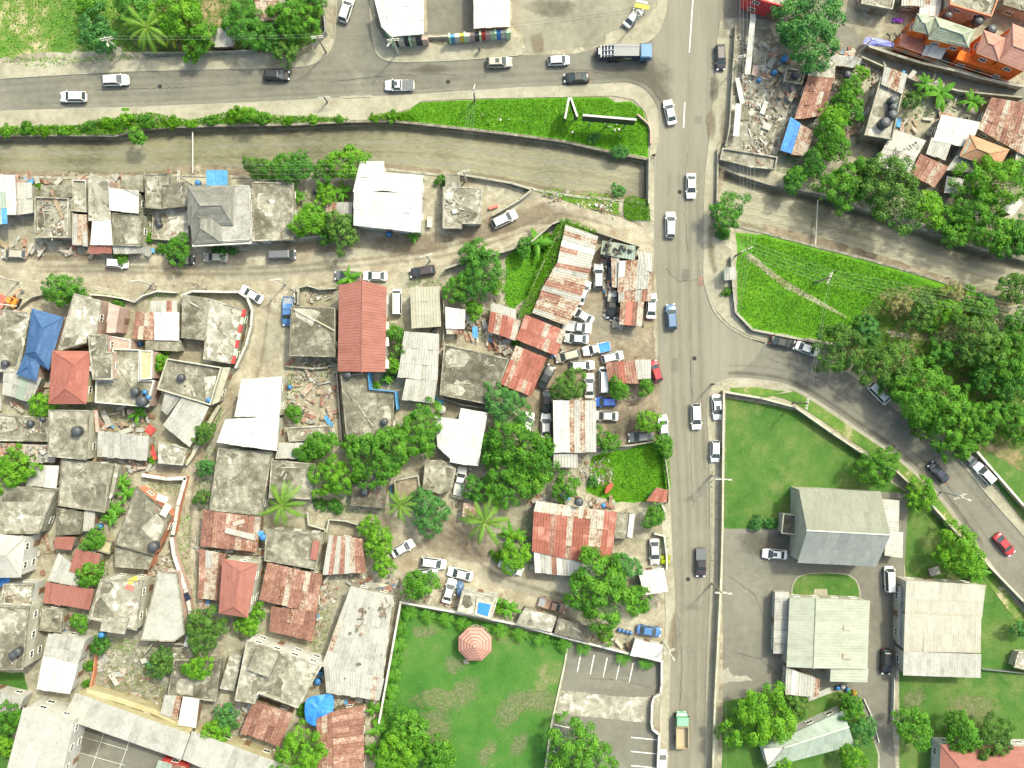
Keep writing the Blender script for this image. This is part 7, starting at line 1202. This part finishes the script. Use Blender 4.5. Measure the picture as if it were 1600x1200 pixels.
# gazebo
c = P(742, 1008, 3.4); g = empty('gazebo', (c.x, c.y, 0)); tag(g, 'octagonal gazebo with pink and brown ringed roof in the park', 'gazebo')
Rg = 28*S; prof = [(1.0, 2.6), (.86, 2.93), (.68, 3.25), (.50, 3.55), (.33, 3.82), (.17, 4.08), (.0, 4.3)]
for k in range(8):
    a0, a1 = k*math.pi/4+.39, (k+1)*math.pi/4+.39
    for j in range(6):
        (r0, z0), (r1, z1) = prof[j], prof[j+1]
        w_ = .30
        for t0, t1, m_ in ((0, w_, 'brownp'), (w_, 1, 'pinkp')):
            ra, rb, za, zb = r0+(r1-r0)*t0, r0+(r1-r0)*t1, z0+(z1-z0)*t0, z0+(z1-z0)*t1
            vs = [Vector((c.x+Rg*r*math.cos(a), c.y+Rg*r*math.sin(a), z+.03*(m_ == 'brownp'))) for r, a, z in ((ra, a0, za), (ra, a1, za), (rb, a1, zb), (rb, a0, zb))]
            wobj('roof_panel', vs, [(0, 1, 2, 3)], m_, g)
    mb = MB(); mb.tube([(c.x+Rg*.86*math.cos(a0), c.y+Rg*.86*math.sin(a0), 0), (c.x+Rg*.86*math.cos(a0), c.y+Rg*.86*math.sin(a0), 2.75)], .09, 6); mb.build('post', 'w_white', g)
mb = MB(); mb.lathe([(Rg*.9, 0), (Rg*.9, .15), (Rg*.88, .17)], 8, (c.x, c.y, 0)); mb.build('floor', 'pave', g)
tag(flat_sheet('gazebo_step', [(724,1030),(732,1030),(733,1037),(725,1037)], .19, 'pave'), kind='structure')
# water tanks, barrels, bins
def tank(px, py, r, z, label, m='tank', h=None, name='water_tank', cat='water tank', group=None, tilt=0):
    h = h or r*2.1; c = P(px, py, z+h); root = empty(name, (c.x, c.y, z)); tag(root, label, cat, group); root.rotation_euler[0] = tilt
    mb = MB(); mb.lathe([(r*.96, 0), (r, h*.05), (r*.97, h*.3), (r, h*.34), (r*.97, h*.6), (r, h*.64), (r*.98, h*.84), (r*.7, h*.97), (r*.36, h)], 14); obj('body', mb.mesh(name, True), m, root)
    mb = MB(); mb.lathe([(r*.36, h-.01), (r*.38, h+.06), (r*.30, h+.09)], 10); obj('lid', mb.mesh('lid'), m, root)
for a in [(1397,155,.75,4.0,'topmost dark tank on the long walled roof'), (1398,166,.7,4.0,'second dark tank on the long walled roof'), (1397,178,.85,4.0,'third dark tank on the long walled roof'), (1385,190,.95,4.0,'biggest dark tank at the lower end of the walled roof'), (1246,115,.7,1.6,'dark tank on the roofless walls by the big round tree'), (1484,22,.7,3.4,'dark tank left of the tan concrete house'), (1532,30,.85,3.4,'large dark tank below the tan concrete house'), (1552,44,.85,3.2,'dark tank beside the rose roofs'), (1326,115,.6,2.8,'small black tank by the pale lean-to'),
 (245,344,.5,1.0,'upper black drum on the pale patio'), (247,350,.5,1.0,'lower black drum on the pale patio'), (5,568,.6,3.4,'black tank on the slab at the left edge'), (209,612,.75,4.4,'left black tank on the terraced house'), (219,627,.95,4.4,'larger black tank at the terrace corner'), (281,590,.65,3.8,'lone black tank on the walled terrace'), (117,674,.85,4.6,'black tank on the wide dark slab'), (45,662,.55,3.4,'black drum on the cluttered left slab'), (65,655,.5,3.0,'small black drum beside the bright tree on the slab'), (237,855,.85,4.0,'black tank on the orange-edged slab'), (18,1025,.7,7.0,'front tank on the apartment block'), (25,1020,.7,7.0,'rear tank on the apartment block'), (543,586,.65,3.8,'black tank below the long red roof'), (600,659,.6,3.8,'black tank at the edge of the stained slab'), (678,517,.55,0,'black barrel below the cream roof'), (569,768,.7,3.0,'black tank on the dark slab under the mango'), (905,785,.75,4.4,'black tank above the broad red roof'), (690,640,.75,1.0,'pale round tank above the wedged white roof','zincw'), (470,645,.45,0,'black drum in the ruined plot'), (492,298,.5,0,'dark barrel among the banana plants')]: tank(*a)
for i, a in enumerate([(225,613,.4,4.4,'upper blue barrel on the terraced house'), (230,621,.42,4.4,'lower blue barrel on the terraced house'), (607,365,.5,0,'blue barrel in front of the white hall'), (100,976,.4,0,'upper blue barrel below the red patchwork house'), (100,984,.4,0,'lower blue barrel below the red patchwork house'), (114,976,.45,0,'right blue barrel below the red patchwork house'), (157,993,.5,5.0,'blue barrel on the tall pale house ledge'), (500,1053,.45,0,'upper blue barrel beside the white-walled house'), (496,1066,.6,0,'larger blue barrel beside the white-walled house'), (218,537,.4,0,'blue barrel above the terraced house'), (325,625,.4,3.8,'blue barrel on the walled terrace corner'), (155,823,.45,0,'teal barrel below the banana row'), (308,285,.5,0,'blue barrel beside the blue canopy'), (943,790,.4,4.2,'blue bucket above the broad red roof'), (410,840,.55,3.0,'blue tub on the rusted roof edge'), (1227,90,.6,0,'upper blue heap beside the big round tree'), (1211,112,.5,0,'lower blue drum beside the big round tree'), (1348,178,.5,0,'teal drum beside the tank roof'), (1187,124,.4,0,'blue drum in the rubble plot'), (1310,1076,.4,0,'left blue barrel behind the church hall'), (1326,1079,.4,0,'middle blue barrel behind the church hall'), (452,605,.4,0,'blue drum beside the ruined plot'), (768,745,.5,0,'blue drum under the grove')]): tank(*a[:5], 'bluebin', None, 'barrel', 'barrel')
tank(1336, 1083, .45, 0, 'orange barrel behind the church hall', 'car_orange', None, 'barrel', 'barrel'); tank(1318,1074,.4,0,'white barrel behind the church hall','w_white',None,'barrel','barrel')
for i, x in enumerate((968, 974, 980, 986)): tank(x, 985+i*1.6, .33, 0, f'{["first","second","third","fourth"][i]} dark blue drum in the row at the lane mouth', 'car_blue', .9, 'barrel', 'barrel')
# skylight tub
mb = MB(); q = ccw([V(p, 3.5) for p in ((748,941),(767,945),(762,963),(746,958))]); v, f = prism([Vector((p.x, p.y, 3.0)) for p in q], q); g = empty('skylight_tub', (q[0].x, q[0].y, 3.0)); tag(g, 'blue tub in a white rim on the concrete roof beside the park', 'tub')
rim_ = inset(q, -.45); wobj('rim', [Vector((p.x, p.y, 3.0)) for p in rim_]+[Vector((p.x, p.y, 3.36)) for p in rim_], prism(rim_, rim_)[1], 'palewall', g); wobj('water', v, f, 'pool', g)
# tarpaulins draped
def tarp(label, pts, z, m='tarp', cat='tarpaulin'):
    c0 = (sum(p[0] for p in pts)/len(pts), sum(p[1] for p in pts)/len(pts)); n = len(pts)*6; rg = smooth_line(pts, 6, True); vs = [P(c0[0], c0[1], z+.38)]; fs = []
    for j in range(1, 5):
        for i in range(n):
            p = (c0[0]+(rg[i][0]-c0[0])*j/4, c0[1]+(rg[i][1]-c0[1])*j/4); vs.append(P(p[0], p[1], z+.38*(1-j/4)+.16*math.sin(i*.9+j)*j/4+U(-.09, .09)))
    for i in range(n): fs.append((0, 1+(i+1) % n, 1+i))
    for j in range(3):
        for i in range(n): a, b = 1+j*n+i, 1+j*n+(i+1) % n; fs.append((a, b, b+n, a+n))
    return tag(wobj('tarpaulin', vs, fs, m, None, True), label, cat)
tarp('crumpled blue tarpaulin draped beside the rusted gable roof', [(480,1092),(500,1086),(520,1087),(518,1118),(496,1134),(480,1128),(476,1110)], 3.4)
tarp('violet tarpaulin in the lane before the orange house', [(1357,58),(1394,66),(1393,73),(1352,70)], 1.6, 'tarp_v'); tarp('blue tarpaulin scrap at the left edge', [(-4,902),(14,902),(12,913),(-4,915)], 2.4)
tarp('red sheet heaped beside the orange digger', [(-8,459),(6,461),(8,470),(2,482),(-8,482)], 1.2, 'coral'); tarp('bluish tarpaulin in the shade of the grove edge', [(722,650),(732,648),(734,656),(724,658)], .6); tarp('purple cloth on the ground near the violet tarpaulin', [(1396,28),(1410,29),(1409,35),(1396,34)], .3, 'purple')
tarp('blue cover over junk beside the white saloon in the lane', [(714,910),(724,910),(724,930),(715,930)], .7, 'car_lblue')
mb = MB(); c = P(948, 760, .9); mb.lathe([(.05, 0), (.5, .1), (.95, .35), (1.1, .6)], 14, (0, 0, 0)); o = obj('satellite_dish', mb.mesh('dish'), 'coral', None, c, (1.1, 0, .9)); tag(o, 'coral red dish lying in the weedy yard', 'dish')
# planks, boards and beams
def board(label, x0, y0, x1, y1, w, z, m, name='board', th=.12, dz=0, cat=None):
    a, b = P(x0, y0, z), P(x1, y1, z+dz); d = b-a; mb = MB(); mb.box((0, 0, 0), (d.length, w, th)); o = obj(name, mb.mesh(name), m, None, (a+b)/2, (0, -math.asin(max(-1, min(1, dz/d.length))), math.atan2(d.y, d.x))); return tag(o, label, cat or name)
board('long white beam standing along the rubble plot wall', 1177, 22, 1168, 116, .95, 2.2, 'w_white', 'beam'); board('slanted white board in the rubble plot', 1152, 122, 1160, 162, .8, .8, 'w_white'); board('upright white slab at the plot wall', 1154, 162, 1150, 213, 1.0, 1.6, 'w_white', 'slab'); board('pink board beside the long white beam', 1181, 103, 1178, 118, .9, 1.0, 'w_pink'); board('white sheet lying in the rubble at the right', 1198, 158, 1190, 178, .8, .5, 'w_white', 'sheet'); board('grey sheet lying in the rubble near the shack', 1192, 195, 1204, 200, 1.1, .4, 'zincw', 'sheet'); board('timber beam across the fallen-beam house', 80, 296, 98, 342, .6, 3.6, 'w_wood', 'beam'); board('dark pole laid over the white square roof', 170, 281, 220, 304, .15, 4.6, 'w_wood', 'beam'); board('white post across the dark square slab', 459, 482, 522, 516, .14, 4.5, 'wood_l', 'beam'); board('red bench-like box at the dirt road wall', 764, 326, 778, 321, .5, .5, 'coral', 'box', .5); board('white box on the pale stained roof', 707, 331, 714, 330, .7, 3.7, 'w_white', 'box', .4); board('pinkish white lean board below the white hall', 672, 338, 671, 355, .9, 1.0, 'w_white'); board('white air unit on the red-tiled house edge', 141, 576, 150, 576, .9, 6.0, 'w_white', 'air_unit', .5); board('dark solar panel at the white lane wall', 280, 938, 296, 930, 1.4, 2.0, 'car_navy', 'panel'); board('small blue panel above the lane wall', 271, 916, 281, 912, .8, 2.2, 'car_dblue', 'panel'); board('coloured awning over the tall pale house corner', 200, 910, 214, 903, .8, 5.9, 'yellow', 'awning'); board('pink awning below the yellow one', 197, 916, 208, 920, .8, 5.9, 'coral', 'awning'); board('white awning over the orange-edged slab', 245, 776, 262, 782, 1.1, 4.3, 'w_white', 'awning'); board('second white awning on the orange-edged slab', 254, 806, 264, 788, 1.2, 4.3, 'w_white', 'awning'); board('white roof box by the lane pole', 110, 1140, 113, 1143, .5, .5, 'w_white', 'box', .5); board('yellow sign beam above the wrecked car', 992, 8, 1014, 12, .7, 1.2, 'yellow', 'sign'); board('white sign beam above the yellow one', 994, 1, 1012, 5, .4, 1.4, 'w_white', 'sign'); board('red and white flag-like board under the lime tree', 198, 902, 200, 906, .4, 1, 'w_red'); board('pink lounger on the rusted roof', 364, 819, 382, 814, .7, 3.6, 'w_pink', 'lounger', .2); board('white strip of sheets across the rusted roof', 352, 828, 398, 840, 1.0, 3.55, 'zincw', 'sheet', .05); board('blue sheet on the rusted roof edge', 404, 836, 412, 832, 1.0, 3.4, 'w_blue', 'sheet', .06); board('white table-like slab beside the grey roof yard', 160, 642, 172, 666, 1.0, .8, 'zincw', 'slab', .1); board('red steps beside the grey sheet-roofed house', 230, 668, 240, 676, 1.4, .4, 'w_red', 'steps', .3); board('red gate panel beside the grey sheet-roofed house', 233, 690, 243, 718, .8, 1.0, 'w_red', 'gate', .1); board('pink garden wall top beside the dark slab', 150, 640, 153, 675, .6, 2.2, 'w_pink', 'wall_panel', .3); board('stacked timber at the lane side below the hedge', 588, 912, 612, 918, .6, .5, 'wood_l', 'timber', .3); board('blue pipe stack at the lane side below the hedge', 590, 920, 618, 914, .35, .6, 'car_lblue', 'pipe', .2); board('ladder of boards beside the parked church hall drive', 1452, 895, 1468, 890, 1.4, .4, 'zincw', 'pallet', .1); board('pale timber frame at the park wall corner', 962, 1000, 972, 1012, .5, .8, 'wood_l', 'timber', .3); board('small brown crate pile at the stall', 980, 1004, 984, 1016, .5, .8, 'rub_r', 'crate', .6); board('cream flush skylight on the church hall roof, upper', 1318, 981, 1330, 981, .8, 5.02, 'cream_sheet', 'roof_light', .03); board('cream flush skylight on the church hall roof, lower', 1317, 1025, 1331, 1026, 1.0, 5.0, 'cream_sheet', 'roof_light', .03)
board('flat pale grating beside the church hall barrels', 1262, 1092, 1298, 1078, 1.0, 1.2, 'zincw', 'trellis', .08); board('light pole lying across the digger', -8, 474, 26, 478, .15, 3.0, 'pole_c', 'beam'); board('pale timber post in the park trees', 1340, 700, 1341, 701, .2, .1, 'wood_l', 'post', .3)
for i, (x, y) in enumerate(((600,509),(600,533),(600,568))): board(f'{["upper","middle","lower"][i]} white window canopy on the east side of the long red roof', x+4, y-6, x+5, y+8, .7, 3.6, 'w_white', 'canopy', .1)
board('road drain grating beside the pavement', 1095, 430, 1095, 446, .75, .05, 'rub_r', 'drain_grating', .03); board('green patch of weeds box on the upper pavement', 190, 171, 202, 171, .5, .14, 'weeds', 'planter', .05)
# pipes across the channel
def pipe(label, x0, y0, x1, y1, z=-.6, r=.12): mb = MB(); mb.tube([P(x0, y0, z), P(x1, y1, z)], r, 8); tag(mb.build('pipe', 'pole_c'), label, 'pipe')
pipe('thin pipe across the channel behind the blue canopy', 301, 206, 301, 270); pipe('thin pipe across the channel near the bridge', 975, 248, 967, 305, -2.3); pipe('pipe across the east channel below the overhanging trees', 1278, 312, 1274, 382); pipe('kerb-like sill beside the bridge in the channel', 1007, 252, 1006, 312, -2.2)
# rubble and scrap: many small pieces, one mass per plot
def rubble(label, poly, n, mats=('rub_l', 'rub_d', 'rub_r'), s=(.12, .6), z=0.0, name='rubble'):
    n = int(n*.75); p = scatter(poly, n, z); cs = scatter(poly, max(3, n//26), z); m_ = NR.uniform(0, 1, n) < .62; p[m_] = cs[NR.randint(0, len(cs), m_.sum())]+NR.normal(0, .55, (m_.sum(), 2)); per = np.array_split(np.arange(n), len(mats)); me = bpy.data.meshes.new(name); v = []; f = []; mi = []
    for j, ix in enumerate(per):
        for i in ix:
            mb = MB(); a = U(*s); b = a*U(.2, 1.0); lng = random.random() < .22
            mb.box((p[i, 0], p[i, 1], z+U(.03, .25)), (a*(3.0 if lng else 1), b*(.5 if lng else 1), U(.05, .3)), U(0, 6.28), U(-.3, .3), U(-.3, .3)); k = len(v); v += mb.v; f += [tuple(q+k for q in w_) for w_ in mb.f]; mi += [j]*6
    me.from_pydata([tuple(q) for q in v], [], f)
    for m_ in mats: me.materials.append(MT[m_])
    me.polygons.foreach_set('material_index', mi); me.update(); o = link(bpy.data.objects.new(name, me)); return tag(o, label, 'rubble', kind='stuff')
LD = ('rub_l', 'rub_d', 'rub_r', 'rub_l', 'w_white')
rubble('broken concrete and planks strewn over the rubble plot', [(1150,60),(1200,80),(1215,120),(1240,190),(1215,240),(1140,232),(1146,120)], 520, LD)
rubble('scrap around the lanes of the north-east block', [(1220,90),(1270,80),(1350,100),(1440,130),(1540,160),(1530,200),(1440,190),(1340,220),(1290,120)], 380, LD)
rubble('junk beside the walled tank roof', [(1335,120),(1372,115),(1350,210),(1335,200)], 160, LD)
rubble('junk between the orange walls and the lane', [(1380,40),(1420,80),(1500,95),(1580,125),(1600,135),(1500,115),(1390,80)], 140, LD)
rubble('litter along the channel foot behind the houses', [(20,272),(120,278),(290,274),(330,272),(330,266),(250,268),(100,272)], 120, LD, (.08, .3), ZB)
rubble('rubble on the channel bank by the dirt road', [(832,292),(960,306),(968,338),(900,322),(850,308)], 110, LD)
rubble('litter on the dirt yards behind the bank houses', [(52,290),(140,282),(140,390),(50,385)], 200, LD)
rubble('clutter between the bank houses in the middle', [(220,330),(240,330),(240,380),(222,380)], 60, LD); rubble('clutter on the fallen-beam house roof', [(58,314),(106,314),(106,368),(58,366)], 90, LD, (.1, .4), 3.45); rubble('litter on the pale bank roof', [(696,296),(750,296),(750,346),(696,352)], 50, LD, (.1, .4), 3.45)
rubble('rubble and bricks in the ruined plot by the white roof', [(448,560),(530,560),(532,690),(446,690)], 330, LD); rubble('scrap behind the dark square slab', [(455,448),(526,448),(526,476),(456,474)], 90, LD)
rubble('car parts scattered over the car yard', [(935,395),(1010,400),(1012,510),(965,510),(950,520),(940,450)], 240, ('rub_d', 'rub_d', 'steel', 'rub_r', 'rub_l')); rubble('scrap along the lower car yard', [(860,540),(1030,540),(1030,690),(935,690),(935,610),(880,620),(850,700),(815,690)], 200, ('rub_d', 'rub_l', 'rub_r'), (.08, .35)); rubble('rubble heap below the workshop', [(900,715),(950,720),(955,745),(930,760),(890,745),(895,730)], 180, LD)
rubble('litter around the lane junction of the left quarter', [(225,725),(300,735),(300,790),(270,900),(290,1000),(300,1000),(310,860),(320,760),(340,700),(300,700)], 200, LD, (.08, .35)); rubble('clutter in the yard of the grey sheet-roofed house', [(155,640),(235,640),(230,680),(155,670)], 130, LD); rubble('clutter on the left-edge slabs', [(0,650),(72,655),(70,686),(0,684)], 80, LD, (.1, .5), 3.45); rubble('scraps on the patched shacks at the left edge', [(0,694),(84,698),(84,720),(0,720)], 90, LD, (.15, .6), 3.1)
rubble('household clutter between the lane wall and orange-edged slab', [(240,840),(268,835),(278,900),(250,895),(232,890)], 130, LD); rubble('clutter below the red patchwork house', [(60,945),(140,955),(140,990),(60,990)], 110, LD); rubble('branches and debris in the overgrown plot', [(140,1010),(340,1010),(340,1090),(260,1110),(140,1075)], 300, LD); rubble('scrap wood beside the rusted roofs', [(395,820),(420,830),(415,880),(400,860)], 80, LD); rubble('scrap below the pinwheel roof and hedge', [(500,895),(620,905),(615,925),(540,915),(510,960),(495,950)], 170, LD)
rubble('clutter along the back of the park wall', [(640,905),(720,925),(720,955),(630,938)], 130, LD); rubble('clutter at the lane mouth stall', [(925,980),(990,1000),(985,1020),(925,1005)], 80, LD); rubble('litter in the mango grove yards', [(610,720),(720,700),(760,740),(740,790),(700,780),(620,790),(500,800),(500,770)], 150, LD, (.1, .45)); rubble('clutter between the small hut and the red roofs', [(694,520),(790,530),(800,480),(770,470),(730,500)], 150, LD); rubble('clutter along the broad red house', [(820,770),(960,780),(990,790),(990,850),(960,845),(960,795),(830,784)], 120, LD)
rubble('stones and junk at the foot of the white-walled house', [(340,1095),(380,1100),(375,1145),(440,1170),(470,1110),(500,1050),(508,1085),(480,1140),(440,1185),(360,1165),(330,1120)], 170, LD); rubble('weights and stones holding down the white shack roof', [(1375,240),(1440,222),(1420,270),(1372,255)], 34, ('rub_d', 'black'), (.25, .45), 3.5); rubble('stones holding down the long pale patched roof', [(515,1045),(550,925),(610,935),(595,1085),(515,1075)], 60, ('rub_d', 'rub_r', 'rub_d'), (.2, .5), 4.45); rubble('dry debris at the bare soil near the right edge', [(1400,500),(1500,490),(1600,465),(1600,520),(1500,560),(1450,530)], 130, ('rub_d', 'rub_l'), (.1, .4)); rubble('junk on the mossy tyre roof', [(945,380),(990,387),(990,403),(942,394)], 26, ('black', 'black', 'rub_d'), (.3, .6), 2.95)
rubble('litter among the bushes behind the upper pavement', [(330,60),(400,70),(400,80),(220,84),(220,76)], 50, LD); rubble('bits in the triangle lot weeds', [(700,165),(1000,170),(1005,230),(860,205),(700,190)], 24, ('w_white', 'rub_l'), (.15, .4), .4); rubble('litter on the dirt road verges', [(0,440),(160,445),(300,445),(420,440),(520,434),(540,436),(440,470),(400,500),(390,450),(200,460),(0,448)], 130, LD, (.06, .25))
# loose roofing sheets, boards and doors lying about: flat pieces, one mass per yard
def scrap(label, poly, n, z=.05):
    mats = ('rust', 'rust_p', 'zinc', 'zincw', 'w_wood', 'w_conc', 'w_blue'); q = scatter(poly, n, 0); me = bpy.data.meshes.new('scrap_sheets'); v = []; f = []; mi = []
    for i in range(n):
        mb = MB(); mb.box((q[i, 0], q[i, 1], z+U(.05, .9)), (U(.7, 2.6), U(.3, 1.0), .035), U(0, 6.28), U(-.2, .2), U(-.2, .2)); k = len(v); v += mb.v; f += [tuple(a+k for a in w_) for w_ in mb.f]; mi += [random.choice((0, 1, 2, 3, 1, 4, 5)) if i % 30 != 7 else 6]*6
    me.from_pydata([tuple(a) for a in v], [], f)
    for m_ in mats: me.materials.append(MT[m_])
    me.polygons.foreach_set('material_index', mi); me.update(); tag(link(bpy.data.objects.new('scrap_sheets', me)), label, 'scrap', kind='stuff')
for lb, pl, n_ in [('scrap sheets heaped along the scrap shacks of the car yard', [(940,395),(968,400),(966,470),(970,510),(946,500),(942,440)], 46), ('scrap sheets in the gaps of the north-east block', [(1300,105),(1345,110),(1340,200),(1320,220),(1300,180)], 26), ('scrap sheets between the white roofs of the north-east block', [(1400,190),(1470,175),(1540,190),(1520,210),(1440,215),(1420,270),(1360,262)], 40), ('scrap sheets lining the lane below the orange house', [(1260,60),(1350,80),(1440,112),(1540,150),(1530,165),(1420,130),(1300,95)], 44), ('scrap sheets in the rubble plot yards', [(1190,60),(1240,95),(1250,140),(1225,180),(1200,150)], 30), ('scrap boards behind the channel bank houses', [(20,274),(140,278),(290,272),(290,284),(140,286),(20,286)], 40), ('scrap boards along the street side of the bank houses', [(0,376),(140,386),(240,390),(300,392),(300,398),(140,398),(0,392)], 44), ('scrap in the yards left of the terraced house', [(60,575),(82,560),(78,640),(60,650),(0,640),(0,622)], 28), ('scrap behind the grey sheet-roofed house', [(150,632),(240,640),(240,682),(150,670)], 24), ('scrap in the gap above the dark concrete roofs', [(80,716),(150,716),(240,722),(240,738),(180,728),(90,722)], 30), ('scrap around the red patchwork house', [(60,836),(160,840),(160,905),(60,905)], 30), ('scrap along the lower red patchwork house', [(50,940),(145,955),(140,1000),(60,990)], 28), ('scrap between the whitewashed roof and the lane', [(225,880),(250,890),(222,1000),(214,990)], 20), ('scrap around the rusted lane shacks', [(305,850),(420,865),(420,880),(400,900),(345,868),(310,860)], 26), ('scrap in the lane side below the rusted shacks', [(310,935),(345,942),(340,965),(312,955)], 16), ('scrap around the big rusted roof', [(490,900),(515,905),(505,960),(492,1010),(486,1000)], 24), ('scrap above the long pale patched roof', [(530,905),(620,905),(620,930),(550,915)], 26), ('scrap around the ruined plot', [(450,560),(530,562),(532,580),(520,690),(445,690)], 36), ('scrap between the stepped roof and the dark slab', [(684,520),(694,540),(690,640),(680,640)], 16), ('scrap in the hut yard beside the mango', [(728,500),(765,500),(765,535),(730,530)], 16), ('scrap below the ragged red roof', [(765,520),(805,535),(800,555),(770,545)], 16), ('scrap above the workshop in the yard', [(860,535),(900,545),(880,560),(856,560)], 8), ('scrap behind the broad red house', [(830,772),(960,780),(962,794),(835,782)], 26), ('scrap around the mango yards', [(610,735),(712,725),(715,790),(660,780),(610,795)], 24), ('scrap along the white-walled house', [(365,1098),(400,1100),(380,1140),(345,1120)], 18), ('scrap above the rusted gable', [(500,1085),(520,1082),(595,1096),(590,1104),(520,1100)], 22), ('scrap in the overgrown plot', [(145,1015),(335,1020),(335,1085),(150,1070)], 26), ('scrap beside the apartment block', [(46,950),(62,955),(55,1040),(40,1045)], 16)]: scrap(lb, pl, n_)
# old tyres on the mossy roof
TY = MB(); TY.lathe([(.18, -.1), (.32, -.1), (.36, 0), (.32, .1), (.18, .1)], 12); TY = TY.mesh('old_tyre')
for i, (x, y) in enumerate(((949,384),(961,390),(967,392),(971,386),(984,393))): tag(obj('old_tyre', TY, 'tyre', None, P(x, y, 3.08)), f'{["first","second","third","fourth","fifth"][i]} old tyre from the left on the mossy roof', 'tyre', 'old tyres on the mossy roof')
# two people
def person(px, py, deg, label, shirt, trousers):
    c = P(px, py, .9); root = bpy.data.meshes.new('person')
    J = [(0,0,.95), (0,0,1.2), (0,0,1.42), (0,0,1.52), (.02,0,1.66), (.02,0,1.76), (0,.20,1.40), (.05,.25,1.12), (.16,.24,.92), (0,-.20,1.40), (-.08,-.25,1.12), (-.02,-.24,.90), (.02,.10,.90), (.14,.11,.5), (.20,.11,.06), (.30,.11,.04), (.02,-.10,.90), (-.06,-.11,.5), (-.22,-.11,.08), (-.12,-.11,.04)]
    E = [(0,1),(1,2),(2,3),(3,4),(4,5),(2,6),(6,7),(7,8),(2,9),(9,10),(10,11),(0,12),(12,13),(13,14),(14,15),(0,16),(16,17),(17,18),(18,19)]
    Rr = [.15,.15,.14,.06,.10,.08,.065,.05,.04,.065,.05,.04,.10,.07,.05,.04,.10,.07,.05,.04]
    def sk(name, js, m, parent, add=0):
        mp = {j: i for i, j in enumerate(js)}; me = bpy.data.meshes.new(name); me.from_pydata([J[j] for j in js], [(mp[a], mp[b]) for a, b in E if a in mp and b in mp], []); me.update()
        o = bpy.data.objects.new(name, me); link(o, parent); me.materials.append(MT[m]); md = o.modifiers.new('skin', 'SKIN')
        lay = me.skin_vertices[0] if len(me.skin_vertices) else None
        if lay is None:
            bpy.context.view_layer.objects.active = o; lay = me.skin_vertices[0]
        for j, i in mp.items(): r_ = Rr[j]+add; lay.data[i].radius = (r_, r_)
        lay.data[0].use_root = True; s_ = o.modifiers.new('sub', 'SUBSURF'); s_.levels = s_.render_levels = 1; return o
    b = sk('person', list(range(20)), 'skin', None); b.location = (c.x, c.y, .12); b.rotation_euler = (0, 0, math.radians(deg)); tag(b, label, 'person')
    sk('shirt', [0,1,2,6,7,9,10], shirt, b, .022); sk('trousers', [0,12,13,14,16,17,18], trousers, b, .022)
    mb = MB(); mb.lathe([(.09, .0), (.115, .05), (.10, .11), (.05, .15)], 10, (.0, 0, 1.70)); obj('hair', mb.mesh('hair', True), 'black', b); mb = MB(); mb.box((.125, 0, 1.68), (.04, .03, .05)); obj('nose', mb.mesh('nose'), 'skin', b)
try:
    person(749, 78, 250, 'person in pale clothes walking before the painted shop front', 'palewall', 'rub_l'); person(1021, 243, 90, 'person in plum-coloured clothes walking along the bridge pavement', 'car_dpurple', 'brownp')
except Exception as ex: print('PERSON', ex)
